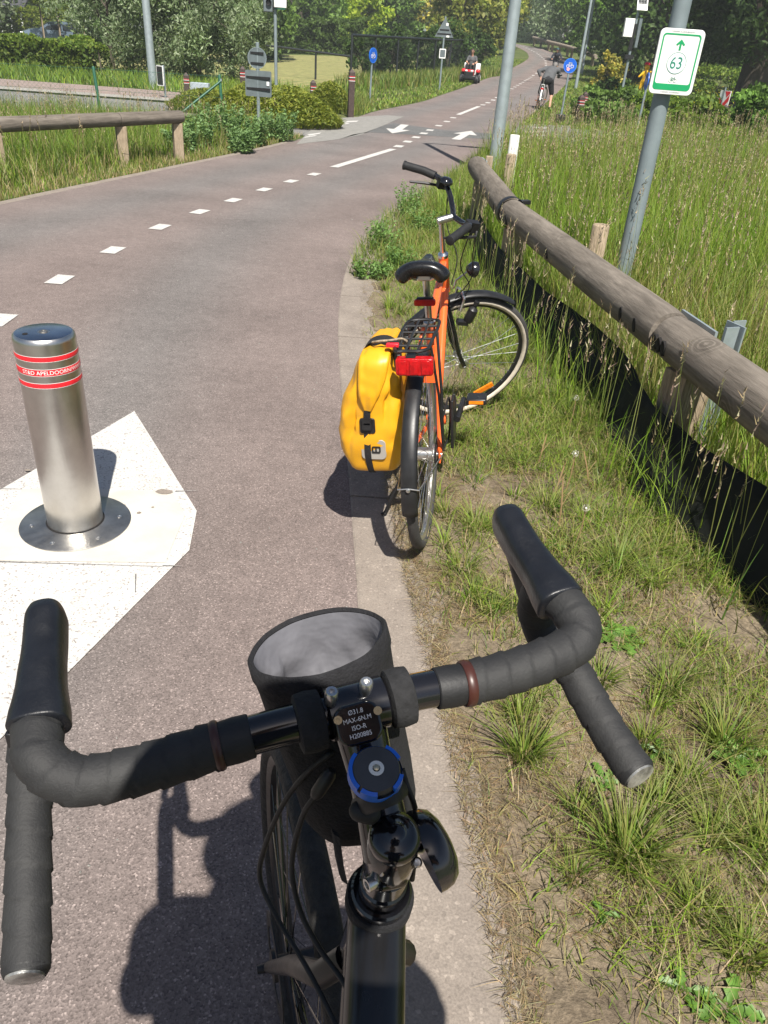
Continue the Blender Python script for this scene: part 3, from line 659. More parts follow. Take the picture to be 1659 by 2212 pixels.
def city_bike(root, paint, steer=0.0, full=True, guard=None, wallm=None, saddlem=None, rackm=None, barz=1.05, tyrem=None):
    guard = guard or M_blackpl; saddlem = saddlem or M_blackpl; rackm = rackm or M_blackpl
    RH, FH, BB = Vector((0, 0, .345)), Vector((1.09, 0, .345)), Vector((.45, 0, .285))
    hb, ht = Vector((.887, 0, .70)), Vector((.822, 0, .86)); ax = (ht-hb).normalized(); ST = about(hb, ax, steer)
    seat_top = Vector((.285, 0, .735))
    mb = MB(); mb.tube([BB, seat_top], .0165, 12); mb.tube([BB, lerp(hb, ht, .12)], .018, 12); mb.tube([lerp(BB, seat_top, .93), lerp(hb, ht, .85)], .0165, 12); mb.tube([hb, ht], .021, 14)
    for s_ in (-1, 1):
        mb.tube([BB+Vector((-.03, s_*.025, 0)), Vector((.15, s_*.05, .31)), RH+Vector((0, s_*.062, 0))], .0095, 8)
        mb.tube([lerp(BB, seat_top, .97)+Vector((0, s_*.022, 0)), Vector((.17, s_*.04, .60)), RH+Vector((0, s_*.062, .01))], .0085, 8)
        mb.box(RH+Vector((.0, s_*.063, .0)), (.045, .006, .05))
    mb.tube([Vector((.16, -.03, .585)), Vector((.16, .03, .585))], .007, 6); mb.box((.20, 0, .645), (.012, .06, .07)); mb.box((.15, 0, .585), (.01, .075, .05))
    mb.lathe(BB-Vector((0, .04, 0)), (0, 1, 0), [(.021, 0), (.021, .08)], 14)
    mb.build('frame', paint, root, world=False)
    MB().tube([lerp(BB, seat_top, .9), lerp(BB, seat_top, 1.46)], .0125, 12).build('seat_post', M_alu, root, world=False)
    MB().lathe(lerp(BB, seat_top, .965), seat_top-BB, [(.021, 0), (.021, .03)], 12).build('seat_clamp', M_alu, root, world=False)
    # saddle
    S = lerp(BB, seat_top, 1.46)+Vector((-.01, 0, .035)); vs = []; nx, ny = 12, 9
    for i in range(nx):
        t = i/(nx-1); x = -.12+.27*t; wd = (.088*(1-max(0, (t-.25)/.75)**.55) + .020) if t > .25 else .108*math.sin(math.pi*(.22+t*1.12))**.5
        zt = .012*math.cos(t*4.2)+.010
        for k in range(ny):
            u = -1+2*k/(ny-1); vs.append(S+Vector((x, u*wd, zt-.050*abs(u)**3.0*(1-.35*t)-(.014 if i in (0, nx-1) else 0))))
    fs = [(i*ny+k, (i+1)*ny+k, (i+1)*ny+k+1, i*ny+k+1) for i in range(nx-1) for k in range(ny-1)]
    sa = MB().add(vs, fs).build('saddle', saddlem, root, world=False, smooth=180)
    q = sa.modifiers.new('s', 'SOLIDIFY'); q.thickness = .048; q.offset = -1; q = sa.modifiers.new('u', 'SUBSURF'); q.levels = q.render_levels = 2
    for s_ in (-1, 1): MB().tube([S+Vector((-.09, s_*.05, -.03)), S+Vector((-.05, s_*.025, -.05)), S+Vector((.04, s_*.02, -.045)), S+Vector((.12, s_*.01, -.015))], .004, 6).build('saddle_rail', M_alu, sa, world=False)
    MB().box(S+Vector((-.01, 0, -.045)), (.045, .05, .03)).build('saddle_clamp', M_alu, sa, world=False, bevel=.004)
    # wheels
    rw = wheel(root, RH, I4, tyre=tyrem, name='rear_wheel', hubr=.03 if full else .018, spoke_r=.0012)
    fw = wheel(root, FH, ST, tyre=tyrem, wall=wallm, rimm=M_blackpl if full else None, name='front_wheel', spoke_r=.0012)
    # fork and steering
    mb = MB()
    for s_ in (-1, 1): mb.tube(spline([hb+Vector((.006, s_*.036, -.03)), lerp(hb, FH, .45)+Vector((-.012, s_*.052, 0)), lerp(hb, FH, .8)+Vector((-.014, s_*.055, 0)), FH+Vector((0, s_*.055, 0))], 5), [.013]*8+[.010]*8 if False else .0105, 8)
    mb.tube([hb+Vector((.006, -.04, -.028)), hb+Vector((.006, .04, -.028))], .014, 8); mb.tube([hb-ax*.03, hb], .016, 10)
    xf(mb, ST).build('fork', M_blackgl, root, world=False)
    top = hb+ax*((barz-hb.z)/ax.z)
    mb = MB(); mb.tube([ht, top], .0115, 12); mb.lathe(ht, ax, [(.022, -.0), (.022, .012), (.014, .02)], 14); xf(mb, ST).build('stem', M_chrome, root, world=False)
    mb = MB(); mb.tube([top+Vector((-.01, 0, -.012)), top+Vector((.045, 0, .012))], .015, 10); xf(mb, ST).build('stem_clamp', M_alu, root, world=False)
    cb = top+Vector((.05, 0, .015))
    bar = []
    for s_ in (-1, 1): bar.append(spline([cb, cb+Vector((.015, s_*.07, .012)), cb+Vector((.005, s_*.15, .05)), cb+Vector((-.045, s_*.215, .065)), cb+Vector((-.135, s_*.295, .050))], 6))
    hbm = xf(MB().tube(bar[0][::-1]+bar[1][1:], .0115, 10), ST).build('handlebar', M_blackgl, root, world=False)
    for b_ in bar:
        g = MB().tube([b_[-8], b_[-5], b_[-1]], [.0165, .0165, .0165], 12); g.lathe(b_[-1], b_[-1]-b_[-3], [(.0165, -.002), (.0185, 0), (.0185, .006), (.010, .009), (.001, .009)], 12); xf(g, ST).build('grip', M_rubber, root, world=False)
        lv = MB(); e = b_[-11]; s_ = 1 if e.y > 0 else -1; lv.box(e+Vector((.005, 0, -.005)), (.05, .03, .04)); lv.tube([e+Vector((.03, 0, -.01)), e+Vector((.02, s_*.03, -.03)), e+Vector((-.06, s_*.045, -.035)), e+Vector((-.12, s_*.05, -.04))], [.007, .006, .006, .005], 6); xf(lv, ST).build('brake_lever', M_blackpl, root, world=False)
    # mudguards
    def mudg(hub, a0, a1, Mx, name, wd=.027, stays=True):
        vs = []; n = 40
        for i in range(n):
            a = R(a0+(a1-a0)*i/(n-1))
            for k in range(7):
                th = math.pi*(k/6); rr = .345+.012+.012*math.sin(th); vs.append(hub+Vector((math.cos(a)*rr, wd*math.cos(th), math.sin(a)*rr)))
        fs = [(i*7+k, (i+1)*7+k, (i+1)*7+k+1, i*7+k+1) for i in range(n-1) for k in range(6)]
        o = xf(MB().add(vs, fs), Mx).build(name, guard, root, world=False, smooth=180); q = o.modifiers.new('s', 'SOLIDIFY'); q.thickness = .002
        return o
    mg = mudg(RH, 42, 188, I4, 'rear_mudguard'); fm = mudg(FH, 66, 160, ST, 'front_mudguard')
    a = R(172); e = RH+Vector((math.cos(a), 0, math.sin(a)))*.372
    mb = MB(); mb.tube([RH+Vector((-.01, .07, .0)), e+Vector((0, .034, 0)), e+Vector((-.004, 0, .006)), e+Vector((0, -.034, 0)), RH+Vector((-.01, -.07, 0))], .0022, 6); mb.lathe(e+Vector((-.003, 0, 0)), (-1, 0, 0), [(.007, 0), (.007, .004), (.003, .006)], 8); mb.build('mudguard_stay', M_alu, mg, world=False)
    # carrier
    rz = .785; mb = MB(); loop = [(-.17, -.05), (-.19, -.025), (-.19, .025), (-.17, .055), (.10, .06), (.16, .04), (.16, -.04), (.10, -.055)]
    mb.tube(spline([Vector((x, y, rz+(.0 if x > -.1 else .006))) for x, y in loop+loop[:1]], 4)[:-1], .0058, 8, closed=True)
    for x in (-.12, -.05, .02, .09): mb.tube([(x, -.053, rz), (x, .056, rz)], .0042, 6)
    for y in (-.018, .020): mb.tube([(-.185, y, rz+.004), (.155, y, rz)], .0042, 6)
    for s_ in (-1, 1):
        mb.tube([(.02, s_*.058, rz), (-.06, s_*.078, .60), (0, s_*.074, .36)], .0052, 8); mb.tube([(-.14, s_*.056, rz), (-.12, s_*.075, .62), (0, s_*.074, .37)], .0045, 8)
        mb.tube([(.15, s_*.035, rz), (.23, s_*.024, .715)], .004, 6)
    mb.build('carrier', rackm, root, world=False)
    if full:
        mb = MB(); mb.prism(rrect(.118, .056, .010), (-.226, -.012, .750), (0, -1, 0), (0, 0, 1), .032)
        rf = mb.build('rear_reflector', M_redref, root, world=False, bevel=.004)
        for k in (-.036, .0, .036): MB().box((-.228, k-.012, .750), (.004, .026, .044)).build('lens_segment', M_redref, rf, world=False, bevel=.001)
        MB().box((-.19, 0, .774), (.06, .03, .012)).build('reflector_bracket', M_blackpl, rf, world=False)
        l = MB().prism(rrect(.075, .022, .006), (.195, .004, .835), (0, -1, 0), (0, 0, 1), .02).build('tail_light', M_redref, root, world=False, bevel=.003)
        MB().box((.215, .004, .836), (.025, .06, .028)).build('light_housing', M_blackpl, l, world=False, bevel=.004)
        # amber spoke reflector
        mb = MB().prism(rrect(.105, .030, .004), FH+Vector((0, -.016, 0))+Vector((.185, 0, -.165)), Vector((.74, 0, .67)), Vector((-.67, 0, .74)), .008)
        rr_ = xf(mb, ST).build('spoke_reflector', M_amber, fw, world=False, bevel=.002)
        # headlight and dynamo
        hl = FH+Vector((-.11, 0, .47)); mb = MB().lathe(hl, (1, 0, -.1), [(.012, -.03), (.030, -.012), (.034, .012), (.030, .016)], 18)
        h_ = xf(mb, ST).build('headlight', M_blackgl, root, world=False)
        mb = MB().lathe(hl, (1, 0, -.1), [(.029, .0155), (.020, .0185), (.001, .0195)], 18); xf(mb, ST).build('lens', M_alu, h_, world=False)
        xf(MB().tube([hl+Vector((-.02, 0, -.01)), hl+Vector((-.06, 0, -.06)), FH+Vector((-.17, 0, .37))], .004, 6), ST).build('lamp_bracket', M_chrome, h_, world=False)
        dy = FH+Vector((-.055, -.032, .285)); mb = MB().lathe(dy, (.1, 0, 1), [(.018, -.055), (.022, -.045), (.022, .01), (.010, .022), (.009, .03), (.012, .032), (.012, .05), (.006, .052)], 14); mb.box(dy+Vector((-.03, .0, -.06)), (.05, .03, .018)); xf(mb, ST).build('dynamo', M_blackpl, root, world=False)
        mb = MB(); c_ = FH+Vector((-.13, 0, .335))
        for s_ in (-1, 1): mb.tube([c_+Vector((0, s_*.01, .03)), c_+Vector((.005, s_*.045, .015)), c_+Vector((.01, s_*.045, -.045)), c_+Vector((.014, s_*.02, -.052))], .006, 6)
        xf(mb, ST).build('front_brake', M_alu, root, world=False)
        # bell
        e = bar[1][-11]; mb = MB().lathe(e+Vector((.0, -.03, .012)), (0, 0, 1), [(.012, -.01), (.027, 0), (.026, .010), (.018, .018), (.001, .021)], 18); xf(mb, ST).build('bell', M_blackgl, root, world=False)
        # cables
        e0, e1 = bar[0][-11], bar[1][-11]
        for pts in ([e0+Vector((.03, 0, -.01)), e0+Vector((.07, .03, -.13)), hb+Vector((.07, -.05, .10)), hb+Vector((.05, -.02, -.02))], [e0+Vector((.02, .02, -.01)), e0+Vector((.05, .06, -.20)), hb+Vector((.09, -.03, .04)), hb+Vector((.03, -.02, -.10))], [e1+Vector((.03, 0, -.01)), e1+Vector((.05, -.06, -.15)), ht+Vector((.09, .05, -.02)), hb+Vector((.03, .02, .02))]):
            xf(MB().tube(spline(pts, 6), .0026, 5), ST).build('cable', M_rubber, root, world=False)
        # chain guard, cranks, pedals, stand
        mb = MB(); hull = [BB+Vector((.105*math.cos(a), 0, .105*math.sin(a))) for a in np.linspace(-1.9, 1.9, 12)] + [RH+Vector((.055*math.cos(a), 0, .055*math.sin(a))) for a in np.linspace(1.8, 4.5, 8)]
        mb.prism([(p.x, p.z) for p in hull[:12]]+[(BB.x-.06, BB.z+.105), (BB.x-.06, BB.z-.105)], (0, -.075, 0), (1, 0, 0), (0, 0, 1), .012); cg = mb.build('chain_guard', M_blackpl, root, world=False, bevel=.003)
    mb = MB(); ch = [BB+Vector((.09*math.cos(a), -.048, .09*math.sin(a))) for a in np.linspace(-1.5, 1.5, 10)] + [RH+Vector((.035*math.cos(a), -.048, .035*math.sin(a))) for a in np.linspace(1.6, 4.6, 8)]
    mb.tube(ch, .0042, 5, closed=True, ref=(0, 1, 0)); mb.build('chain', M_dark, root, world=False)
    for s_, a in ((-1, R(8)), (1, R(188))):
        tip = BB+Vector((.17*math.cos(a), s_*.10, .17*math.sin(a)))
        mb = MB().tube([BB+Vector((0, s_*.085, 0)), tip], [.014, .011], 8); cr_ = mb.build('crank', M_blackpl if full else M_alu, root, world=False)
        pc_ = tip+Vector((0, s_*.055, 0)); mb = MB(); mb.box(pc_, (.085, .085, .026)); pd = mb.build('pedal', M_blackpl, cr_, world=False, bevel=.006)
        for sx in (-1, 1): MB().box(pc_+Vector((sx*.0425, 0, 0)), (.004, .06, .014)).build('pedal_reflector', M_amber, pd, world=False)
    mb = MB().tube([Vector((.12, .05, .30)), Vector((.10, .17, .035)), Vector((.09, .185, .03))] if full else [Vector((.12, .05, .30)), Vector((-.05, .07, .22))], .008, 8); mb.build('kickstand', M_blackpl, root, world=False)
    return ST
# ------------------------------------------------------------------ the orange bicycle
ob = thing('city_bicycle', (.165, 2.475, .012), 'orange city bicycle leaning on its stand with front wheel turned right', 'bicycle', rot=(R(-6.8), 0, R(90-7.3)))
M_blacksad = mat('black vinyl saddle', (.010, .010, .011), .28, var=.3, vs=20)
city_bike(ob, M_orange, R(-67), True, wallm=M_wall, saddlem=M_blacksad, barz=1.02)
BM = WM[ob.name]
for vs_ in ((.80, .028, .79),):
    MB().box(vs_, (.002, .001, .03)).build('frame_badge', M_whitetxt, ob, world=False)
# ------------------------------------------------------------------ yellow pannier hanging on the carrier
pn_ = thing('pannier_bag', BM @ Vector((-.02, .155, .345)), 'yellow roll top pannier bag hanging on the orange bicycle carrier', 'pannier bag', rot=(R(-6.8), 0, R(90-7.3)))
def ridge(x, y, z): return 1-2*abs(mnoise.noise((x, y, z)))
def pannier():
    # local axes as the bicycle: x forward, y left, z up, origin at the bag bottom centre
    zs = list(np.concatenate([[0, .004, .012], np.linspace(.025, .40, 26), [.412]])); vs = []; n = 72
    for j, z in enumerate(zs):
        wd = np.interp(z, [0, .004, .012, .03, .09, .16, .25, .33, .40, .412], [.070, .080, .086, .093, .104, .102, .090, .072, .052, .045])
        ln = np.interp(z, [0, .004, .012, .03, .09, .25, .40, .412], [.118, .128, .134, .140, .150, .152, .146, .142])
        cy = np.interp(z, [0, .12, .25, .412], [-.004, .004, -.008, -.034])
        for k in range(n):
            a = 2*math.pi*k/n; ca, sa_ = math.cos(a), math.sin(a); e = .36
            x = ln*math.copysign(abs(ca)**e, ca); y = wd*math.copysign(abs(sa_)**e, sa_)
            am = math.exp(-((z-.24)/.17)**2)
            f = (.012*ridge(x*7+z*5, y*9-z*4, z*6)*am + .009*ridge(x*16-z*12, y*18, z*13)*am + .005*mnoise.noise((x*9, y*9, z*7)) + .0025*ridge(x*40, y*40+z*30, z*24)*am)
            if ca < 0: f += -.018*math.exp(-((y-cy*0-.055+.16*(z-.18))/.010)**2)*math.exp(-((z-.20)/.10)**2) - .016*math.exp(-((y+.050+.10*(z-.22))/.010)**2)*math.exp(-((z-.24)/.09)**2)
            nx, ny = x/ln**2, y/wd**2; L = math.hypot(nx, ny)+1e-9
            vs.append(Vector((x+nx/L*f, cy+y+ny/L*f, z)))
    m = len(zs); fs = [(j*n+k, j*n+(k+1) % n, (j+1)*n+(k+1) % n, (j+1)*n+k) for j in range(m-1) for k in range(n)]
    fs += [tuple(range(n))[::-1], tuple(range((m-1)*n, m*n))]
    return MB().add(vs, fs)
sk = pannier().build('bag_body', M_yellow, pn_, world=False, smooth=50)
# rolled closure folded down over the end that faces the rear
def fold(pts, hw, th):
    P = spline(pts, 7); m = len(P); H = np.interp(np.linspace(0, 1, m), np.linspace(0, 1, len(hw)), hw); Tt = np.interp(np.linspace(0, 1, m), np.linspace(0, 1, len(th)), th); vs = []; n = 26
    for i, p in enumerate(P):
        t = (P[min(i+1, m-1)]-P[max(i-1, 0)]).normalized(); S_ = Vector((0, 1, 0)); nn = S_.cross(t).normalized()
        for k in range(n):
            a = 2*math.pi*k/n; ca, sa_ = math.cos(a), math.sin(a); u = H[i]*math.copysign(abs(ca)**.7, ca); v = Tt[i]*math.copysign(abs(sa_)**.6, sa_); v += .004*ridge(u*38, i*.18, 3)*abs(sa_)+.003*math.sin(u*190+i*.25)*abs(sa_); vs.append(p+S_*u+nn*v)
    return MB().add(vs, [(i*n+k, i*n+(k+1) % n, (i+1)*n+(k+1) % n, (i+1)*n+k) for i in range(m-1) for k in range(n)]+[tuple(range(n))[::-1], tuple(range((m-1)*n, m*n))])
fold([Vector((.145, -.036, .410)), Vector((.02, -.036, .420)), Vector((-.10, -.034, .422)), Vector((-.146, -.030, .402)), Vector((-.160, -.022, .35)), Vector((-.168, -.012, .30)), Vector((-.166, -.004, .245))], [.040, .046, .048, .050, .046, .036, .013], [.010, .012, .012, .014, .014, .013, .006]).build('roll_closure', M_yellow, pn_, world=False, smooth=60)
xr = -.1775
def strap(pts, wd, name, m, parent, th=.002, side=(0, 1, 0)):
    mb = MB(); P = spline(pts, 5); S_ = Vector(side); vs = []
    for i, p in enumerate(P):
        t = (P[min(i+1, len(P)-1)]-P[max(i-1, 0)]).normalized(); nn = S_.cross(t).normalized()*th
        for s1, s2 in ((-1, -1), (1, -1), (1, 1), (-1, 1)): vs.append(p+S_*wd/2*s1+nn*s2*.5)
    fs = [(i*4+k, i*4+(k+1) % 4, i*4+4+(k+1) % 4, i*4+4+k) for i in range(len(P)-1) for k in range(4)]+[(3, 2, 1, 0), tuple(range(len(P)*4-4, len(P)*4))]
    return mb.add(vs, fs).build(name, m, parent, world=False, smooth=0)
strap([Vector((-.170, -.002, .245)), Vector((-.166, .002, .20)), Vector((-.162, .006, .14)), Vector((-.158, .008, .07)), Vector((-.137, .006, .012)), Vector((-.118, .004, -.008))], .022, 'closing_strap', M_cordura, pn_)
strap([Vector((-.06, -.108, .425)), Vector((-.07, -.06, .457)), Vector((-.075, -.005, .446)), Vector((-.07, .030, .39))], .05, 'top_strap', M_cordura, pn_, side=(1, 0, 0))
bk = MB().prism(rrect(.052, .055, .009), (-.1665, .002, .188), (0, -1, 0), (0, 0, 1), .006).build('buckle_plate', M_blackpl, pn_, world=False, bevel=.002)
mb = MB(); ring(mb, rrect(.032, .042, .004), rrect(.022, .008, .003), (-.176, .002, .198), Vector((0, -1, 0)), Vector((0, 0, 1)), .008); mb.build('buckle', M_blackpl, bk, world=False)
MB().prism(rrect(.085, .075, .016), (-.1590, -.012, .098), (.0, -1, 0), (-.05, 0, 1), .006).build('grey_patch', M_greypat, pn_, world=False, bevel=.002)
mb = MB(); ring(mb, rrect(.030, .024, .005), rrect(.021, .015, .003), (-.1625, -.022, .100), Vector((0, -1, 0)), Vector((0, 0, 1)), .002); mb.box((-.1632, -.022, .100), (.002, .004, .016)); mb.build('logo', M_blackpl, pn_, world=False)
for x in (-.09, .10):
    mb = MB().box((x, -.095, .385), (.03, .03, .055)); mb.box((x, -.098, .425), (.03, .02, .03)); mb.build('carrier_hook', M_blackpl, pn_, world=False, bevel=.004)
MB().box((-.13, -.09, .452), (.018, .04, .012)).build('red_tab', M_red, pn_, world=False, bevel=.002)
MB().tube(spline([Vector((-.10, -.02, .452)), Vector((-.12, -.05, .462)), Vector((-.10, -.08, .458)), Vector((-.075, -.11, .455)), Vector((-.09, -.13, .452))], 5), .004, 6).build('twine', M_post, pn_, world=False)

# ================================================================== the bicycle in the foreground
fb = thing('drop_bar_bicycle', (-.07, .66, 0), 'black drop bar bicycle seen from the rider over taped handlebar', 'bicycle')
C0 = D(768, 1530, .63)
Lp = [D(600, 1572, .613), D(471, 1610, .603), D(300, 1663, .588), D(171, 1686, .578), D(92, 1648, .578), D(80, 1596, .592), D(86, 1540, .612)]
Rp = [D(900, 1494, .645), D(1004, 1477, .655), D(1077, 1459, .662), D(1157, 1433, .672), D(1232, 1398, .685), D(1254, 1360, .695), D(1232, 1318, .708), D(1196, 1285, .725)]
bare = spline([Lp[1], Lp[0], C0, Rp[0], Rp[1]], 8)
MB().tube(bare, .0158, 20).build('handlebar', M_blackgl, fb)
def tape(pts, r0, period, name, r_end=None):
    P = spline(pts, 14); L = [0.]
    for a, b in zip(P, P[1:]): L.append(L[-1]+(b-a).length)
    L = np.array(L); s = np.arange(0, L[-1], .0022); Q = [Vector([np.interp(t, L, [p[i] for p in P]) for i in range(3)]) for t in s]
    n = 26; vs = []; x = None
    for i, p in enumerate(Q):
        t = (Q[min(i+1, len(Q)-1)]-Q[max(i-1, 0)]).normalized()
        x = frame(t)[0] if x is None else (x-t*x.dot(t)).normalized(); y = t.cross(x); rr = r0 if r_end is None else r0+(r_end-r0)*i/len(Q)
        for k in range(n):
            a = 2*math.pi*k/n; ph = (s[i]/period + k/n*.85) % 1.0
            f = 1 + .085*(ph**1.6) - .042 - .045*math.exp(-((ph-.02)/.05)**2) + .012*mnoise.noise((math.cos(a)*2, math.sin(a)*2, s[i]*60))
            vs.append(p+(x*math.cos(a)+y*math.sin(a))*rr*f)
    m = len(Q); fs = [(i*n+k, i*n+(k+1) % n, (i+1)*n+(k+1) % n, (i+1)*n+k) for i in range(m-1) for k in range(n)]+[tuple(range(n))[::-1], tuple(range((m-1)*n, m*n))]
    return MB().add(vs, fs).build(name, M_tape, fb, smooth=60)
tape(Lp[1:], .0192, .021, 'bar_tape'); tape(Rp[1:], .0192, .021, 'bar_tape')
Ld = [D(86, 1520, .635), D(68, 1570, .690), D(64, 1640, .695), D(64, 1720, .685), D(61, 1907, .652), D(57, 2096, .622)]
Rd = [D(1172, 1262, .752), D(1158, 1318, .79), D(1178, 1375, .80), D(1237, 1450, .782), D(1277, 1520, .768), D(1317, 1585, .752), D(1374, 1668, .732)]
tape(Ld, .0190, .027, 'bar_tape'); tape(Rd, .0188, .025, 'bar_tape')
for P_ in (Ld, Rd):
    d = (P_[-1]-P_[-2]).normalized(); d2 = (d+Vector((0, -.2, .25))).normalized()
    e = MB().lathe(P_[-1]-d*.004, d2, [(.0185, -.006), (.0188, .004), (.0165, .0085)], 24); e.build('bar_end_plug', M_rubber, fb)
    MB().lathe(P_[-1]-d*.004, d2, [(.0155, .0075), (.0150, .0105), (.009, .0115), (.001, .0115)], 20).build('plug_cap', mat('scratched plug', (.42, .42, .40), .3, .6, .6, 70, bump=.4, bs=90), fb)
# tape finishing bands at the stem end
def sleeve(p0, p1, r_, name, m, n=28, bulge=.0006):
    p0, p1 = Vector(p0), Vector(p1); L = (p1-p0).length
    return MB().lathe(p0, p1-p0, [(r_-.001, 0), (r_, .001), (r_+bulge, L*.5), (r_, L-.001), (r_-.001, L)], n).build(name, m, fb)
M_brownb = mat('brown finishing tape', (.055, .018, .013), .4, var=.15, vs=20)
dl = (Lp[1]-Lp[0]).normalized(); dr = (Rp[1]-Rp[0]).normalized()
sleeve(Lp[1]-dl*.001, Lp[1]-dl*.027, .0176, 'finishing_tape', M_rubber); sleeve(Lp[1]+dl*.004, Lp[1]-dl*.003, .0195, 'brown_band', M_brownb)
sleeve(Rp[1]-dr*.001, Rp[1]-dr*.027, .0176, 'finishing_tape', M_rubber); sleeve(Rp[1]+dr*.006, Rp[1]-dr*.003, .0197, 'brown_band', M_brownb)
# hoods
def hood(pts, ws, ts, lever, up):
    P = spline(pts, 6); n = 24; m = len(P); W_ = np.interp(np.linspace(0, 1, m), np.linspace(0, 1, len(ws)), ws); T_ = np.interp(np.linspace(0, 1, m), np.linspace(0, 1, len(ts)), ts); vs = []
    for i, p in enumerate(P):
        t = (P[min(i+1, m-1)]-P[max(i-1, 0)]).normalized(); sd_ = t.cross(up).normalized(); u_ = sd_.cross(t)
        for k in range(n):
            a = 2*math.pi*k/n; ca, sa_ = math.cos(a), math.sin(a); vs.append(p+sd_*W_[i]*math.copysign(abs(ca)**.75, ca)+u_*T_[i]*math.copysign(abs(sa_)**.75, sa_))
    fs = [(i*n+k, i*n+(k+1) % n, (i+1)*n+(k+1) % n, (i+1)*n+k) for i in range(m-1) for k in range(n)]+[tuple(range(n))[::-1], tuple(range((m-1)*n, m*n))]
    h_ = MB().add(vs, fs).build('brake_hood', M_hood, fb, smooth=70, subsurf=1)
    lv = MB().tube(spline(lever, 5), [.006]+[.0075]*(len(spline(lever, 5))-2)+[.005], 8, sq=1.5); lv.build('brake_lever', M_blackpl, h_)
up_ = Vector((-.05, -.35, .93)).normalized()
hl0 = [D(84, 1575, .600), D(88, 1530, .612), D(92, 1460, .632), D(98, 1400, .655), D(101, 1345, .672), D(103, 1318, .682)]
hood(hl0, [.0240, .0228, .0190, .0176, .0170, .0166, .0135], [.0210, .0205, .019, .019, .021, .021, .017], [D(100, 1395, .70), D(96, 1440, .74), D(90, 1500, .76), D(86, 1560, .765)], up_)
hr0 = [D(1213, 1308, .713), D(1190, 1272, .727), D(1158, 1225, .748), D(1127, 1180, .768), D(1100, 1133, .790), D(1090, 1112, .800)]
hood(hr0, [.0235, .0225, .0190, .0176, .0170, .0166, .0135], [.0210, .0205, .019, .019, .021, .021, .017], [D(1105, 1180, .82), D(1120, 1230, .85), D(1140, 1300, .865), D(1160, 1350, .865)], up_)
for p, a, b in ((D(28, 1590, .606), D(20, 1600, .606), 0),): MB().box(p, (.006, .012, .016)).build('hood_tab', M_blackpl, fb, bevel=.001)
# stem
CAP = D(853, 1806, .592); axle = Vector((-.075, .675, .35)); sx_ = Vector((.05, -.19, .98)).normalized()          # steering axis, upward
SB = CAP-sx_*.030
bard = (Rp[0]-Lp[0]).normalized(); stf = (C0-SB).normalized()
mb = MB(); mb.tube([SB, SB+stf*.03, SB+stf*.065, C0-stf*.012], [.0215, .0190, .0185, .021], 20, sq=1.05); st_ = mb.build('stem', M_blackgl, fb, smooth=60)
MB().lathe(SB-sx_*.024, sx_, [(.0195, 0), (.0205, .002), (.0205, .043), (.0185, .047)], 28).build('steerer_clamp', M_blackgl, st_)
MB().lathe(C0-bard*.026, bard, [(.0195, 0), (.0218, .002), (.0218, .050), (.0195, .052)], 28).build('faceplate', M_blackgl, st_)
nf = (stf+Vector((0, 0, .25))).normalized()
for px, py, dd in ((716, 1500, .598), (791, 1479, .610)):
    p = D(px, py, dd); MB().lathe(p, (stf*.55+sx_*.2).normalized()*-1 if False else sx_, [(.0042, -.012), (.0055, -.004), (.0055, .003), (.0045, .0045), (.0024, .0045), (.0022, .001)], 12).build('bolt', M_alu, st_)
for px, py, dd in ((730, 1556, .590), (816, 1535, .600)):
    p = D(px, py, dd); MB().lathe(p, (CAM-p), [(.0034, -.012), (.0034, .002), (.0016, .002), (.0014, 0)], 10).build('bolt', mat('brassy bolt', (.55, .47, .30), .3, 1, .1), st_)
# lettering on the stem
tO = D(774, 1563, .5975); tN = (CAM-tO).normalized(); tX = (bard-tN*bard.dot(tN)).normalized(); tY = tN.cross(tX)
MB().prism(rrect(.036, .032, .010), tO-tN*.0012, tX, tY, .012).build('stem_saddle', M_blackgl, st_, bevel=.002)
for i, s_ in enumerate(('\u00d831.8', 'MAX-6N.M', 'ISO-R', 'H200885')):
    vs, fs = txt(s_, .0052); MB().add([tO+tX*v.x*.92+tY*(v.y+.0092-.0060*i)+tN*.0006 for v in vs], fs).build('lettering', M_whitetxt, st_, smooth=0)
# phone mount disc
MO = D(813, 1660, .570); mN = (sx_*.8+Vector((0, -.3, .55))*.6).normalized()
pm = MB().lathe(MO, mN, [(.0172, -.020), (.0185, -.010), (.0185, -.003), (.0172, 0), (.012, .0004), (.001, .0004)], 36).build('phone_mount', mat('dark grey mount plastic', (.045, .046, .05), .6, var=.2, vs=40), fb)
bx_, by_, _ = frame(mN, bard)
for a0_, a1_ in ((25, 62), (100, 140), (215, 300), (308, 345)):
    mb = MB(); n = 10; vs = []
    for i in range(n):
        a = R(a0_+(a1_-a0_)*i/(n-1)); d = bx_*math.cos(a)+by_*math.sin(a)
        for r_, h in ((.0178, -.006), (.0208, -.006), (.0208, -.0012), (.0178, -.0005)): vs.append(MO+d*r_+mN*h)
    fs = [(i*4+k, i*4+(k+1) % 4, i*4+4+(k+1) % 4, i*4+4+k) for i in range(n-1) for k in range(4)]+[(3, 2, 1, 0), (n*4-4, n*4-3, n*4-2, n*4-1)]
    mb.add(vs, fs).build('blue_lug', mat('bright blue plastic', (.01, .13, .62), .35, var=.08), pm)
MB().lathe(MO, mN, [(.0205, -.013), (.0212, -.011), (.0205, -.0065)], 36, cap=False).build('blue_ring', bpy.data.materials['bright blue plastic'], pm)
MB().lathe(MO, mN, [(.0058, 0), (.0058, .0008), (.0030, .001), (.0028, .0004), (.001, .0004)], 20).build('centre_screw', mat('white washer', (.72, .71, .66), .4, .2, .05), pm)
MB().lathe(MO, mN, [(.0022, .0004), (.0022, .0016), (.001, .002)], 12).build('screw_head', mat('brass screw', (.6, .52, .35), .3, 1, .1), pm)
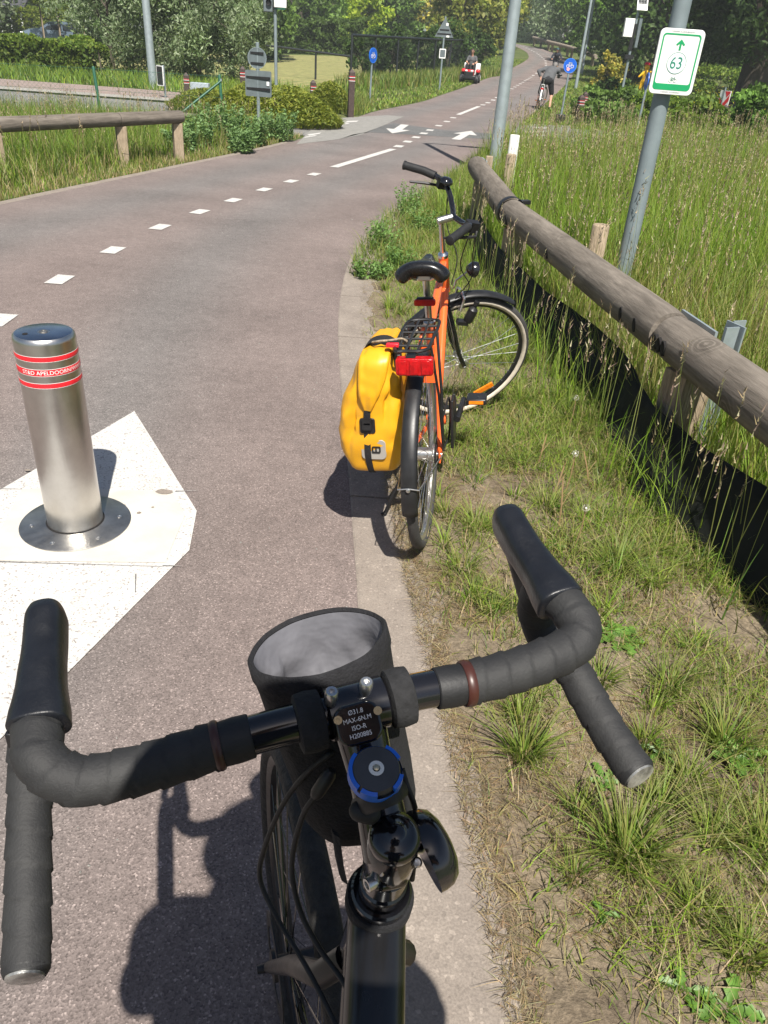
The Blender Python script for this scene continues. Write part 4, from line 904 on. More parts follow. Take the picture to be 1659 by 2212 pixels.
mb = MB().tube(spline([D(770, 1745, .605), D(800, 1735, .575), D(845, 1718, .570), D(868, 1700, .595)], 5), .0075, 10, sq=.55); mb.build('mount_strap', M_rubber, fb)
MB().capsule(D(776, 1752, .590), .008, D(800, 1758, .590), .008).build('strap_end', M_rubber, fb, smooth=180)
# top cap
MB().lathe(CAP-sx_*.004, sx_, [(.0200, -.004), (.0206, .001), (.0196, .006), (.0135, .0095), (.0084, .0105), (.0080, .0112), (.0045, .0128), (.0005, .0132)], 36).build('top_cap', M_blackgl, fb, smooth=60)
for i, (h0, h1, r_) in enumerate(((-.080, -.056, .0195), (-.098, -.081, .0205), (-.112, -.099, .0265))):
    MB().lathe(CAP+sx_*h0, sx_, [(r_-.002, 0), (r_, .002), (r_, h1-h0-.002), (r_-.002, h1-h0)], 32).build('headset_spacer' if i < 2 else 'headset_cover', M_blackgl, fb)
HT = CAP-sx_*.112; HB = CAP-sx_*.25
MB().lathe(HB, sx_, [(.027, 0), (.026, .02), (.024, .07), (.0265, .137)], 28).build('head_tube', M_blackgl, fb)
MB().lathe(HT-sx_*.018, sx_, [(.0285, 0), (.030, .003), (.030, .016), (.0285, .019)], 32).build('webbing_strap', M_cordura, fb)
# stem clamp bolts
for px, py, d_ in ((834, 1870, .600), (808, 1904, .610)): MB().lathe(D(px, py, d_), -bard*.9+Vector((0, -.3, .1)), [(.0052, -.003), (.0055, .001), (.0055, .007), (.0035, .007), (.003, .003)], 12).build('clamp_bolt', M_alu, fb)
for px, py, d_ in ((855, 1868, .602), (838, 1905, .612)): MB().capsule(D(px-16, py+4, d_), .0068, D(px+26, py-6, d_+.006), .0068).build('clamp_lug', M_blackgl, fb, smooth=180)
# bell on the right
BL = D(912, 1842, .625); ba = (bard*.92+Vector((.05, .12, .22))).normalized()
be = MB().lathe(BL, ba, [(.0330, 0), (.0332, .005), (.0320, .012), (.0275, .0185), (.0185, .0228), (.008, .0246), (.001, .025)], 36).build('bell', M_blackgl, fb, smooth=60)
MB().lathe(BL, ba, [(.0322, .0006), (.0190, .0105), (.001, .0115)], 30).build('bell_inside', M_blackpl, be)
MB().tube([D(868, 1838, .615), BL+ba*.006], .0035, 10).build('bell_axle', M_alu, be)
MB().capsule(D(866, 1835, .607), .0065, D(884, 1842, .607), .0060).build('bell_mount', M_alu, be, smooth=180)
MB().tube([D(884, 1846, .606), D(900, 1862, .605)], .0020, 8).build('striker_arm', M_alu, be)
MB().lathe(D(901, 1863, .607), CAM-D(901, 1863, .607), [(.0040, -.004), (.0042, .002), (.0028, .004), (.001, .0042)], 14).build('striker', M_alu, be)
# frame
tt0 = HT-sx_*.028; tt1 = Vector((.035, -.28, .86)); dt0 = HB+sx_*.035; BBf = Vector((.03, -.10, .29))
M_frame = mat('satin black frame', (.010, .010, .011), .30, var=.2, vs=8, coat=.3)
MB().tube([tt0, lerp(tt0, tt1, .3), tt1], [.0225, .021, .017], 20, sq=1.15).build('top_tube', M_frame, fb)
MB().tube([dt0, BBf], [.024, .026], 20).build('down_tube', M_frame, fb)
MB().tube([BBf, tt1, tt1+Vector((.0, -.05, .12))], [.018, .016, .014], 14).build('seat_tube', M_frame, fb)
# fork and front wheel
wh = Vector((C0-SB)); wh = Vector((stf.x, stf.y, 0)).normalized(); fwd = Vector((-.317, .948, 0))
Mf = Matrix.Translation(axle) @ Matrix(((fwd.x, -fwd.y, 0, 0), (fwd.y, fwd.x, 0, 0), (0, 0, 1, 0), (0, 0, 0, 1)))
Mfl = WM[fb.name].inverted() @ Mf
wheel(fb, (0, 0, 0), Mfl, Rw=.352, tr=.0205, rimm=M_blackpl, spm=M_blackgl, hubm=M_blackpl, nsp=28, name='front_wheel', hubw=.055, tyre=mat('gravel tyre', (.022, .020, .018), .85, var=.4, vs=50, bump=.8, bs=90, bd=.008))
mb = MB(); lat = Vector((-fwd.y, fwd.x, 0))
for s_ in (-1, 1): mb.tube([HB-sx_*.01+lat*s_*.020, HB-sx_*.04+lat*s_*.044, lerp(HB, axle, .4)+lat*s_*.052, lerp(HB, axle, .75)+lat*s_*.055, axle+lat*s_*.056], [.014, .0135, .012, .010, .009], 12)
mb.lathe(HB-sx_*.02, sx_, [(.022, -.01), (.027, .0), (.027, .02)], 24); mb.build('fork', M_blackpl, fb)
MB().lathe(axle+lat*.046, lat, [(.08, 0), (.08, .0018), (.058, .0018), (.058, 0)], 40, cap=False).build('brake_disc', M_blackpl, fb)
# rear half, under the rider
RA = Vector((.06, -.52, .35)); wheel(fb, (0, 0, 0), WM[fb.name].inverted() @ (Matrix.Translation(RA) @ Matrix.Rotation(R(90), 4, 'Z')), Rw=.352, tr=.0205, rimm=M_blackpl, nsp=28, name='rear_wheel', hubw=.055)
mb = MB()
for s_ in (-1, 1): mb.tube([tt1+Vector((s_*.02, -.01, -.04)), RA+Vector((s_*.06, 0, 0))], .008, 8); mb.tube([BBf+Vector((s_*.03, -.02, 0)), RA+Vector((s_*.06, 0, 0))], .009, 8)
mb.build('rear_stays', M_frame, fb)
MB().capsule(tt1+Vector((0, -.20, .16)), .055, tt1+Vector((0, .06, .16)), .022).build('saddle', M_blackpl, fb, smooth=180)
for s_, a in ((1, -.6), (-1, .6)):
    tip = BBf+Vector((s_*.11, math.sin(a)*.17, -math.cos(a)*.0+.02)); cr_ = MB().tube([BBf+Vector((s_*.07, 0, 0)), tip], .011, 8).build('crank', M_blackpl, fb); MB().box(tip+Vector((s_*.05, 0, 0)), (.09, .08, .02)).build('pedal', M_blackpl, cr_)
# cables
def cable(pts, r_=.0026): return MB().tube(spline([D(*p) for p in pts], 6), r_, 8).build('cable', M_rubber, fb, smooth=180)
cable([(716, 1625, .665), (660, 1672, .68), (610, 1740, .71), (572, 1830, .75), (562, 1900, .77), (600, 1985, .76), (663, 2091, .73), (724, 2212, .70), (770, 2330, .68)])
cable([(717, 1665, .66), (679, 1722, .665), (655, 1760, .68), (634, 1835, .70), (632, 1899, .71), (653, 1979, .71), (695, 2056, .70), (743, 2123, .68), (775, 2190, .67)])
MB().lathe(D(679, 1722, .663), D(715, 1668, .658)-D(679, 1722, .663), [(.004, 0), (.006, .004), (.0065, .02), (.006, .026), (.004, .030)], 10).build('cable_adjuster', M_blackpl, fb)
cable([(868, 1660, .65), (880, 1700, .645), (895, 1740, .65), (902, 1790, .68), (890, 1900, .72)])
# ------------------------------------------------------------------ handlebar pouch
pb_ = thing('handlebar_pouch', D(700, 1700, .74), 'open black fabric pouch with grey lining strapped to the handlebar', 'pouch')
rc = D(688, 1389, .675); pa = (Rp[0]-Lp[0]); pa.z *= 1.0; pa = pa.normalized(); pf = Vector((-pa.y, pa.x, 0)).normalized(); pu = pa.cross(pf).normalized(); pdn = (-pu*.95 + pf*-.14 + pa*.13).normalized()
def loopxy(k, n, A, B, seed=0):
    a = 2*math.pi*k/n; ca, sa_ = math.cos(a), math.sin(a)
    return A*math.copysign(abs(ca)**.95, ca)*(1+.05*sa_*ca), B*math.copysign(abs(sa_)**1.12, sa_)
n = 48
def pouchloops(levels):
    vs = []
    for (dep, A, B, nz) in levels:
        for k in range(n):
            u, v = loopxy(k, n, A, B); a = 2*math.pi*k/n
            f = nz*(mnoise.noise((math.cos(a)*2.3, math.sin(a)*2.3, dep*22))+.5*mnoise.noise((math.cos(a)*6, math.sin(a)*6, dep*40))-(.9*abs(mnoise.noise((math.cos(a)*4, math.sin(a)*4+dep*30, dep*12))) if nz > .005 else 0))
            vs.append(rc+pdn*dep+pa*(u+f*math.cos(a))+pf*(v+f*math.sin(a))+pu*(.006*math.cos(a+.5) if dep < .03 else 0))
    m = len(levels); return vs, [(j*n+k, j*n+(k+1) % n, (j+1)*n+(k+1) % n, (j+1)*n+k) for j in range(m-1) for k in range(n)]
vs, fs = pouchloops([(.0, .0585, .0400, .001), (-.003, .0610, .0425, .001), (.0, .0635, .0450, .001), (.016, .0640, .0455, .001), (.020, .0625, .0445, .001), (.04, .0620, .0470, .003), (.09, .0610, .0500, .003), (.14, .0600, .0500, .003), (.19, .0580, .0480, .003), (.205, .0530, .0430, .002)])
fs.append(tuple(range(9*n, 10*n)))
pbody = MB().add(vs, fs).build('outer_shell', M_cordura, pb_, smooth=60)
vs, fs = pouchloops([(.0005, .0584, .0399, .001), (.012, .0560, .0380, .001), (.025, .0555, .0385, .007), (.035, .0550, .0385, .012), (.046, .0540, .0380, .015), (.058, .0520, .0360, .017), (.07, .0480, .0340, .018), (.082, .0400, .0290, .016), (.09, .018, .014, .006)])
fs.append(tuple(range(8*n, 9*n))[::-1]); MB().add(vs, fs).build('lining', M_lining, pb_, smooth=180, subsurf=1)
for t0, t1 in (((640, 1566, .6165), (699, 1551, .622)), ((836, 1512, .637), (888, 1499, .642))):
    p0, p1 = D(*t0), D(*t1); L = (p1-p0).length; MB().lathe(p0, p1-p0, [(.0195, 0), (.0238, .0015), (.0250, L*.5), (.0238, L-.0015), (.0195, L)], 28).build('velcro_strap', M_velcro, pb_)
strap_pts = [D(725, 1800, .69), D(733, 1860, .70), D(742, 1900, .71)]
MB().tube(strap_pts, .008, 4, sq=.25).build('hanging_strap', M_cordura, pb_)

# ================================================================== people
def body_mesh(segs, name, m, root, vox=.016, sm=4, world=False):
    mb = MB()
    for p0, r0, p1, r1 in segs: mb.capsule(p0, r0, p1, r1, 12)
    return mb.build(name, m, root, world=world, smooth=180, remesh=vox, smoothit=sm)
def hand_segs(w_, d, side, palm=.09, curl=.6):
    # wrist w_, direction d of the hand, side vector across the palm
    w_, d, side = Vector(w_), Vector(d).normalized(), Vector(side).normalized(); nn = d.cross(side).normalized(); out = [(w_, .027, w_+d*.05, .032)]
    for k, L in enumerate((.068, .078, .074, .058)):
        b = w_+d*palm*.85+side*(k-1.5)*.019; k1 = b+d*L*.5; k2 = k1+(d*(1-curl)+nn*curl).normalized()*L*.55
        out += [(w_+d*.03+side*(k-1.5)*.013, .014, b, .0105), (b, .0100, k1, .0095), (k1, .0095, k2, .008)]
    b = w_+d*.03-side*.028; k1 = b+(d*.6-side*.7).normalized()*.04; out += [(b, .014, k1, .011), (k1, .011, k1+(d*.8+nn*.5).normalized()*.03, .0095)]
    return out
def head(root, c_, fwd_, hair, M=None, helmet=None, glasses=False, hairlen=0.0, r_=.095):
    c_ = Vector(c_); f = Vector(fwd_).normalized(); s_ = f.cross(Vector((0, 0, 1))).normalized(); u = s_.cross(f)
    hs = [(c_+u*.02-f*.01, r_*.98, c_+u*.02+f*.015, r_*.92), (c_-u*.055+f*.03, r_*.62, c_-u*.075+f*.045, r_*.42), (c_+f*.095-u*.0, .014, c_+f*.112-u*.025, .017), (c_+f*.085-u*.055-s_*.015, .010, c_+f*.085-u*.055+s_*.015, .010), (c_+f*.088+u*.028-s_*.04, .010, c_+f*.088+u*.028+s_*.04, .010)]
    for q in (-1, 1): hs.append((c_+s_*q*.088-f*.01+u*.015, .018, c_+s_*q*.09-f*.012-u*.02, .013))
    return hs
def head_extras(root, c_, fwd_, hairm, helmet=None, glasses=False, r_=.095, bald=False, helmm=None):
    c_ = Vector(c_); f = Vector(fwd_).normalized(); s_ = f.cross(Vector((0, 0, 1))).normalized(); u = s_.cross(f)
    body_mesh([(c_+u*.038-f*.022, r_*1.03, c_+u*.045+f*.005, r_*.97), (c_-f*.055-u*.01, r_*.72, c_-f*.05-u*.05, r_*.55)] + ([] if not bald else []), 'hair', hairm, root, .014, 2)
    for q in (-1, 1):
        MB().capsule(c_+f*.083+s_*q*.033+u*.012, .009, c_+f*.084+s_*q*.033+u*.012, .009).build('eye', M_dark, root, world=False, smooth=180)
    if glasses:
        mb = MB()
        for q in (-1, 1): mb.box(c_+f*.100+s_*q*.034+u*.010, (.052, .006, .036), Matrix((s_, f, u)).transposed())
        mb.tube([c_+f*.10-s_*.085+u*.02, c_+f*.104+u*.022, c_+f*.10+s_*.085+u*.02], .004, 5)
        for q in (-1, 1): mb.tube([c_+f*.10+s_*q*.085+u*.02, c_+s_*q*.10+u*.02], .004, 5)
        mb.build('sunglasses', M_blackgl, root, world=False)
    if helmet is not None:
        vs = []; n = 20; lv = 7
        for j in range(lv):
            ph = R(5+85*j/(lv-1))
            for k in range(n):
                a = 2*math.pi*k/n; rr = r_*1.28; vs.append(c_+u*(.025+math.sin(ph)*rr*.88)+(f*math.cos(a)*1.12+s_*math.sin(a)*.92)*rr*math.cos(ph)-f*.008)
        fs = [(j*n+k, j*n+(k+1) % n, (j+1)*n+(k+1) % n, (j+1)*n+k) for j in range(lv-1) for k in range(n)]
        o = MB().add(vs, fs).build('helmet', helmet, root, world=False, smooth=180); q = o.modifiers.new('s', 'SOLIDIFY'); q.thickness = .018; q.offset = -1
        for k in (-1, 0, 1): MB().box(c_+u*.135+s_*k*.042-f*.01-u*abs(k)*.014, (.014, .12, .012), Matrix((s_, f, u)).transposed()).build('helmet_vent', M_dark, root, world=False)
M_hairg = mat('grey hair', (.16, .15, .14), .7, var=.3, vs=60, bump=.5, bs=120); M_hairb = mat('brown hair', (.05, .03, .02), .6, var=.3, vs=60, bump=.5, bs=120)
M_black_cloth = mat('black cloth', (.012, .012, .014), .85, var=.3, vs=10, bump=.3, bs=30); M_greyshirt = mat('grey shirt cloth', (.085, .088, .092), .85, var=.15, vs=8, bump=.4, bs=22, bd=.01)
M_darkshirt = mat('dark navy cloth', (.018, .022, .032), .85, var=.2, vs=8, bump=.3, bs=24); M_jacket = mat('blue jacket cloth', (.04, .06, .11), .8, var=.2, vs=8, bump=.3, bs=24)
M_jeans = mat('denim', (.035, .05, .085), .85, var=.25, vs=14, bump=.3, bs=60); M_shoe = mat('dark shoe leather', (.02, .018, .017), .5, var=.2)
# the rider who takes the picture stands astride the foreground bicycle; only the shadow is in the frame
ph_ = thing('person', (.06, -.42, 0), 'person astride the foreground bicycle whose shadow falls on the path', 'person')
hp = Vector((.05, -.12, 1.745)); sh = {s_: Vector((.07+s_*.20, -.15, 1.50)) for s_ in (-1, 1)}; el = {s_: Vector((.07+s_*.28, -.07, 1.24)) for s_ in (-1, 1)}; wr = {-1: Vector((-.055, -.085, 1.545)), 1: Vector((.065, -.085, 1.545))}
segs = [(Vector((-.01, -.34, .98)), .13, Vector((-.01, -.25, 1.2)), .14), (Vector((.13, -.34, .98)), .13, Vector((.15, -.25, 1.2)), .14), (Vector((.0, -.24, 1.2)), .145, Vector((.0, -.17, 1.40)), .14), (Vector((.13, -.24, 1.2)), .145, Vector((.14, -.17, 1.40)), .14), (sh[-1], .08, sh[1], .08), (Vector((.06, -.14, 1.5)), .058, hp-Vector((0, 0, .09)), .052)]
arms = []
for s_ in (-1, 1): arms += [(sh[s_], .055, el[s_], .042), (el[s_], .040, wr[s_], .027)]
legs = []
for s_ in (-1, 1):
    hip, kn, an = Vector((.06+s_*.09, -.36, .98)), Vector((.06+s_*.19, -.40, .52)), Vector((.06+s_*.22, -.45, .10)); legs += [(hip, .09, kn, .062), (kn, .058, an, .042), (an-Vector((0, .04, .055)), .04, an+Vector((s_*.03, .16, -.065)), .032)]
W0 = WM[ph_.name].inverted()
def tl(S): return [(W0 @ Vector(a), r0, W0 @ Vector(b), r1) for a, r0, b, r1 in S]
hands = hand_segs(wr[-1], (.25, .35, .5), (.2, .6, -.7), curl=.5)+hand_segs(wr[1], (-.25, .35, .5), (-.2, .6, -.7), curl=.5)
body_mesh(tl(segs+arms+legs+hands+head(None, hp, (0, 1, -.3), None)), 'body', M_skin, ph_, .014, 3)
body_mesh(tl([(a, r0+.014, b, r1+.014) for a, r0, b, r1 in segs[:5]]+[(sh[s_], .07, lerp(sh[s_], el[s_], .8), .058) for s_ in (-1, 1)]), 'shirt', M_jacket, ph_, .016, 4)
body_mesh(tl([(Vector((-.01, -.35, 1.02)), .142, Vector((.13, -.35, .99)), .142)]+[(a, r0+.014, b, r1+.012) for a, r0, b, r1 in legs[0:1]+legs[3:4]]), 'shorts', M_black_cloth, ph_, .016, 4)
head_extras(ph_, W0 @ hp, (0, 1, -.3), M_hairb, helmet=M_whitetxt)
tel = thing('phone', (.005, -.022, 1.6), 'black phone held up in front of the rider', 'phone', rot=(R(90-31.2), 0, 0))
MB().prism(rrect(.076, .158, .010), (0, -.03, .012), (1, 0, 0), (0, 1, 0), .008).build('case', M_blackpl, tel, world=False, bevel=.002)
MB().prism(rrect(.068, .148, .008), (0, -.03, .0123), (1, 0, 0), (0, 1, 0), .0002).build('screen', M_glass, tel, world=False)
# ================================================================== signs, posts and fences further off
def brown_post(px, py, h, label, s_=.145, group='brown posts with red and white bands'):
    b = T(px, py); t = thing('bollard_post', b, label, 'post', group)
    MB().box((0, 0, h/2-.1), (s_, s_, h+.2-.05), Matrix.Rotation(.25, 3, 'Z')).build('shaft', M_brown, t, world=False, bevel=.006)
    MB().box((0, 0, h-.001), (s_*1.02, s_*1.02, .075), Matrix.Rotation(.25, 3, 'Z'), .25).build('pyramid_cap', M_brown, t, world=False)
    for z_, m in ((h-.115, M_red), (h-.137, M_whitetxt), (h-.190, M_red), (h-.212, M_whitetxt)):
        MB().box((0, 0, z_), (s_*1.02, s_*1.02, .010), Matrix.Rotation(.25, 3, 'Z')).build('band', m, t, world=False, smooth=0)
    return t
brown_post(405, 214, .60, 'brown square post behind the green wire fence brace')
brown_post(526, 224, .86, 'brown square post left of the grey round sign back')
brown_post(676, 235, .66, 'short brown post rising from the yellow green shrubs')
brown_post(757, 253, 1.02, 'tall brown post at the left corner of the crossing')
brown_post(1247, 268, .72, 'brown post with red white bands right of the blue cycle sign', .16)
brown_post(1256, 255, .72, 'second brown post just behind the one near the blue sign', .14)
brown_post(1541, 248, .62, 'brown post in front of the red white arrow board', .17)
brown_post(1561, 258, .45, 'low brown post stub beside the red white arrow board', .17)
cirp = lambda r_, n=28: [(math.cos(2*math.pi*i/n)*r_, math.sin(2*math.pi*i/n)*r_) for i in range(n)]
def signpost(name, px, py, h, label, cat, r_=.03, m=None, lean=(0, 0), group=None):
    b = T(px, py); t = thing(name, b, label, cat, group)
    MB().lathe((0, 0, -.2), (lean[0], lean[1], 1), [(r_, 0), (r_, h+.2), (r_*.6, h+.21)], 12).build('pole', m or M_greypole, t, world=False)
    return t, b
# grey backs at the left of the path
t, b = signpost('traffic_sign', 559, 284, 1.50, 'grey backs of a round and a rectangular sign on one pole', 'traffic sign', .032, lean=(.004, 0))
Xs, Zs = Vector((1, .05, 0)).normalized(), Vector((0, 0, 1))
rd = MB().prism(cirp(.175), (0, -.030, 1.255), Xs, Zs, .02).build('round_plate', M_signback, t, world=False)
mb = MB(); ring(mb, cirp(.178), cirp(.166), (0, -.034, 1.255), Xs, Zs, .03); mb.build('rim', M_greypole, rd, world=False)
for z_ in (1.335, 1.165): MB().box((0, -.036, z_), (.25, .012, .04)).build('rail', M_blackpl, rd, world=False)
rc_ = MB().prism(rrect(.50, .44, .03), (.015, -.030, .83), Xs, Zs, .02).build('rectangular_plate', M_signback, t, world=False)
for z_ in (.93, .74): MB().box((.015, -.036, z_), (.46, .014, .045)).build('rail', M_blackpl, rc_, world=False)
MB().box((.20, -.034, .84), (.05, .004, .07)).build('sticker', M_white, rc_, world=False)
# small panel seen edge on
t, b = signpost('traffic_sign', 358, 216, .80, 'small black backed panel with white edge on a grey post by the street', 'traffic sign', .03)
pl = MB().prism(rrect(.32, .46, .03), (-.10, -.035, .56), Vector((.7, -.7, 0)).normalized(), Zs, .02).build('panel', M_blackpl, t, world=False)
mb = MB(); ring(mb, rrect(.33, .47, .03), rrect(.29, .43, .02), (-.10, -.036, .56), Vector((.7, -.7, 0)).normalized(), Zs, .024); mb.build('white_edge', M_white, pl, world=False)
# light plate on the ground
b = T(432, 215); t = thing('utility_cabinet', b, 'low pale grey utility plate behind the wire fence', 'cabinet'); MB().box((0, .1, .26), (.52, .22, .30), None, .96).build('housing', mat('pale blue grey metal', (.36, .42, .46), .5, .1, .1), t, world=False, bevel=.01); MB().box((0, .1, .05), (.44, .16, .16)).build('plinth', M_conc, t, world=False)
# blue cycle signs
M_bluer = mat('lighter blue sign rim', (.04, .22, .75), .4, var=.05)
def bike_symbol(parent, O, X, s_, m):
    mb = MB(); X = Vector(X)
    def st(a, b, wd=.014):
        a, b = Vector(a)*s_, Vector(b)*s_; d = (b-a).normalized(); q = Vector((-d.y, d.x))*wd*s_/2*3; mb.prism([tuple(a-q), tuple(b-q), tuple(b+q), tuple(a+q)], O, X, Zs, .002)
    for cx_ in (-.48, .48): ring(mb, [(x*s_+cx_*s_, y*s_-.12*s_) for x, y in cirp(.31, 16)], [(x*s_+cx_*s_, y*s_-.12*s_) for x, y in cirp(.24, 16)], O, X, Zs, .002)
    for a, b_ in (((-.48, -.12), (-.2, .28)), ((-.2, .28), (.3, .28)), ((-.2, .28), (0, -.12)), ((0, -.12), (.3, .28)), ((0, -.12), (-.48, -.12)), ((.48, -.12), (.25, .45)), ((.25, .45), (.42, .47)), ((-.2, .28), (-.26, .42)), ((-.36, .42), (-.14, .42))): st(a, b_)
    return mb.build('bicycle_symbol', m, parent, world=False, smooth=0)
def blue_sign(px, py, h, yaw, label, rad=.2, r_=.028, lean=(0, 0)):
    t, b = signpost('cycle_sign', px, py, h, label, 'traffic sign', r_, lean=lean)
    X = Vector((math.cos(yaw), math.sin(yaw), 0)); Nn = X.cross(Zs); O = Nn*.035+Vector((lean[0]*h, lean[1]*h, h-rad*.9))
    d = MB().prism(cirp(rad, 36), O, X, Zs, .018).build('disc', M_blue, t, world=False)
    mb = MB(); ring(mb, cirp(rad, 36), cirp(rad*.93, 36), O+Nn*.002, X, Zs, .003); mb.build('rim', M_bluer, d, world=False)
    bike_symbol(d, O+Nn*.004, X, rad*.72, M_whitetxt)
    for z_ in (.07, -.07): MB().box(O-Nn*.02+Vector((0, 0, z_)), (.10, .05, .02), Matrix.Rotation(yaw, 3, 'Z')).build('clamp', M_galv, d, world=False)
    return t, d, O, X, Nn
t, d, O, X, Nn = blue_sign(1209, 264, 1.62, R(-4), 'round blue cycle path sign facing us on the right verge', .185, .03, (.02, 0))
MB().prism(cirp(.045, 16), O+Nn*.006+X*-.04+Vector((0, 0, -.09)), X, Zs, .002).build('sticker', mat('pale pink sticker', (.75, .35, .38), .5), d, world=False)
MB().box((.01, -.02, .05), (.30, .2, .32), None, .9).build('black_foot', M_blackpl, t, world=False, bevel=.01)
blue_sign(798, 229, 1.52, R(58), 'round blue cycle path sign turned sideways on the left verge', .20, .028, (.01, 0))
blue_sign(1375, 285, 1.42, R(-92), 'round blue sign seen edge on above the bramble', .21, .032, (.01, 0))
# triangle back with a small panel below
t, b = signpost('traffic_sign', 949, 194, 2.72, 'triangular sign back on a slim grey pole beside the mown verge', 'traffic sign', .04)
tri = MB().prism([(-.40, 0), (.40, 0), (.03, .68), (-.03, .68)], (0, -.045, 1.98), Vector((1, 0, 0)), Zs, .02).build('triangle_plate', M_signback, t, world=False)
for z_, wd in ((2.10, .60), (2.25, .40)): MB().box((0, -.052, z_), (wd, .012, .05)).build('rail', M_blackpl, tri, world=False)
MB().box((.1, -.05, 2.45), (.10, .004, .10)).build('sticker', M_white, tri, world=False); MB().box((.16, -.05, 2.02), (.12, .004, .07)).build('sticker', M_white, tri, world=False)
pl = MB().prism(rrect(.27, .34, .03), (0, -.045, 1.38), Vector((1, 0, 0)), Zs, .02).build('panel', M_signback, t, world=False)
mb = MB(); ring(mb, rrect(.28, .36, .03), rrect(.22, .28, .02), (0, -.049, 1.38), Vector((1, 0, 0)), Zs, .03); mb.build('white_frame', M_white, pl, world=False)
# warning beacons with solar panel
t, b = signpost('warning_beacon', 597, 222, 2.35, 'slim pole with dark flasher case and white battery box', 'beacon', .045, lean=(-.004, 0))
ca = MB().box((-.20, .0, 2.62), (.26, .10, .85)).build('flasher_case', M_signback, t, world=False, bevel=.02)
for z_ in (2.42, 2.68): MB().lathe((-.17, -.05, z_), (0, -1, 0), [(.07, 0), (.08, .06), (.075, .06), (.06, .01)], 16).build('lamp_hood', M_blackpl, ca, world=False)
MB().box((.13, -.02, 2.62), (.34, .22, .62), Matrix.Rotation(.2, 3, 'Z')).build('battery_box', M_white, t, world=False, bevel=.015); MB().box((.13, -.02, 2.29), (.30, .2, .04)).build('box_foot', M_greensteel, t, world=False)
MB().box((-.06, 0, 2.30), (.20, .07, .10)).build('bracket', M_blackpl, t, world=False)
t, b = signpost('warning_beacon', 1336, 232, 3.45, 'leaning pole with solar panel and white battery box above the bramble', 'beacon', .05, lean=(.012, 0))
MB().box((.12, -.10, 3.55), (.40, .05, .50), Matrix.Rotation(-.5, 3, 'X')).build('solar_panel', M_white, t, world=False)
mb = MB()
for i in range(3):
    for j in range(4): MB().box((.12+(i-1)*.11, -.128+.002*j, 3.39+j*.10), (.10, .008, .085), Matrix.Rotation(-.5, 3, 'X')).build('solar_cell', M_glass, t, world=False)
MB().box((-.22, -.03, 2.75), (.36, .20, .62)).build('battery_box', M_white, t, world=False, bevel=.015)
MB().box((.20, .02, 2.6), (.12, .16, 1.0)).build('flasher_case', M_signback, t, world=False, bevel=.015)
MB().box((0, 0, 2.45), (.14, .14, .9)).build('mast_sleeve', M_blackpl, t, world=False, bevel=.01)
MB().box((.02, -.05, 1.78), (.34, .12, .16)).build('dark_shelf', M_blackpl, t, world=False)
# red white arrow board
b = T(1551, 256); t = thing('arrow_board', b, 'red and white diagonal arrow board in the buttercup meadow', 'sign')
MB().tube([(0, 0, -.2), (0, 0, 1.05)], .03, 10).build('pole', M_greypole, t, world=False)
X = Vector((.45, -.9, 0)).normalized(); bp = MB().prism(rrect(.52, .66, .03), (.02, -.05, .62), X, Zs, .02).build('board', M_white, t, world=False); Nn = X.cross(Zs)
MB().prism([(-.24, -.31), (-.02, -.31), (.24, .0), (.24, .22), (.0, -.08), (-.24, .10)], Vector((.02, -.05, .62))+Nn*.003, X, Zs, .002).build('red_arrow', M_red, bp, world=False)
MB().prism([(-.02, .31), (.24, .31), (.24, .26), (.1, .1)], Vector((.02, -.05, .62))+Nn*.003, X, Zs, .002).build('red_corner', M_red, bp, world=False)
# yellow child figure by the right-hand field
b = T(1400, 205); t = thing('warning_figure', AY(1395, 160, 42.0)-Vector((0, 0, .75)), 'small yellow safety figure on a stake among the dark trees', 'figure')
M_yf = mat('yellow plastic', (.75, .42, .01), .45, var=.1)
body_mesh([((0, 0, .45), .15, (0, 0, .80), .13), ((0, 0, 1.02), .13, (0, 0, 1.05), .13), ((-.1, 0, .45), .08, (-.14, 0, .15), .07), ((.1, 0, .45), .08, (.14, 0, .15), .07), ((-.12, 0, .80), .06, (-.30, -.02, .62), .05), ((.12, 0, .80), .06, (.34, -.02, .90), .05)], 'figure_body', M_yf, t, .03, 3)
MB().tube([(0, .05, -.6), (0, .05, .5)], .03, 8).build('stake', M_post, t, world=False)
MB().lathe((0, 0, 1.13), (0, 0, 1), [(.15, 0), (.14, .05), (.09, .10), (.001, .11)], 14).build('red_cap', M_red, t, world=False)
MB().box((.42, -.02, .92), (.14, .02, .10)).build('signal_disc', M_white, t, world=False)
# lamp posts further along the path
pole('lamp_post', T(1243, 192), 6.5, .09, .05, 'thin grey lamp post rising beside the far path bend', 'lamp post', M_galv, (.012, 0), head=-.9)
pole('lamp_post', T(1256, 160), 7.0, .09, .05, 'faint second lamp post behind at the path bend', 'lamp post', M_galv, (.004, 0), head=-.9)
pole('lamp_post', T(332, 192), 6.5, .125, .09, 'pale grey lamp post in front of the silvery willow shrub', 'lamp post', M_galv, (-.0105, 0), head=.9)
pole('lamp_post', AY(667, 60, 90)-Vector((0, 0, 1.8)), 7, .07, .05, 'very thin distant pole against the trees above the field', 'lamp post', M_galv, (0, 0))
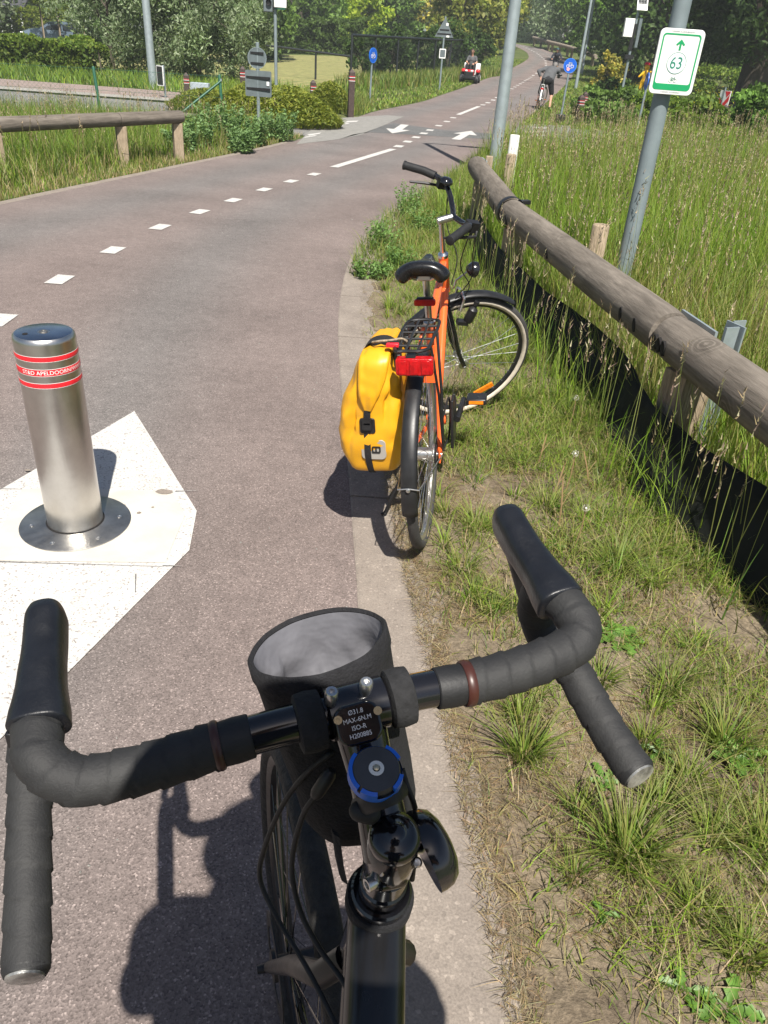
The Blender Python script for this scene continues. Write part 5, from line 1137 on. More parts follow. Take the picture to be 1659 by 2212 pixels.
# green wire fence
f0, f1, f2 = G(-120, 232), G(218, 243), G(483, 258); fe = thing('wire_fence', f2, 'dark green wire mesh fence with braced end post on left verge', 'fence')
fh = .84
posts = [lerp(f0, f1, 0.0), f1, f2]
for i, p in enumerate(posts): MB().lathe((p.x, p.y, -.2), (-.05, 0, 1), [(.032, 0), (.032, fh+.2), (.02, fh+.22)], 12).build('post', M_greensteel, fe)
bp0 = G(373, 256); MB().tube([(bp0.x, bp0.y+.05, -.02), (f2.x-.02, f2.y, fh*.88)], .026, 10).build('brace', M_greensteel, fe)
MB().box((f2.x-.03, f2.y, fh*.9), (.05, .05, .05)).build('clamp', M_galv, fe)
mb = MB()
for a, b in ((f0, f1), (f1, f2)):
    for z_ in (fh-.02, .04, fh*.5): mb.tube([(a.x-.05, a.y, z_), (b.x-.05, b.y, z_)], .0026, 4, cap=False)
    L = (b-a).length; n = int(L/.09)
    for k in range(-10, n):
        for s_ in (1, -1):
            t0, t1 = (k*.09, k*.09+fh*.98) if s_ > 0 else (k*.09+fh*.98, k*.09); p0, p1 = t0/L, t1/L; z0, z1 = .03, fh-.02
            if min(p0, p1) < 0 or max(p0, p1) > 1: continue
            q0, q1 = lerp(a, b, p0), lerp(a, b, p1); mb.tube([(q0.x-.03, q0.y, z0), (q1.x-.03, q1.y, z1)], .0014, 3, cap=False)
tag(mb.build('wire_mesh', M_greensteel, fe, smooth=0), kind='stuff')
# black field fence: low part and tall part
def rail_fence(name, pts, h, label, npost, mesh=True, rr=.048):
    t = thing(name, pts[0], label, 'fence'); P = [Vector(p) for p in pts]
    L = [0.]
    for a, b in zip(P, P[1:]): L.append(L[-1]+(b-a).length)
    def at_(s_): return Vector([np.interp(s_, L, [p[i] for p in P]) for i in range(3)])
    MB().tube([p+Vector((0, 0, h)) for p in P], rr*1.15, 8).build('top_rail', M_blacksteel, t)
    for i in range(npost):
        p = at_(L[-1]*i/(npost-1)); MB().tube([p-Vector((0, 0, .2)), p+Vector((0, 0, h))], rr, 8).build('post', M_blacksteel, t)
    if mesh:
        mb = MB(); n = int(L[-1]/.10)
        for k in range(n):
            a = at_(k*.10); b = at_(min(k*.10+h, L[-1])); c_ = at_(max(k*.10-h, 0)); mb.tube([a+Vector((0, 0, .05)), b+Vector((0, 0, h))], .0035, 3, cap=False); mb.tube([a+Vector((0, 0, .05)), c_+Vector((0, 0, h))], .0035, 3, cap=False)
        tag(mb.build('wire_mesh', M_blacksteel, t, smooth=0), kind='stuff')
    return t
rail_fence('field_fence', [T(757, 182), T(820, 176), T(900, 170), T(975, 163), T(1030, 152)], 1.82, 'tall black mesh fence with tubular posts along the mown verge', 9)
lf0, lf1, lf2 = AY(440, 88, 41), AY(600, 101, 40), AY(757, 122, 39)
t = thing('field_fence', (lf1.x, lf1.y, 0), 'black rail fence in front of the pale mown field', 'fence')
MB().tube([lf0, lf1, lf2], .045, 8).build('top_rail', M_blacksteel, t)
for p in (lerp(lf1, lf2, .53), lerp(lf0, lf1, .6)): MB().tube([p, (p.x, p.y, -.1)], .045, 8).build('post', M_blacksteel, t)
# timber rail at the far bend
fr0 = [T(1268, 145), T(1215, 122), T(1175, 110), T(1138, 97)]
fg = thing('timber_guard_rail', fr0[1], 'distant timber guard rail around the far bend of the path', 'guard rail')
for a, b in zip(fr0, fr0[1:]):
    logmesh(Vector((a.x+.6, a.y, a.z+.75)), Vector((b.x+.6, b.y, b.z+.75)), .16, .16, 10, 8).build('rail_log', M_log, fg)
    for s_ in (.1, .5, .9):
        p = lerp(a, b, s_); MB().box((p.x+.6, p.y, p.z+.3), (.22, .2, .85)).build('post', M_post, fg)
# steel rail end glimpsed left of the far path
b = T(1098, 130); t = thing('steel_barrier', b, 'galvanised barrier end at the left edge of the far path', 'barrier'); MB().tube([(0, 0, .6), (.3, 2, .6), (.2, 5, .65)], .14, 6, sq=.4).build('rail', M_galv, t, world=False)
for y_ in (0.2, 2.2, 4.2): MB().box((.05+y_*.08, y_, .3), (.10, .12, .75)).build('post', M_galv, t, world=False)
# white road barrier on the embankment behind the field
e0, e1 = AY(690, 46, 92), AY(1000, 74, 88); t = thing('road_barrier', (e0.x, e0.y, e0.z-1), 'pale road guard rail on the embankment behind the field', 'barrier')
MB().tube([e0, lerp(e0, e1, .5)+Vector((0, 0, .08)), e1], .16, 6, sq=.35).build('rail', M_galv, t); 
for i in range(9):
    p = lerp(e0, e1, i/8); MB().box(p-Vector((0, -.1, .5)), (.14, .12, 1.1)).build('post', M_galv, t)

# ================================================================== mower and its driver
M_mred = mat('red mower paint', (.60, .015, .02), .28, var=.1, coat=.5); 
mo = thing('ride_on_mower', T(1013, 179), 'red ride on lawn mower working along the left verge', 'mower', rot=(0, 0, R(-8)))
# local: front faces -y
bo_ = MB().box((0, -.38, .47), (.50, .62, .30), None, .88).build('bonnet', M_mred, mo, world=False, bevel=.05)
MB().box((0, -.70, .42), (.46, .06, .22)).build('grille', M_blackpl, bo_, world=False, bevel=.02)
for s_ in (-1, 1): MB().capsule((s_*.13, -.685, .56), .05, (s_*.17, -.68, .56), .05).build('headlight', M_white, bo_, world=False, smooth=180)
MB().box((0, -.66, .27), (.72, .14, .16)).build('front_bumper', M_blackpl, mo, world=False, bevel=.03)
MB().box((0, .12, .34), (.60, 1.2, .08)).build('chassis', M_blackpl, mo, world=False, bevel=.02)
MB().box((0, .05, .20), (.98, .62, .14), None, .9).build('cutting_deck', M_blackpl, mo, world=False, bevel=.03)
for s_ in (-1, 1):
    MB().box((s_*.38, .55, .56), (.22, .62, .16), None, .85).build('fender', M_mred, mo, world=False, bevel=.05)
    w1 = MB().lathe((s_*.44-.09, .55, .25), (1, 0, 0), [(.16, 0), (.235, .01), (.25, .05), (.25, .13), (.235, .17), (.16, .18)], 22).build('rear_tyre', M_rubber, mo, world=False); MB().lathe((s_*.44-.095, .55, .25), (1, 0, 0), [(.13, 0), (.13, .19)], 16).build('rim', M_white, w1, world=False)
    w1 = MB().lathe((s_*.40-.08, -.48, .19), (1, 0, 0), [(.12, 0), (.175, .01), (.19, .04), (.19, .11), (.175, .15), (.12, .16)], 22).build('front_tyre', M_rubber, mo, world=False); MB().lathe((s_*.40-.085, -.48, .19), (1, 0, 0), [(.09, 0), (.09, .17)], 14).build('rim', M_signback, w1, world=False)
MB().box((0, .50, .64), (.46, .42, .10)).build('seat', M_blackpl, mo, world=False, bevel=.03); MB().box((0, .72, .84), (.44, .09, .36)).build('seat_back', M_blackpl, mo, world=False, bevel=.03)
MB().box((.02, .98, .60), (.86, .40, .62)).build('grass_box', M_white, mo, world=False, bevel=.04)
MB().tube([(0, -.08, .55), (0, .06, .86)], .03, 8).build('steering_column', M_blackpl, mo, world=False)
MB().tube([Vector((math.cos(a)*.18, .06-math.sin(a)*.05, .87+math.sin(a)*.16)) for a in np.linspace(0, 2*math.pi, 18)[:-1]], .016, 6, closed=True).build('steering_wheel', M_blackpl, mo, world=False)
dv = thing('person', WM[mo.name] @ Vector((0, .5, .69)), 'driver in dark vest and sunglasses sitting on the red mower', 'person', rot=(0, 0, R(-8)))
hd = Vector((0, -.06, .74)); S_ = [((0, .02, .08), .14, (0, .03, .38), .15), ((-.17, .02, .48), .07, (.17, .02, .48), .07), ((0, .0, .5), .06, hd-Vector((0, 0, .1)), .055)]
A_, L_ = [], []
for s_ in (-1, 1):
    A_ += [((s_*.20, .02, .47), .055, (s_*.27, -.10, .24), .045), ((s_*.27, -.10, .24), .043, (s_*.15, -.38, .20), .032)]; L_ += [((s_*.10, .0, .06), .085, (s_*.17, -.42, .10), .065), ((s_*.17, -.42, .10), .06, (s_*.18, -.50, -.28), .045), ((s_*.18, -.47, -.31), .045, (s_*.18, -.64, -.32), .035)]
hs = hand_segs((-.15, -.38, .20), (.3, -.6, -.1), (.3, .2, .9))+hand_segs((.15, -.38, .20), (-.3, -.6, -.1), (-.3, .2, .9))
body_mesh(S_+A_+L_+hs+head(None, hd, (0, -1, 0), None), 'body', M_skin, dv, .02, 3)
body_mesh([(a, r0+.015, b, r1+.015) for a, r0, b, r1 in S_[:2]]+[(a, r0+.012, lerp(a, b, .7), r1+.014) for a, r0, b, r1 in (A_[0], A_[2])], 'shirt', M_greyshirt, dv, .022, 3)
body_mesh([(a, r0+.014, b, r1+.014) for a, r0, b, r1 in L_[0:2]+L_[3:5]]+[((0, .02, .06), .155, (0, .02, .1), .155)], 'trousers', M_black_cloth, dv, .022, 3)
body_mesh([(a, r0+.014, b, r1+.012) for a, r0, b, r1 in (L_[2], L_[5])], 'shoes', M_shoe, dv, .02, 2)
head_extras(dv, hd, (0, -1, 0), M_hairb, glasses=True)

# ================================================================== man standing over his bicycle on the right verge
mp_ = T(1163, 236); mb_ = thing('city_bicycle', mp_-Vector((.0, 0, 0)), 'dark bicycle with white rear mudguard under the standing man', 'bicycle', rot=(R(3), 0, R(80)))
city_bike(mb_, mat('dark grey bicycle paint', (.03, .03, .035), .3, coat=.4), R(-25), False, guard=M_white, rackm=M_white)
MB().box((-.225, 0, .66), (.02, .10, .06)).build('rear_reflector', M_redref, mb_, world=False, bevel=.004)
MB().tube([(.70, -.30, 1.08), (.74, -.46, 1.15)], .008, 6).build('mirror_arm', M_blackpl, mb_, world=False); MB().capsule((.74, -.47, 1.15), .035, (.74, -.55, 1.13), .035).build('mirror', M_blackpl, mb_, world=False, smooth=180)
mn = thing('person', mp_+Vector((.24, .38, 0)), 'grey haired man in grey shirt and dark shorts standing astride a bicycle', 'person', rot=(0, 0, R(-10)))
# faces away (+y), leaning forward
hd = Vector((.17, .50, 1.36)); pe = Vector((0, 0, .93))
S_ = [((-.08, 0, .95), .13, (-.02, .14, 1.12), .135), ((.08, 0, .95), .13, (.10, .14, 1.12), .135), ((.0, .12, 1.10), .15, (.05, .34, 1.22), .15), ((.1, .12, 1.10), .14, (.12, .34, 1.22), .14), ((-.12, .34, 1.27), .075, (.30, .36, 1.25), .075), ((.09, .40, 1.29), .06, hd-Vector((.02, .03, .09)), .058)]
A_ = [((-.15, .34, 1.26), .06, (-.38, .12, 1.18), .048), ((-.38, .12, 1.18), .046, (-.27, .14, .98), .033), ((.32, .36, 1.24), .06, (.36, .46, 1.06), .048), ((.36, .46, 1.06), .045, (.33, .66, 1.02), .033)]
L_ = []
for s_, k, a in ((-1, (-.22, .12, .50), (-.26, -.02, .09)), (1, (.20, .10, .50), (.20, -.02, .09))): L_ += [((s_*.10, .0, .92), .095, k, .062), (k, .060, a, .042), (Vector(a)-Vector((0, .03, .045)), .042, Vector(a)+Vector((0, .17, -.055)), .034)]
hs = hand_segs((-.27, .14, .98), (.1, .1, -1), (.2, 1, .1))+hand_segs((.33, .66, 1.02), (0, 1, -.1), (1, 0, 0))
body_mesh(S_+A_+L_+hs+head(None, hd, (.15, 1, -.45), None), 'body', M_skin, mn, .02, 3)
body_mesh([(a, r0+.018, b, r1+.018) for a, r0, b, r1 in S_[:5]]+[(a, r0+.018, b, r1+.016) for a, r0, b, r1 in (A_[0], A_[2])]+[(A_[1][0], .062, lerp(A_[1][0], A_[1][2], .7), .05), (A_[3][0], .06, lerp(A_[3][0], A_[3][2], .7), .05)], 'shirt', M_greyshirt, mn, .02, 3)
body_mesh([((-.07, -.01, .93), .15, (.07, -.01, .93), .15)]+[(a, r0+.025, lerp(a, b, .95), r1+.028) for a, r0, b, r1 in (L_[0], L_[3])], 'shorts', M_black_cloth, mn, .02, 3)
body_mesh([(a, r0+.012, b, r1+.012) for a, r0, b, r1 in (L_[2], L_[5])], 'shoes', M_shoe, mn, .02, 2)
head_extras(mn, hd, (.15, 1, -.45), M_hairg)

# ================================================================== rider coming towards us
cp = T(1193, 169); cb_ = thing('city_bicycle', cp, 'bicycle ridden towards us by the helmeted cyclist', 'bicycle', rot=(0, 0, R(-98)))
city_bike(cb_, mat('navy bicycle paint', (.02, .03, .06), .3, coat=.4), 0, False)
cy = thing('person', cp+Vector((.03, -.25, 0)), 'cyclist in dark navy jacket and helmet riding towards us', 'person', rot=(0, 0, R(-8)))
# origin above the ground at the saddle; faces -y
hd = Vector((0, -.40, 1.62)); S_ = [((0, -.02, 1.02), .14, (0, -.14, 1.2), .14), ((0, -.14, 1.2), .14, (0, -.27, 1.38), .15), ((-.16, -.28, 1.42), .07, (.16, -.28, 1.42), .07), ((0, -.30, 1.45), .06, hd-Vector((0, -.03, .1)), .055)]
A_, L_ = [], []
for s_ in (-1, 1): A_ += [((s_*.19, -.28, 1.42), .055, (s_*.32, -.36, 1.22), .045), ((s_*.32, -.36, 1.22), .043, (s_*.29, -.56, 1.12), .032)]
for s_, z_ in ((-1, .60), (1, .74)):
    k = Vector((s_*.12, -.42, z_)); a = Vector((s_*.12, -.22-.1*s_, z_-.38)); L_ += [((s_*.09, 0, .99), .09, k, .065), (k, .06, a, .043), (a+Vector((0, .02, -.04)), .042, a+Vector((0, -.16, -.06)), .034)]
hs = hand_segs((-.29, -.56, 1.12), (0, -1, -.1), (-1, 0, 0), curl=.8)+hand_segs((.29, -.56, 1.12), (0, -1, -.1), (1, 0, 0), curl=.8)
body_mesh(S_+A_+L_+hs+head(None, hd, (0, -1, 0), None), 'body', M_skin, cy, .02, 3)
body_mesh([(a, r0+.018, b, r1+.018) for a, r0, b, r1 in S_[:3]+A_], 'jacket', M_darkshirt, cy, .022, 3)
body_mesh([((0, .0, .98), .155, (0, .0, 1.0), .155)]+[(a, r0+.02, lerp(a, b, .95), r1+.02) for a, r0, b, r1 in (L_[0], L_[3])], 'shorts', M_black_cloth, cy, .022, 3)
body_mesh([(a, r0+.012, b, r1+.012) for a, r0, b, r1 in (L_[2], L_[5])], 'shoes', M_shoe, cy, .02, 2)
head_extras(cy, hd, (0, -1, 0), M_hairb, helmet=mat('dark teal helmet', (.02, .06, .07), .3, coat=.4))

# ================================================================== parked car and the yard behind the hedge
M_carp = mat('blue grey car paint', (.18, .24, .32), .22, .4, .05, 3, coat=.7)
cz = .12; car = thing('parked_car', AY(115, 60, 60)*1.0-Vector((0, 0, AY(115, 60, 60).z-cz)), 'blue grey hatchback parked behind the clipped hedge', 'car', rot=(0, 0, R(-152)))
# local: length along x (front +x), side profile lofted across y
prof = [(-2.05, .38), (-2.10, .62), (-2.06, .92), (-1.92, 1.08), (-1.62, 1.38), (-1.30, 1.47), (-.4, 1.51), (.25, 1.44), (.95, 1.06), (1.6, .95), (2.02, .80), (2.12, .58), (2.06, .36)]
vs = []; ws = [(-.86, .94, .985), (-.80, 1.0, 1.0), (-.4, 1.0, 1.02), (.4, 1.0, 1.02), (.80, 1.0, 1.0), (.86, .94, .985)]
for y_, sx, sz in ws:
    for x, z_ in prof: tum = 1-max(0, z_-.95)*.32*(1 if abs(y_) > .6 else 0); vs.append((x*sx, y_*tum, .36+(z_-.36)*sz))
n = len(prof); fs = [(i*n+k, i*n+(k+1) % n, (i+1)*n+(k+1) % n, (i+1)*n+k) for i in range(5) for k in range(n)]+[tuple(range(n)), tuple(range(5*n, 6*n))[::-1]]
MB().add(vs, fs).build('body', M_carp, car, world=False, smooth=35, bevel=.03)
MB().add([(-2.0, -.62, 1.05), (-2.0, .62, 1.05), (-1.62, .55, 1.42), (-1.62, -.55, 1.42)], [(0, 1, 2, 3)]).build('rear_window', M_glass, car, world=False, smooth=0)
MB().add([(.98, -.62, 1.09), (.98, .62, 1.09), (.28, .55, 1.46), (.28, -.55, 1.46)], [(0, 1, 2, 3)]).build('windscreen', M_glass, car, world=False, smooth=0)
for s_ in (-1, 1):
    for x0_, x1_, x2_, x3_ in ((-1.55, -.50, -.50, -1.30), (-.42, .72, .22, -.42)): MB().add([(x0_, s_*.845, 1.02), (x1_, s_*.845, 1.02), (x2_, s_*.73, 1.40), (x3_, s_*.73, 1.40)], [(0, 1, 2, 3) if s_ < 0 else (3, 2, 1, 0)]).build('side_window', M_glass, car, world=False, smooth=0)
    for x in (-1.3, 1.32):
        tw = MB().lathe((x, s_*.80-.09, .31), (0, 1, 0), [(.20, 0), (.29, .01), (.31, .04), (.31, .14), (.29, .17), (.20, .18)], 24).build('wheel', M_rubber, car, world=False); MB().lathe((x, s_*.80-.095, .31), (0, 1, 0), [(.19, 0), (.19, .19)], 16).build('rim', M_alu, tw, world=False)
    MB().box((-2.03, s_*.66, .93), (.10, .26, .18)).build('tail_light', M_redref, car, world=False, bevel=.02); MB().box((2.02, s_*.62, .72), (.12, .32, .14)).build('headlight', M_alu, car, world=False, bevel=.02)
    MB().box((.62, s_*.96, 1.05), (.12, .18, .12)).build('mirror', M_carp, car, world=False, bevel=.03)
MB().box((-2.12, 0, .70), (.02, .5, .11)).build('number_plate', M_white, car, world=False)
# dark shed roof far left and the dark gate
b = AY(38, 18, 78); t = thing('garden_shed', (b.x, b.y, .2), 'small dark roofed carport at the far left edge', 'shed')
M_slate = mat('dark slate roof', (.05, .05, .058), .7, var=.2, vs=4)
MB().add([(-1.3, -1.5, 2.0), (1.0, -1.5, 2.0), (.7, 1.5, 3.4), (-1.1, 1.5, 3.4), (-1.3, -1.5, 1.85), (1.0, -1.5, 1.85), (.7, 1.5, 3.25), (-1.1, 1.5, 3.25)], [(0, 1, 2, 3), (7, 6, 5, 4), (0, 4, 5, 1), (1, 5, 6, 2), (2, 6, 7, 3), (3, 7, 4, 0)]).build('roof', M_slate, t, world=False, smooth=0)
for x in (-1.1, -.1, .8): MB().box((x, -1.3, .9), (.14, .14, 1.95)).build('post', M_white, t, world=False)
MB().box((-.15, .8, 1.2), (1.9, .1, 2.4)).build('wall', M_blackpl, t, world=False)
b = AY(176, 50, 56); t = thing('dark_gate', (b.x, b.y, .15), 'tall black panelled gate beside the parked car', 'gate')
for i in range(3): MB().box((-.40+i*.42, 0, 1.5), (.40, .06, 3.0)).build('board', M_slate, t, world=False)
for z_ in (.8, 1.6, 2.4): MB().box((0, -.045, z_), (1.25, .02, .06)).build('rail', M_signback, t, world=False)
for x in (-.2, .35, .72): MB().tube([(x, -.5, 0), (x-.1, -.5, 2.6)], .03, 8).build('stake', M_galv, t, world=False)
# farm buildings glimpsed in the shrub
for px, py, Y, w_, h_, lb in ((338, 66, 46, .7, .35, 'scrap of white wall glimpsed behind the willow shrub'),):
    b = AY(px, py, Y); t = thing('garden_wall', (b.x, b.y, b.z-.6), lb, 'wall'); MB().box((0, 0, .6), (w_, .3, h_)).build('coping', M_white, t, world=False, bevel=.02); MB().box((0, 0, .2), (w_*.9, .25, .6)).build('base', M_concL, t, world=False)
# ================================================================== vegetation
def U(a, b, n=None): return rng.uniform(a, b, n)
class Blades:
    def __init__(s, seg=3): s.seg = seg; s.V = []; s.C = []
    def add(s, pos, h, w_, az, bend, col, jit=.16, curl=0.0, taper=1.6, tip=None):
        n = len(pos); seg = s.seg; t = np.linspace(0, 1, seg+1)[None, :, None]
        h = np.broadcast_to(h, n)[:, None, None]; w_ = np.broadcast_to(w_, n)[:, None, None]; az = np.broadcast_to(az, n); bend = np.broadcast_to(bend, n)[:, None, None]
        d = np.stack([np.cos(az), np.sin(az), np.zeros(n)], -1)[:, None, :]; tw = az+np.pi/2+U(-.9, .9, n); sd_ = np.stack([np.cos(tw), np.sin(tw), U(-.2, .2, n)], -1)[:, None, :]
        zt = t-.32*np.minimum(bend, 1.6)*t**2.2
        c_ = pos[:, None, :]+d*(bend*h*t**1.8)+np.array([0, 0, 1.])*(h*zt)
        ww = w_*np.maximum(1-t**taper, .06)*.5
        V = np.stack([c_-sd_*ww, c_+sd_*ww], 2)
        col = np.broadcast_to(np.asarray(col, float), (n, 3))*(1+U(-jit, jit, (n, 1)))*(1+U(-jit*.4, jit*.4, (n, 3)))
        C = np.repeat(np.repeat(col[:, None, None, :], seg+1, 1), 2, 2)
        if tip is not None: C = C*(1-t[..., None]**3)+np.asarray(tip)*t[..., None]**3
        s.V.append(V.reshape(n, -1, 3)); s.C.append(np.clip(C, .003, .9).reshape(n, -1, 3))
    def build(s, name, m=None, parent=None):
        V = np.concatenate(s.V); C = np.concatenate(s.C); n, k = V.shape[:2]; base = np.arange(n)[:, None, None]*k
        q = np.array([[2*i, 2*i+1, 2*i+3, 2*i+2] for i in range(s.seg)])[None]+base
        Vw = V.reshape(-1, 3)
        if parent is not None:
            I = np.array(WM[parent.name].inverted()); Vw = Vw @ I[:3, :3].T+I[:3, 3]
        return np_mesh(name, Vw, q.reshape(-1, 4), m or M_grass, C.reshape(-1, 3), parent)
def nz(x, y, s_, seed=0.0): return np.array([mnoise.noise((a*s_, b*s_, seed)) for a, b in zip(x, y)])
def pick(cols, n, p=None):
    c_ = np.array(cols); return c_[rng.choice(len(c_), n, p=p)]
GREEN = [(.145, .235, .030), (.180, .265, .040), (.115, .195, .030), (.215, .275, .050), (.095, .165, .035)]
FRESH = [(.215, .345, .028), (.255, .370, .040), (.180, .300, .026), (.295, .375, .058)]
STRAW = [(.47, .37, .20), (.40, .30, .155), (.52, .43, .26), (.33, .245, .13)]
FADE = [(.27, .28, .075), (.33, .29, .11), (.21, .25, .06)]
# rail plan curve, used to part verge and meadow
_rc = [(rA0.y+4, rA0.x+.35), (rA0.y, rA0.x), (rA1.y, rA1.x), (rB0.y+(rB1.y-rB0.y)*.5, rB0.x+(rB1.x-rB0.x)*.5), (rB1.y, rB1.x), (rC1.y, rC1.x), (0, rC1.x+.3)]
_rc.sort(); railx = lambda y: np.interp(y, [a for a, b in _rc], [b for a, b in _rc])
def vpos(x, y, dz=0.0): return np.stack([x, y, vz(x, y)+dz], -1)
soilx = lambda y: rex(y)+np.interp(y, [.5, .77, 1.29, 2.2, 3.9, 5.6, 9], [.275, .262, .235, .172, .128, .16, .19])
# ---- short verge grass with straw in between
B = Blades(3)
n = 118000; y = np.where(rng.random(n) < .55, U(.35, 4.0, n), U(4.0, 16.2, n)); x = soilx(y)+(railx(y)+.25-soilx(y))*U(0, 1, n)**.9
e = x-soilx(y); f = nz(x, y, 2.3)+.55*nz(x, y, 6.5, 4); grow = np.clip(.30+f*1.0+np.clip(e-.18, 0, .6)*.75+np.clip((y-2.0)*.14, 0, .6), 0, 1.5)
grow *= np.clip((e-.015)/.22, .0, 1)
keep = rng.random(n) < np.clip(grow*.92, 0, 1); x, y, e, grow = x[keep], y[keep], e[keep], grow[keep]; n = len(x)
h = (.028+.075*rng.random(n)**1.4)*(.55+grow*.8)*(1+.35*np.clip((y-4)/6, 0, 1)); 
colr = np.where((rng.random(n) < np.clip(.62-.30*grow, .22, .7))[:, None], pick(STRAW+FADE+FADE, n), pick(GREEN+FRESH+FADE, n))
B.add(vpos(x, y), h, U(.0022, .0042, n)*(1+.05*y), U(0, 6.28, n), U(.25, 1.5, n), colr)
tag(B.build('verge_grass'), 'short patchy grass on the verge between kerb and timber rail', 'grass', kind='stuff')
B = Blades(2)
n = 120000; y = np.where(rng.random(n) < .8, U(.35, 4.0, n), U(4, 14, n)); x = soilx(y)-.012+(railx(y)+.1-soilx(y))*U(0, 1, n)**1.25; f = nz(x, y, 3.1, 9)+.4*nz(x, y, 11, 2)
keep = (f > -.32) & (x > soilx(y)-.012*rng.random(n)); x, y = x[keep], y[keep]; n = len(x)
B.add(vpos(x, y, .006), U(.003, .012, n), U(.0010, .0024, n)*(1+.06*y), U(0, 6.28, n), U(2.0, 6.0, n), pick(STRAW+[(.24, .18, .11), (.19, .15, .09)], n)*.85, .3)
tag(B.build('dry_straw'), 'dry straw and dead grass lying along the kerb edge', 'straw', kind='stuff')
# ---- tussocks and tall stems
B = Blades(4)
def tussock(x, y, n, h0, h1, spread, cols, w0=.0028, w1=.0055, b0=.25, b1=1.3):
    a = U(0, 6.28, n); r_ = spread*rng.random(n)**.6
    B.add(vpos(x+np.cos(a)*r_*.45, y+np.sin(a)*r_*.45), U(h0, h1, n), U(w0, w1, n), a+U(-.6, .6, n), U(b0, b1, n), pick(cols, n), .2, tip=(.30, .27, .11))
for px, py, n, h0, h1, sp_ in ((1128, 1640, 150, .07, .20, .10), (1345, 1860, 240, .08, .23, .13), (1120, 1560, 90, .05, .13, .09), (1420, 1760, 130, .06, .15, .10), (1290, 1480, 120, .05, .13, .10), (1180, 1420, 90, .05, .11, .09), (1000, 1240, 100, .05, .13, .10), (1060, 1330, 90, .04, .11, .09), (1030, 1160, 110, .06, .14, .11), (1180, 1110, 120, .06, .15, .12), (1330, 1240, 160, .08, .2, .12), (1440, 1500, 130, .06, .17, .1), (1560, 1620, 150, .07, .18, .1), (1640, 1850, 150, .06, .17, .1), (1500, 1980, 90, .05, .13, .09), (1600, 2080, 110, .05, .14, .09), (1480, 1700, 100, .06, .16, .1), (960, 1120, 70, .05, .12, .08), (1250, 1760, 70, .05, .12, .08), (1390, 1620, 90, .05, .14, .09), (1240, 1900, 50, .04, .1, .07), (1530, 1820, 120, .06, .16, .1)):
    p = G(px, py); tussock(p.x, p.y, n, h0, h1, sp_, GREEN[:4]+FADE[:1])
for _ in range(300):
    y = U(1.6, 14); x = float(soilx(y))+.12+(float(railx(y))-.05-float(soilx(y))-.12)*rng.random()**.8
    tussock(x, y, int(U(14, 46)), .05, U(.10, .20)*(1+.05*y), U(.05, .1), GREEN+FRESH, .003, .0055*(1+.05*y))
# tall grass against the sheet
n = 6200; y = U(1.2, 13, n)**1.0; x = railx(y)-.15-.26*rng.random(n)**1.7; dens = nz(x, y, 1.6, 21)*1.2+.08+np.clip((y-5)*.08, 0, .4); k = rng.random(n) < np.clip(dens, .06, 1); x, y = x[k], y[k]; n = len(x)
B.add(vpos(x, y), U(.14, .46, n)*np.clip(.55+nz(x, y, .9, 5)*.6+.35*rng.random(n), .3, 1.2), U(.0035, .007, n)*(1+.04*y), U(0, 6.28, n), U(.1, .7, n), pick(GREEN+FRESH, n), .2)
# scattered weeds spilling over the road edge further off
n = 5200; y = U(6.2, 16, n); x = soilx(y)-.14+.55*rng.random(n); B.add(vpos(x, y), U(.06, .24, n), U(.004, .008, n), U(0, 6.28, n), U(.2, 1, n), pick(GREEN+FADE, n), .2)
tag(B.build('tussock_grass'), 'taller grass tussocks growing through the verge and along the dark sheet', 'grass', kind='stuff')
# ---- seed heads
S = Blades(1)
def panicle(bx, by, bz, L, n_each, col, wd, spread=.35):
    n = len(bx); m = n_each; t = np.tile(np.linspace(0, 1, m), n); X = np.repeat(bx, m)+U(-.004, .004, n*m); Y = np.repeat(by, m); Z = np.repeat(bz, m)+t*np.repeat(np.broadcast_to(L, n), m)
    a = U(0, 6.28, n*m); S.add(np.stack([X, Y, Z], -1), U(.018, .036, n*m), np.repeat(np.broadcast_to(wd, n), m), a, U(.2, 1.2, n*m)*spread*2, pick(col, n*m), .2, taper=3)
SEED = [(.40, .32, .19), (.33, .25, .15), (.46, .40, .24), (.30, .22, .17)]
# ---- meadow
B = Blades(3)
n = 150000; y = U(1.0, 21.5, n); x = railx(np.minimum(y, 12))+.04+rng.random(n)**1.35*(3.0+y*.9); d = np.hypot(x, y); k = (rng.random(n) < np.clip(5.2/d, .16, 1)) & (x > rex(y)+.3) & ((y < 17.6) | (x > 4)); x, y, d = x[k], y[k], d[k]; n = len(x)
hh = np.clip(.62+.22*nz(x, y, .55, 31)+U(-.22, .16, n), .2, 1.0)*np.clip(.62+(x-railx(np.minimum(y, 12)))*.7, .6, 1)
colr = np.where((nz(x, y, .35, 40)+U(-.35, .35, n) > .25)[:, None], pick(FADE, n), pick(FRESH+GREEN[:2], n))
B.add(vpos(x, y), hh, U(.0035, .0065, n)*(1+.055*d), U(0, 6.28, n), U(.08, .55, n), colr, .2)
tag(B.build('meadow_grass'), 'waist high green meadow grass behind the timber rail', 'grass', kind='stuff')
T2 = Blades(3)
n = 5200; y = U(1.6, 20, n); x = railx(np.minimum(y, 12))+.22+rng.random(n)**1.1*(2.6+y*.8); k = (x > rex(y)+.35) & ((y < 17.6) | (x > 4)); x, y = x[k], y[k]; n = len(x); d = np.hypot(x, y); h = U(.62, .98, n)*np.clip(.75+(x-railx(np.minimum(y, 12)))*.4, .7, 1.02); az = U(0, 6.28, n); bd = U(.02, .22, n)
T2.add(vpos(x, y), h, .0022*(1+.09*d), az, bd, pick([(.30, .30, .10), (.36, .30, .14), (.22, .26, .07)], n), .15, taper=6)
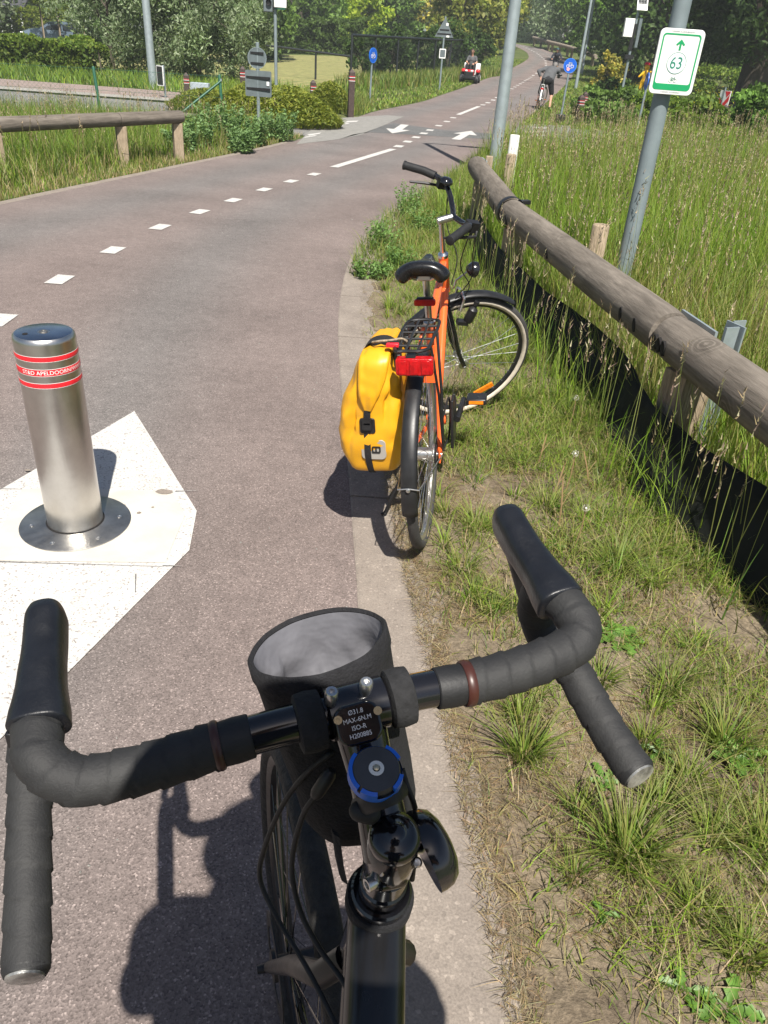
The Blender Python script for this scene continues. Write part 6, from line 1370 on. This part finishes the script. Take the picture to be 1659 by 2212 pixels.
tx = x+np.cos(az)*bd*h; ty = y+np.sin(az)*bd*h; tz = h*(1-.32*bd)+vz(x, y)-.02
panicle(tx, ty, tz-.09, .12, 9, SEED, .006*(1+.08*d))
# stems with heads in front of the sheet
n = 130; y = U(1.7, 7.5, n); x = railx(y)-.14-.18*rng.random(n); h = U(.38, .74, n); az = U(0, 6.28, n); bd = U(.03, .25, n)
T2.add(vpos(x, y), h, .0032, az, bd, pick([(.18, .25, .05), (.25, .28, .08)], n), .15, taper=6); panicle(x+np.cos(az)*bd*h, y+np.sin(az)*bd*h, h*(1-.32*bd)-.09, .10, 10, SEED[1:], .0065)
# left verge
n = 700; y = U(7.5, 16, n); x = lex(y)-.4-rng.random(n)**1.1*5; h = U(.45, .75, n); az = U(0, 6.28, n); bd = U(.03, .3, n); T2.add(vpos(x, y), h, .006, az, bd, pick([(.36, .32, .14), (.28, .28, .1)], n), .15, taper=6); panicle(x+np.cos(az)*bd*h, y+np.sin(az)*bd*h, h*(1-.32*bd)-.09, .10, 7, SEED, .014)
tag(T2.build('grass_stalks'), 'thin straw coloured grass stalks rising above the meadow', 'grass', kind='stuff'); tag(S.build('grass_seed_heads'), 'brownish seed heads nodding on the tall grass', 'seed heads', kind='stuff')
# ---- left verge grass
B = Blades(3)
n = 66000; y = U(5.5, 16.6, n); x = lex(y)-.10-rng.random(n)**1.25*7.5; e = lex(y)-x; f = nz(x, y, .9, 51)
h = np.where(e < .55, U(.05, .16, n)+.15*np.clip(e-.3, 0, 1), U(.20, .46, n))*np.clip(1+f*.5, .4, 1.5)*np.clip(.75+e*.2, .7, 1.15)
colr = np.where((rng.random(n) < np.clip(.85-e*.75, .12, .85))[:, None], pick(STRAW[:3]+FADE, n), pick(GREEN+FRESH[:2], n))
B.add(vpos(x, y), h, U(.006, .011, n), U(0, 6.28, n), U(.1, .8, n), colr, .2)
tag(B.build('left_verge_grass'), 'tall grass and dry edge along the left side of the path', 'grass', kind='stuff')
# ---- verge between pavement and hedge, mown verges along the far path
B = Blades(2)
n = 15000; x = U(-34, -4.6, n); y = U(25.7, 33.5, n); B.add(np.stack([x, y, terr(x, y)], -1), U(.12, .42, n), U(.02, .035, n), U(0, 6.28, n), U(.1, .8, n), pick(GREEN+FRESH, n), .2)
n = 36000; y = U(23.2, 75, n)**1.0; side = rng.random(n) < .5; x = np.where(side, lex(y)-.06-rng.random(n)**1.3*5.0, rex(y)+.06+rng.random(n)**1.3*5.5)
B.add(np.stack([x, y, terr(x, y)], -1), U(.05, .16, n)*(1+.8*(np.where(side, lex(y)-x, x-rex(y)) > 2.2)), U(.02, .045, n), U(0, 6.28, n), U(.2, 1.0, n), pick(GREEN+FRESH+FADE, n), .22)
n = 9000; y = U(36, 60, n); x = np.interp(y, [35, 60], [-2.5, 5.0])+U(-1.2, 1.2, n); B.add(np.stack([x, y, terr(x, y)], -1), U(.2, .65, n), U(.03, .05, n), U(0, 6.28, n), U(.1, .6, n), pick(GREEN+FADE, n), .22)
n = 5000; y = U(22.6, 27.5, n); x = U(-4.4, -1.3, n); B.add(np.stack([x, y, terr(x, y)], -1), U(.12, .5, n), U(.015, .03, n), U(0, 6.28, n), U(.1, .7, n), pick(GREEN+FADE, n), .22)
n = 16000; y = U(24, 62, n); x = rex(y)+1.5+rng.random(n)*26; B.add(np.stack([x, y, terr(x, y)], -1), U(.12, .34, n), U(.03, .06, n), U(0, 6.28, n), U(.1, .8, n), pick(GREEN+FRESH[:1], n), .22)
tag(B.build('far_verge_grass'), 'mown and rough grass beyond the crossing', 'grass', kind='stuff')
# buttercups
n = 3600; y = U(31, 58, n); x = 9+rng.random(n)*26+(y-31)*.15; k = nz(x, y, .3, 60)+U(-.4, .4, n) > -.05; x, y = x[k], y[k]; n = len(x); B = Blades(1)
B.add(np.stack([x, y, terr(x, y)+U(.2, .34, n)], -1), .05, U(.05, .09, n), U(0, 6.28, n), U(.5, 1.5, n), pick([(.70, .52, .02), (.62, .46, .03)], n), .1, taper=8); tag(B.build('buttercups'), 'yellow buttercups dotting the meadow on the right', 'flowers', kind='stuff')
# mown field
fm, fn, fb_, fo = newmat('mown straw field'); fc = coords(fn); wv = N(fn, 'ShaderNodeTexWave'); wv.bands_direction = 'Y'; wv.inputs['Scale'].default_value = .33; wv.inputs['Distortion'].default_value = 2.2; wv.inputs['Detail'].default_value = 3; wv.inputs['Detail Scale'].default_value = 1.5; fn.links.new(fc, wv.inputs[0])
fcol = mixc(fn, 1.0, ramp(fn, wv.outputs[0], [(.25, (.11, .15, .04)), (.7, (.34, .29, .12))]), ramp(fn, noi(fn, fc, 3.5, 5), [(.3, .7), (.7, 1.25)]), 'MULTIPLY'); fn.links.new(fcol, fb_.inputs['Base Color']); fb_.inputs['Roughness'].default_value = .95; bumpit(fn, fb_, noi(fn, fc, 6, 5), .8, .08)
fy = np.linspace(26.5, 66, 40); fu = np.linspace(0, 1, 24); x0_ = np.interp(fy, [26, 40, 66], [-8, -16, -26]); x1_ = np.interp(fy, [26, 37, 60, 66], [-3.6, -3.3, 1.6, 2.0]); PX = x0_[:, None]*(1-fu)+x1_[:, None]*fu; PY = np.repeat(fy[:, None], 24, 1)
tag(grid_mesh('mown_field', np.stack([PX, PY, terr(PX, PY)+.01], -1), fm), kind='structure')

# ------------------------------------------------------------------ leaf clouds
def leaves(P, size, cols, asp=.55, up=.35, parent=None, name='crown', m=None, jit=.18):
    n = len(P); a = U(0, 6.28, n); el = np.arcsin(U(-.5, 1, n)); nn = np.stack([np.cos(a)*np.cos(el), np.sin(a)*np.cos(el), np.sin(el)+up], -1); nn /= np.linalg.norm(nn, axis=1)[:, None]
    r_ = U(-1, 1, (n, 3)); tx = np.cross(nn, r_); tx /= np.linalg.norm(tx, axis=1)[:, None]+1e-9; ty = np.cross(nn, tx); s_ = (size*U(.6, 1.3, n))[:, None]
    V = np.stack([P-tx*s_, P-ty*s_*asp+nn*s_*.08, P+tx*s_, P+ty*s_*asp+nn*s_*.08], 1)
    C = np.repeat((cols*(1+U(-jit, jit, (n, 1))))[:, None, :], 4, 1)
    Vw = V.reshape(-1, 3)
    if parent is not None:
        I = np.array(WM[parent.name].inverted()); Vw = Vw @ I[:3, :3].T+I[:3, 3]
    return np_mesh(name, Vw, np.arange(n*4).reshape(n, 4), m or M_leaf, np.clip(C.reshape(-1, 3), .003, .9), parent)
def crown_pts(c_, rad, ncl, nlf, cl=.30, lo=-.55):
    c_ = np.array(c_); rad = np.array(rad); d = rng.normal(size=(ncl*3, 3)); d /= np.linalg.norm(d, axis=1)[:, None]; d = d[d[:, 2] > lo][:ncl]; ncl = len(d)
    cc = c_+d*rad*(.35+.62*rng.random((ncl, 1))**.6); k = rng.integers(0, ncl, nlf); q = rng.normal(size=(nlf, 3)); q /= np.linalg.norm(q, axis=1)[:, None]; rr = cl*(.55+.6*rng.random(ncl))
    P = cc[k]+q*rad*rr[k][:, None]*(rng.random((nlf, 1))**.45)
    tone = (1+.22*rng.normal(size=ncl))[k]; return P, np.clip(tone, .55, 1.5)
def trunk_mb(base, h, r_, c_, rad, nb=6):
    mb = MB(); b = Vector(base); top_ = Vector((c_[0], c_[1], c_[2]+rad[2]*.2)); pts = spline([b-Vector((0, 0, .2)), b+Vector((random.uniform(-.1, .1), 0, h*.45)), lerp(b, top_, .7)+Vector((random.uniform(-.2, .2), 0, 0)), top_], 4); mb.tube(pts, list(np.linspace(r_*1.25, r_*.25, len(pts))), 9)
    for k in range(nb):
        s_ = pts[int(len(pts)*random.uniform(.35, .75))]; a = random.uniform(0, 6.28); e = Vector(c_)+Vector((math.cos(a)*rad[0]*.7, math.sin(a)*rad[1]*.7, random.uniform(-.2, .6)*rad[2])); mb.tube([s_, lerp(s_, e, .5)+Vector((0, 0, .15*rad[2])), e], [r_*.45, r_*.28, r_*.08], 6)
    return mb
PAL = {'green': [(.075, .135, .024), (.095, .165, .030), (.06, .11, .022)], 'dark': [(.042, .078, .018), (.055, .095, .022), (.034, .062, .016)], 'yellow': [(.15, .17, .03), (.12, .15, .03), (.19, .19, .04)], 'silver': [(.115, .155, .075), (.145, .185, .10), (.085, .125, .055), (.20, .235, .15)], 'lime': [(.17, .22, .02), (.13, .19, .02), (.21, .25, .03)], 'privet': [(.10, .155, .020), (.075, .125, .018), (.14, .185, .028)], 'gold': [(.24, .20, .04), (.20, .18, .035), (.14, .15, .03)], 'mid': [(.085, .14, .03), (.105, .165, .035), (.065, .11, .025)]}
def tree(px, Y, base_z, ch, rad, label, pal, nlf, lsz, ncl=40, tr=.16, name='tree', cat='tree', group=None, asp=.55, cl=.30, xo=0, lo=-.55, py=60):
    X = AY(px, py, Y).x+xo; gz = float(terr(X, Y)) if base_z is None else base_z; base = Vector((X, Y, gz)); c_ = (X, Y, gz+ch); t = thing(name, base, label, cat, group)
    trunk_mb(base, ch, tr, c_, rad).build('trunk', M_bark, t, smooth=60)
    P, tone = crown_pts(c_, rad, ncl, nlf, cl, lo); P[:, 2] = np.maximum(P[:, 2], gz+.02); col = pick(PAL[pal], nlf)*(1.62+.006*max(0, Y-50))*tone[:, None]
    leaves(P, lsz, col, asp, .3, t, 'crown'); return t
def hedge(name, pts, h, th, label, pal, nlf, lsz, cat='hedge', rough=.12, top=.0):
    P = [Vector(p) for p in pts]; L = [0.]
    for a, b in zip(P, P[1:]): L.append(L[-1]+(b-a).length)
    s_ = U(0, L[-1], nlf); X = np.interp(s_, L, [p.x for p in P]); Y = np.interp(s_, L, [p.y for p in P]); Z = np.interp(s_, L, [p.z for p in P]); d = (P[-1]-P[0]).normalized(); q = np.array([-d.y, d.x])
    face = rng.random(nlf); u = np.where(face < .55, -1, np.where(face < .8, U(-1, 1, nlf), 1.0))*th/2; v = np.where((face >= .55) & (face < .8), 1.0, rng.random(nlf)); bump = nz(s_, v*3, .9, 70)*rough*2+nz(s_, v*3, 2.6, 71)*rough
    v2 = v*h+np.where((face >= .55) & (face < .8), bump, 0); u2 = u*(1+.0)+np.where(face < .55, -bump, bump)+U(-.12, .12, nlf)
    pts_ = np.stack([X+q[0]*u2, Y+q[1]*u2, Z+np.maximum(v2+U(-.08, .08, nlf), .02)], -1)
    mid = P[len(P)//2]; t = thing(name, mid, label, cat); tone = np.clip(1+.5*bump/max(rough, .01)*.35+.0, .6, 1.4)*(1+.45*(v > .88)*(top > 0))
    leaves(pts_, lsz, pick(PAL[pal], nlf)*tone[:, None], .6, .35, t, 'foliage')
    mb = MB(); 
    for k in range(int(L[-1]/.9)+1):
        sx = min(k*.9+random.uniform(-.2, .2), L[-1]); p = Vector((np.interp(sx, L, [p.x for p in P]), np.interp(sx, L, [p.y for p in P]), np.interp(sx, L, [p.z for p in P]))); MB().tube([p-Vector((0, 0, .1)), p+Vector((random.uniform(-.1, .1), 0, h*.6)), p+Vector((random.uniform(-.2, .2), random.uniform(-.1, .1), h*.92))], [.035, .025, .008], 6).build('stem', M_bark, t)
    return t
# clipped hedge on the left, and the yellow one behind the car
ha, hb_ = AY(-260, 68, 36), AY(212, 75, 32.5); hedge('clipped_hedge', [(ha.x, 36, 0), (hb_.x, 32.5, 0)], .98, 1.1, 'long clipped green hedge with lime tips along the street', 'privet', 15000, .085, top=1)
ha, hb_ = AY(0, 68, 68), AY(165, 75, 66); hedge('clipped_hedge', [(ha.x, 68, .1), (hb_.x, 66, .1)], 2.2, 1.0, 'yellow green hedge behind the parked car', 'lime', 5200, .12)
# hedge behind the field
ha, hb_ = AY(590, 100, 69), AY(790, 118, 67); hedge('field_hedge', [(ha.x, 69, .45), (hb_.x, 67, .75)], 2.3, 1.4, 'dark green hedge closing off the mown field', 'mid', 6500, .14, rough=.3)
# dark shrubs behind the tall fence
for i, (px, Y, ch, rad, lb) in enumerate(((790, 44, .9, (1.3, 1.1, 1.2), 'shrub growing at the near end of the tall mesh fence'), (850, 48, 1.0, (1.5, 1.2, 1.4), 'dark shrub behind the mesh fence left of the triangle sign'), (915, 52, 1.0, (1.6, 1.2, 1.5), 'dark shrub behind the mesh fence at the triangle sign'), (975, 56, 1.1, (1.7, 1.3, 1.6), 'dark shrub behind the mesh fence next to the mower'), (1030, 61, 1.1, (1.6, 1.3, 1.7), 'dark shrub at the far end of the mesh fence'))):
    tree(px, Y, None, ch, rad, lb, 'dark', 2600, .11, 26, .05, 'shrub', 'shrub', lo=-.9)
# silvery willows behind the street
for px, Y, ch, rad, lb, nl in ((235, 35, 2.3, (2.2, 1.8, 2.4), 'silvery green willow shrub right of the clipped hedge', 9000), (330, 34, 2.5, (2.6, 2.0, 2.7), 'big silvery willow shrub behind the pale lamp post', 15000), (425, 33.5, 2.1, (2.4, 1.8, 2.3), 'silvery willow shrub left of the round sign back', 13000), (500, 35, 1.9, (1.6, 1.5, 1.9), 'silvery willow shrub behind the brown post and round sign', 8000)):
    tree(px, Y, 0, ch, rad, lb, 'silver', nl, .085, 60, .10, 'willow_shrub', 'shrub', asp=.34, lo=-.95, cl=.26)
# young staked trees by the car
for px, Y, lb in ((93, 58, 'young round headed tree left of the parked car roof'), (128, 54, 'young tree with pale trunk in front of the parked car'), (180, 52, 'young staked tree beside the black gate')):
    b = AY(px, 70, Y); t = thing('young_tree', (b.x, Y, 0), lb, 'tree'); MB().tube([(b.x, Y, -.1), (b.x, Y, 2.6)], .045, 8).build('trunk', M_bark, t); P, tone = crown_pts((b.x, Y, 2.9), (.95, .9, .95), 18, 1500, .4); leaves(P, .09, pick(PAL['lime'], 1500)*tone[:, None]*.8, .6, .3, t, 'crown'); MB().tube([(b.x+.10, Y-.12, -.1), (b.x+.10, Y-.12, 1.9)], .04, 6).build('stake', M_post, t)
# trees closing the view
TL = [(-60, 62, 4.5, (4, 3, 4), 'dark leafy tree at the far left edge', 'silver', 6000), (30, 84, 5, (4, 3, 4.5), 'leafy tree behind the dark roofed carport', 'green', 5000), (110, 82, 5, (4, 3, 4.5), 'leafy tree above the parked car', 'mid', 5000), (190, 78, 5, (4, 3, 4.5), 'leafy tree behind the black gate', 'green', 5000),
      (270, 52, 5.5, (3.5, 2.5, 3.8), 'dark tree behind the left willow shrub', 'green', 5000), (400, 50, 5.5, (3.5, 2.5, 4), 'dark tree behind the middle willow shrubs', 'dark', 5500), (520, 54, 5.0, (3, 2.5, 4.2), 'grey green tree left of the white battery box', 'silver', 6500), (575, 60, 4.0, (2.6, 2.5, 3.8), 'leafy tree behind the white battery box', 'mid', 5500),
      (650, 80, 4.5, (4, 3, 4.5), 'dark tree beyond the field hedge', 'green', 5500), (720, 100, 5, (5, 3, 5.5), 'dark tree behind the embankment barrier', 'dark', 5000), (790, 106, 6, (5, 3, 6), 'tall dark tree behind the embankment barrier', 'green', 5000), (690, 76, 2.2, (2.4, 2, 2.4), 'bright green shrub in front of the embankment', 'mid', 3500), (780, 78, 2.0, (2.6, 2, 2.4), 'flowering shrub in front of the embankment barrier', 'lime', 3500), (850, 84, 2.2, (3, 2, 2.4), 'low green shrub under the embankment barrier', 'mid', 3500),
      (870, 110, 6, (5, 3, 6), 'tree behind the triangle sign', 'dark', 5000), (935, 96, 4.5, (3.5, 3, 5), 'brownish tree above the triangle sign', 'gold', 4500), (1000, 72, 4.2, (3.0, 2.6, 4.2), 'yellow green willow behind the mower', 'yellow', 7500), (1050, 78, 4.6, (3.0, 2.6, 4.6), 'drooping yellow green willow left of the lamp post', 'yellow', 7500), (1085, 88, 4.6, (2.6, 2.6, 4.5), 'yellow green willow at the far left bend', 'yellow', 6500),
      (1120, 132, 6, (6, 3, 6), 'pale green tree straight beyond the far bend', 'mid', 5500), (1170, 126, 6, (5.5, 3, 6.5), 'pale tree above the oncoming cyclist', 'silver', 5500), (1225, 118, 6, (5.5, 3, 6.5), 'pale green tree behind the far timber rail', 'silver', 5500), (1275, 92, 5, (4.2, 3, 5.5), 'leafy tree right of the far lamp posts', 'mid', 6000), (1320, 74, 4.6, (3.6, 3, 5), 'leafy tree behind the leaning beacon', 'green', 6500), (1375, 62, 4.6, (3.6, 3, 5), 'dark tree behind the solar panel', 'dark', 7000), (1440, 56, 4.8, (3.6, 3, 5), 'dark tree behind the numbered route sign', 'dark', 7500), (1510, 60, 5, (4.2, 3, 5), 'dark tree right of the route sign', 'dark', 7000), (1700, 56, 5, (4.5, 3, 5), 'dark tree at the far right edge', 'dark', 7000), (1600, 70, 5, (5, 3, 5.5), 'tree behind the old pollard willow', 'green', 6000)]
for px, Y, ch, rad, lb, pal, nl in TL:
    tree(px, Y, None, ch, rad, lb, pal, nl, .13+.0011*Y, 46, .2, 'broadleaf_tree', 'tree', lo=-1.0, cl=.30)
# hanging crown and thick trunk of the pollard willow
b = T(1615, 236); t = thing('pollard_willow', b, 'old pollard willow with thick dark trunk on the right', 'tree')
mb = MB(); vs_ = []; n_ = 18
for j, (z_, r_) in enumerate(((-.2, 1.25), (.15, 1.0), (.6, .85), (1.3, .80), (2.2, .86), (2.9, 1.05), (3.4, 1.15), (3.7, .7))):
    for k in range(n_):
        a = 2*math.pi*k/n_; q = r_*(1+.12*mnoise.noise((math.cos(a)*2, math.sin(a)*2, z_*.8))+.05*math.sin(a*7+z_)); vs_.append((b.x+math.cos(a)*q+.10*z_, b.y+math.sin(a)*q, b.z+z_))
mb.add(vs_, [(j*n_+k, j*n_+(k+1) % n_, (j+1)*n_+(k+1) % n_, (j+1)*n_+k) for j in range(7) for k in range(n_)]+[tuple(range(7*n_, 8*n_))]).build('trunk', M_bark, t, smooth=60)
for k in range(9):
    a = k*.7; e = Vector((b.x+.35+math.cos(a)*2.2, b.y+math.sin(a)*2.0, b.z+5.6+random.uniform(-.5, 1))); MB().tube([(b.x+.35+math.cos(a)*.6, b.y+math.sin(a)*.6, b.z+3.2), lerp((b.x+.3, b.y, b.z+3.3), e, .6), e], [.22, .15, .05], 7).build('branch', M_bark, t)
P, tone = crown_pts((b.x-.6, b.y-1.0, b.z+4.6), (4.6, 3.4, 2.9), 80, 15000, .26, -.95); P = P[P[:, 2] > b.z+1.7+.25*np.abs(P[:, 0]-b.x)*0]; leaves(P, .15, pick(PAL['dark'], len(P))*tone[:len(P), None], .38, .3, t, 'crown')
# bushes on the right
tree(1318, 40.5, None, .95, (.75, .7, 1.1), 'golden leaved upright bush behind the far verge', 'gold', 3000, .08, 24, .05, 'bush', 'bush', lo=-1, py=160); tree(1330, 37, None, .45, (.85, .7, .62), 'round dark bush at the foot of the leaning beacon', 'dark', 3200, .07, 24, .05, 'bush', 'bush', lo=-1, py=190)
for px, py, Y, ch, rad, lb, pal in ((1290, 215, 30.5, .32, (.9, .8, .5), 'bramble clump right of the brown posts', 'mid'), (1345, 225, 29.5, .36, (1.0, .8, .55), 'bramble clump at the foot of the edge on blue sign', 'mid'), (1420, 235, 28, .38, (1.2, .9, .6), 'bramble clump left of the route sign pole', 'privet'), (1500, 262, 23, .36, (1.1, .9, .6), 'bramble clump right of the route sign pole', 'privet'), (1585, 262, 24, .25, (1.2, 1.0, .42), 'bramble clump below the pollard willow', 'mid'), (1655, 265, 23, .5, (1.3, 1.0, .8), 'bramble clump at the right edge of the meadow', 'green'), (1560, 160, 52, .7, (3.2, 1.5, 1.1), 'sunlit leafy bank left of the pollard willow', 'privet'), (1310, 245, 25.5, .22, (1.1, .7, .4), 'low leafy weeds in front of the brown posts', 'mid')):
    tree(px, Y, None, ch, rad, lb, pal, 3600, .065+.0006*Y, 34, .03, 'bramble', 'bramble', lo=-1, py=py)
# junipers and weeds on the left
def juniper(px, py, Y, rad, h, label):
    X = AY(px, py, Y).x; t = thing('juniper_shrub', (X, Y, 0), label, 'shrub', 'spreading junipers left of the crossing'); Bj = Blades(2); n = 5200; a = U(0, 6.28, n); r_ = rng.random(n)**.55; lift = (1-r_**2)*h; X_ = X+np.cos(a)*r_*rad*1.15; Y_ = Y+np.sin(a)*r_*rad
    Bj.add(np.stack([X_, Y_, np.maximum(lift*U(.25, 1, n), .02)], -1), U(.09, .22, n), U(.018, .032, n), a+U(-.6, .6, n), U(.3, 1.1, n), pick([(.20, .23, .025), (.25, .27, .035), (.15, .19, .025), (.11, .15, .025)], n), .2, taper=2.4); Bj.build('foliage', M_leaf, t); m_ = 4200; a = U(0, 6.28, m_); r_ = rng.random(m_)**.55; P = np.stack([X+np.cos(a)*r_*rad*1.2, Y+np.sin(a)*r_*rad*1.05, (1-r_**2)*h*U(.75, 1.12, m_)+.10], -1); leaves(P, .055, pick([(.24, .28, .04), (.30, .32, .05), (.18, .23, .04)], m_), .3, .9, t, 'tips')
    for k in range(4): MB().tube([(X, Y, 0), (X+math.cos(k*1.6)*rad*.6, Y+math.sin(k*1.6)*rad*.5, h*.5)], [.04, .015], 6).build('stem', M_bark, t)
for a_ in ((510, 240, 19.2, .75, .42, 'yellow green juniper behind the green fence end post'), (580, 248, 18.8, .9, .5, 'spreading juniper right of the round sign pole'), (640, 255, 18.6, .85, .52, 'large juniper beside the crossing stripes'), (560, 220, 22.5, .9, .5, 'juniper between the brown post and the beacon pole'), (625, 228, 22, .8, .45, 'juniper behind the short brown post'), (712, 240, 23.2, .55, .55, 'dark juniper between the two brown posts'), (450, 240, 20.5, .8, .35, 'low juniper under the fence brace')): juniper(*a_)
def weed(x, y, h, label, n=26, col=((.16, .26, .10), (.20, .31, .12), (.13, .21, .08)), rad=.22, group=None, lsz=.022):
    t = thing('weed_plant', (x, y, 0), label, 'weed', group); st_ = Blades(2); P = []
    a = U(0, 6.28, n); r_ = rad*rng.random(n)**.6; bx, by = x+np.cos(a)*r_*.5, y+np.sin(a)*r_*.5; hh = U(.55, 1, n)*h; bd = U(.02, .35, n)
    st_.add(np.stack([bx, by, np.zeros(n)], -1), hh, .006, a, bd, pick(col, n), .1, taper=5); st_.build('stems', M_grass, t)
    for k in range(30):
        tt = .12+.88*k/29; P.append(np.stack([bx+np.cos(a)*bd*hh*tt**1.8+U(-.03, .03, n), by+np.sin(a)*bd*hh*tt**1.8+U(-.03, .03, n), hh*(tt-.32*bd*tt**2.2)+U(-.015, .015, n)], -1))
    P = np.concatenate(P); leaves(P, lsz, pick(col, len(P))*1.2, .45, 1.0, t, 'foliage')
for px, py, Y, h, lb in ((455, 300, 15.2, .62, 'leafy blue green weeds at the end of the left timber rail'), (500, 310, 14.8, .66, 'tall blue green weeds left of the round sign pole'), (550, 315, 14.7, .55, 'blue green weeds at the foot of the round sign pole'), (605, 305, 15.6, .58, 'blue green weeds at the crossing corner'), (430, 320, 13.6, .5, 'blue green weeds below the log end'), (520, 330, 13.7, .42, 'low blue green weeds at the path edge'), (395, 330, 13.2, .42, 'blue green weeds beside the rail end post')):
    X = G(px, py).x; weed(X, G(px, py).y, h, lb, 42, rad=.42, lsz=.034)
for px, py, h, lb in ((872, 432, .40, 'tall clover like weed at the path edge beyond the bicycle'), (815, 500, .30, 'bushy clover like weed leaning over the kerb'), (850, 545, .24, 'low clover like weed near the saddle'), (905, 470, .30, 'clover like weed behind the orange bicycle bar'), (790, 560, .16, 'small clover like weed at the kerb')):
    p = G(px, py+40); weed(p.x+.05, p.y, h, lb, 26, ((.13, .23, .06), (.16, .27, .07), (.11, .19, .055)), .24, lsz=.017)
# dandelions: rosettes and seed heads
M_dleaf = mat('dandelion leaf', (.085, .17, .026), .5, var=.3, vs=20); M_pappus = mat('dandelion down', (.62, .58, .50), .9, var=.1); M_dstem = mat('dandelion stem', (.30, .20, .10), .6, var=.2)
def dleaf(p, a, L, w_, parent, lift=.35):
    d = Vector((math.cos(a), math.sin(a), 0)); q = Vector((-d.y, d.x, 0)); n = 9; vs = []
    for i in range(n):
        s_ = i/(n-1); ww = w_*(.25+1.0*math.sin(s_*2.7))*(1+.35*(1 if i % 2 else -1)*(1 if i < n-1 else 0))*(0.1 if i == n-1 else 1); c_ = Vector(p)+d*L*s_+Vector((0, 0, lift*L*math.sin(s_*2.4)*.6+.004)); vs += [c_-q*ww+Vector((0, 0, .006)), c_, c_+q*ww+Vector((0, 0, .006))]
    MB().add(vs, [(i*3+k, i*3+3+k, i*3+4+k, i*3+1+k) for i in range(n-1) for k in range(2)]).build('leaf', M_dleaf, parent, smooth=60)
for px, py, k, L, lb in ((1335, 1395, 9, .085, 'dandelion rosette right of the right brake hood bend'), (1225, 1110, 6, .06, 'dandelion rosette with seed heads near the right brake hood'), (1190, 1190, 6, .05, 'dandelion rosette just behind the right brake hood'), (1300, 1700, 6, .05, 'dandelion rosette left of the right bar end'), (1590, 1650, 8, .08, 'dandelion rosette right of the right bar end'), (1560, 2190, 5, .07, 'broad leaved dandelion rosette at the bottom edge'), (1470, 2150, 4, .05, 'small dandelion rosette near the bottom edge'), (1120, 960, 7, .06, 'dandelion rosette beside the rear hub of the orange bicycle'), (1420, 1640, 5, .05, 'dandelion rosette behind the right bar end'), (1300, 1985, 3, .035, 'tiny dandelion rosette on the bare soil')):
    p = G(px, py); t = thing('dandelion_plant', (p.x, p.y, .012), lb, 'dandelion', 'dandelion rosettes in the verge')
    for i in range(k): dleaf((p.x, p.y, .012), 6.28*i/k+random.uniform(-.3, .3), L*random.uniform(.7, 1.15), L*.16, t)
for px, py, z_, bx, by, lb in ((1243, 980, .26, 1235, 1120, 'dandelion clock on a bare stem below the timber rail'), (1266, 1098, .22, 1225, 1260, 'dandelion clock just right of the brake hood'), (1245, 860, .20, 1240, 950, 'small dandelion clock in the tall grass')):
    p = G(px, py, z_); b = G(bx, by); b = Vector((p.x-.02, p.y+.01, 0)); t = thing('dandelion_clock', b, lb, 'dandelion', 'dandelion clocks'); MB().tube(spline([b, lerp(b, p, .5)+Vector((.01, 0, 0)), p], 4), .0022, 5).build('stem', M_dstem, t)
    mb = MB().capsule(p, .004, p+Vector((0, 0, .001)), .004, 8); mb.build('receptacle', M_white, t)
    Bd = Blades(1); n = 130; d = rng.normal(size=(n, 3)); d /= np.linalg.norm(d, axis=1)[:, None]; pos = np.array(p)+d*.0125; Bd.add(pos, U(.002, .004, n), .0028, U(0, 6.28, n), U(.5, 2, n), (.66, .63, .55), .1, taper=6); tag(Bd.build('down', M_leaf, t), kind='stuff')
# bare stems in the verge
mb = MB(); 
for px, py, dx, h in ((1190, 1090, .03, .20), (1205, 1150, -.02, .24), (1160, 1010, .02, .16), (1270, 1060, -.05, .18)):
    p = G(px, py); t = thing('dead_stalk', (p.x, p.y, 0), {0: 'reddish dead stalk left of the dandelion clocks', 1: 'tall reddish dead stalk leaning left by the brake hood', 2: 'short reddish stalk right of the rear wheel', 3: 'pale dry stalk leaning over the verge'}[(1190, 1205, 1160, 1270).index(px)], 'stalk'); MB().tube(spline([p, p+Vector((dx*.4, 0, h*.5)), p+Vector((dx, .02, h))], 4), [.003]*8+[.0015], 5).build('stalk', M_dstem, t); MB().tube([p+Vector((dx*.4, 0, h*.5)), p+Vector((dx*.4+.03, .01, h*.8))], .0014, 4).build('twig', M_dstem, t)
# far wood closing the horizon
n = 26000; x = U(-230, 230, n); yb = 150+.0018*x**2*.4; hgt = 11+4*nz(x, np.zeros(n), .045, 80)+2*nz(x, np.zeros(n), .21, 81); z_ = rng.random(n)**.8*hgt; yy = yb+U(-5, 5, n)+2*nz(x, z_, .25, 82); P = np.stack([x, yy, z_+1.5], -1); fwood = leaves(P, .75, pick(PAL['green']+PAL['mid'], n)*(1+.35*nz(x, z_, .2, 83))[:, None], .7, .3, None, 'far_wood')
tag(fwood, 'distant wood closing the horizon', 'wood', kind='stuff')

# thin summer haze between here and the far trees
hz_ = MB().box((0, 60, 9), (520, 330, 21)); mh = bpy.data.materials.new('thin haze'); mh.use_nodes = True; hn = mh.node_tree; hn.nodes.clear()
ho = hn.nodes.new('ShaderNodeOutputMaterial'); hv = hn.nodes.new('ShaderNodeVolumePrincipled'); hv.inputs['Density'].default_value = .0009; hv.inputs['Color'].default_value = (.86, .92, .95, 1); hv.inputs['Anisotropy'].default_value = 0.0; hn.links.new(hv.outputs[0], ho.inputs['Volume'])
tag(hz_.build('haze', mh, smooth=0), 'thin pale haze in the air over the meadow', 'haze', kind='stuff')
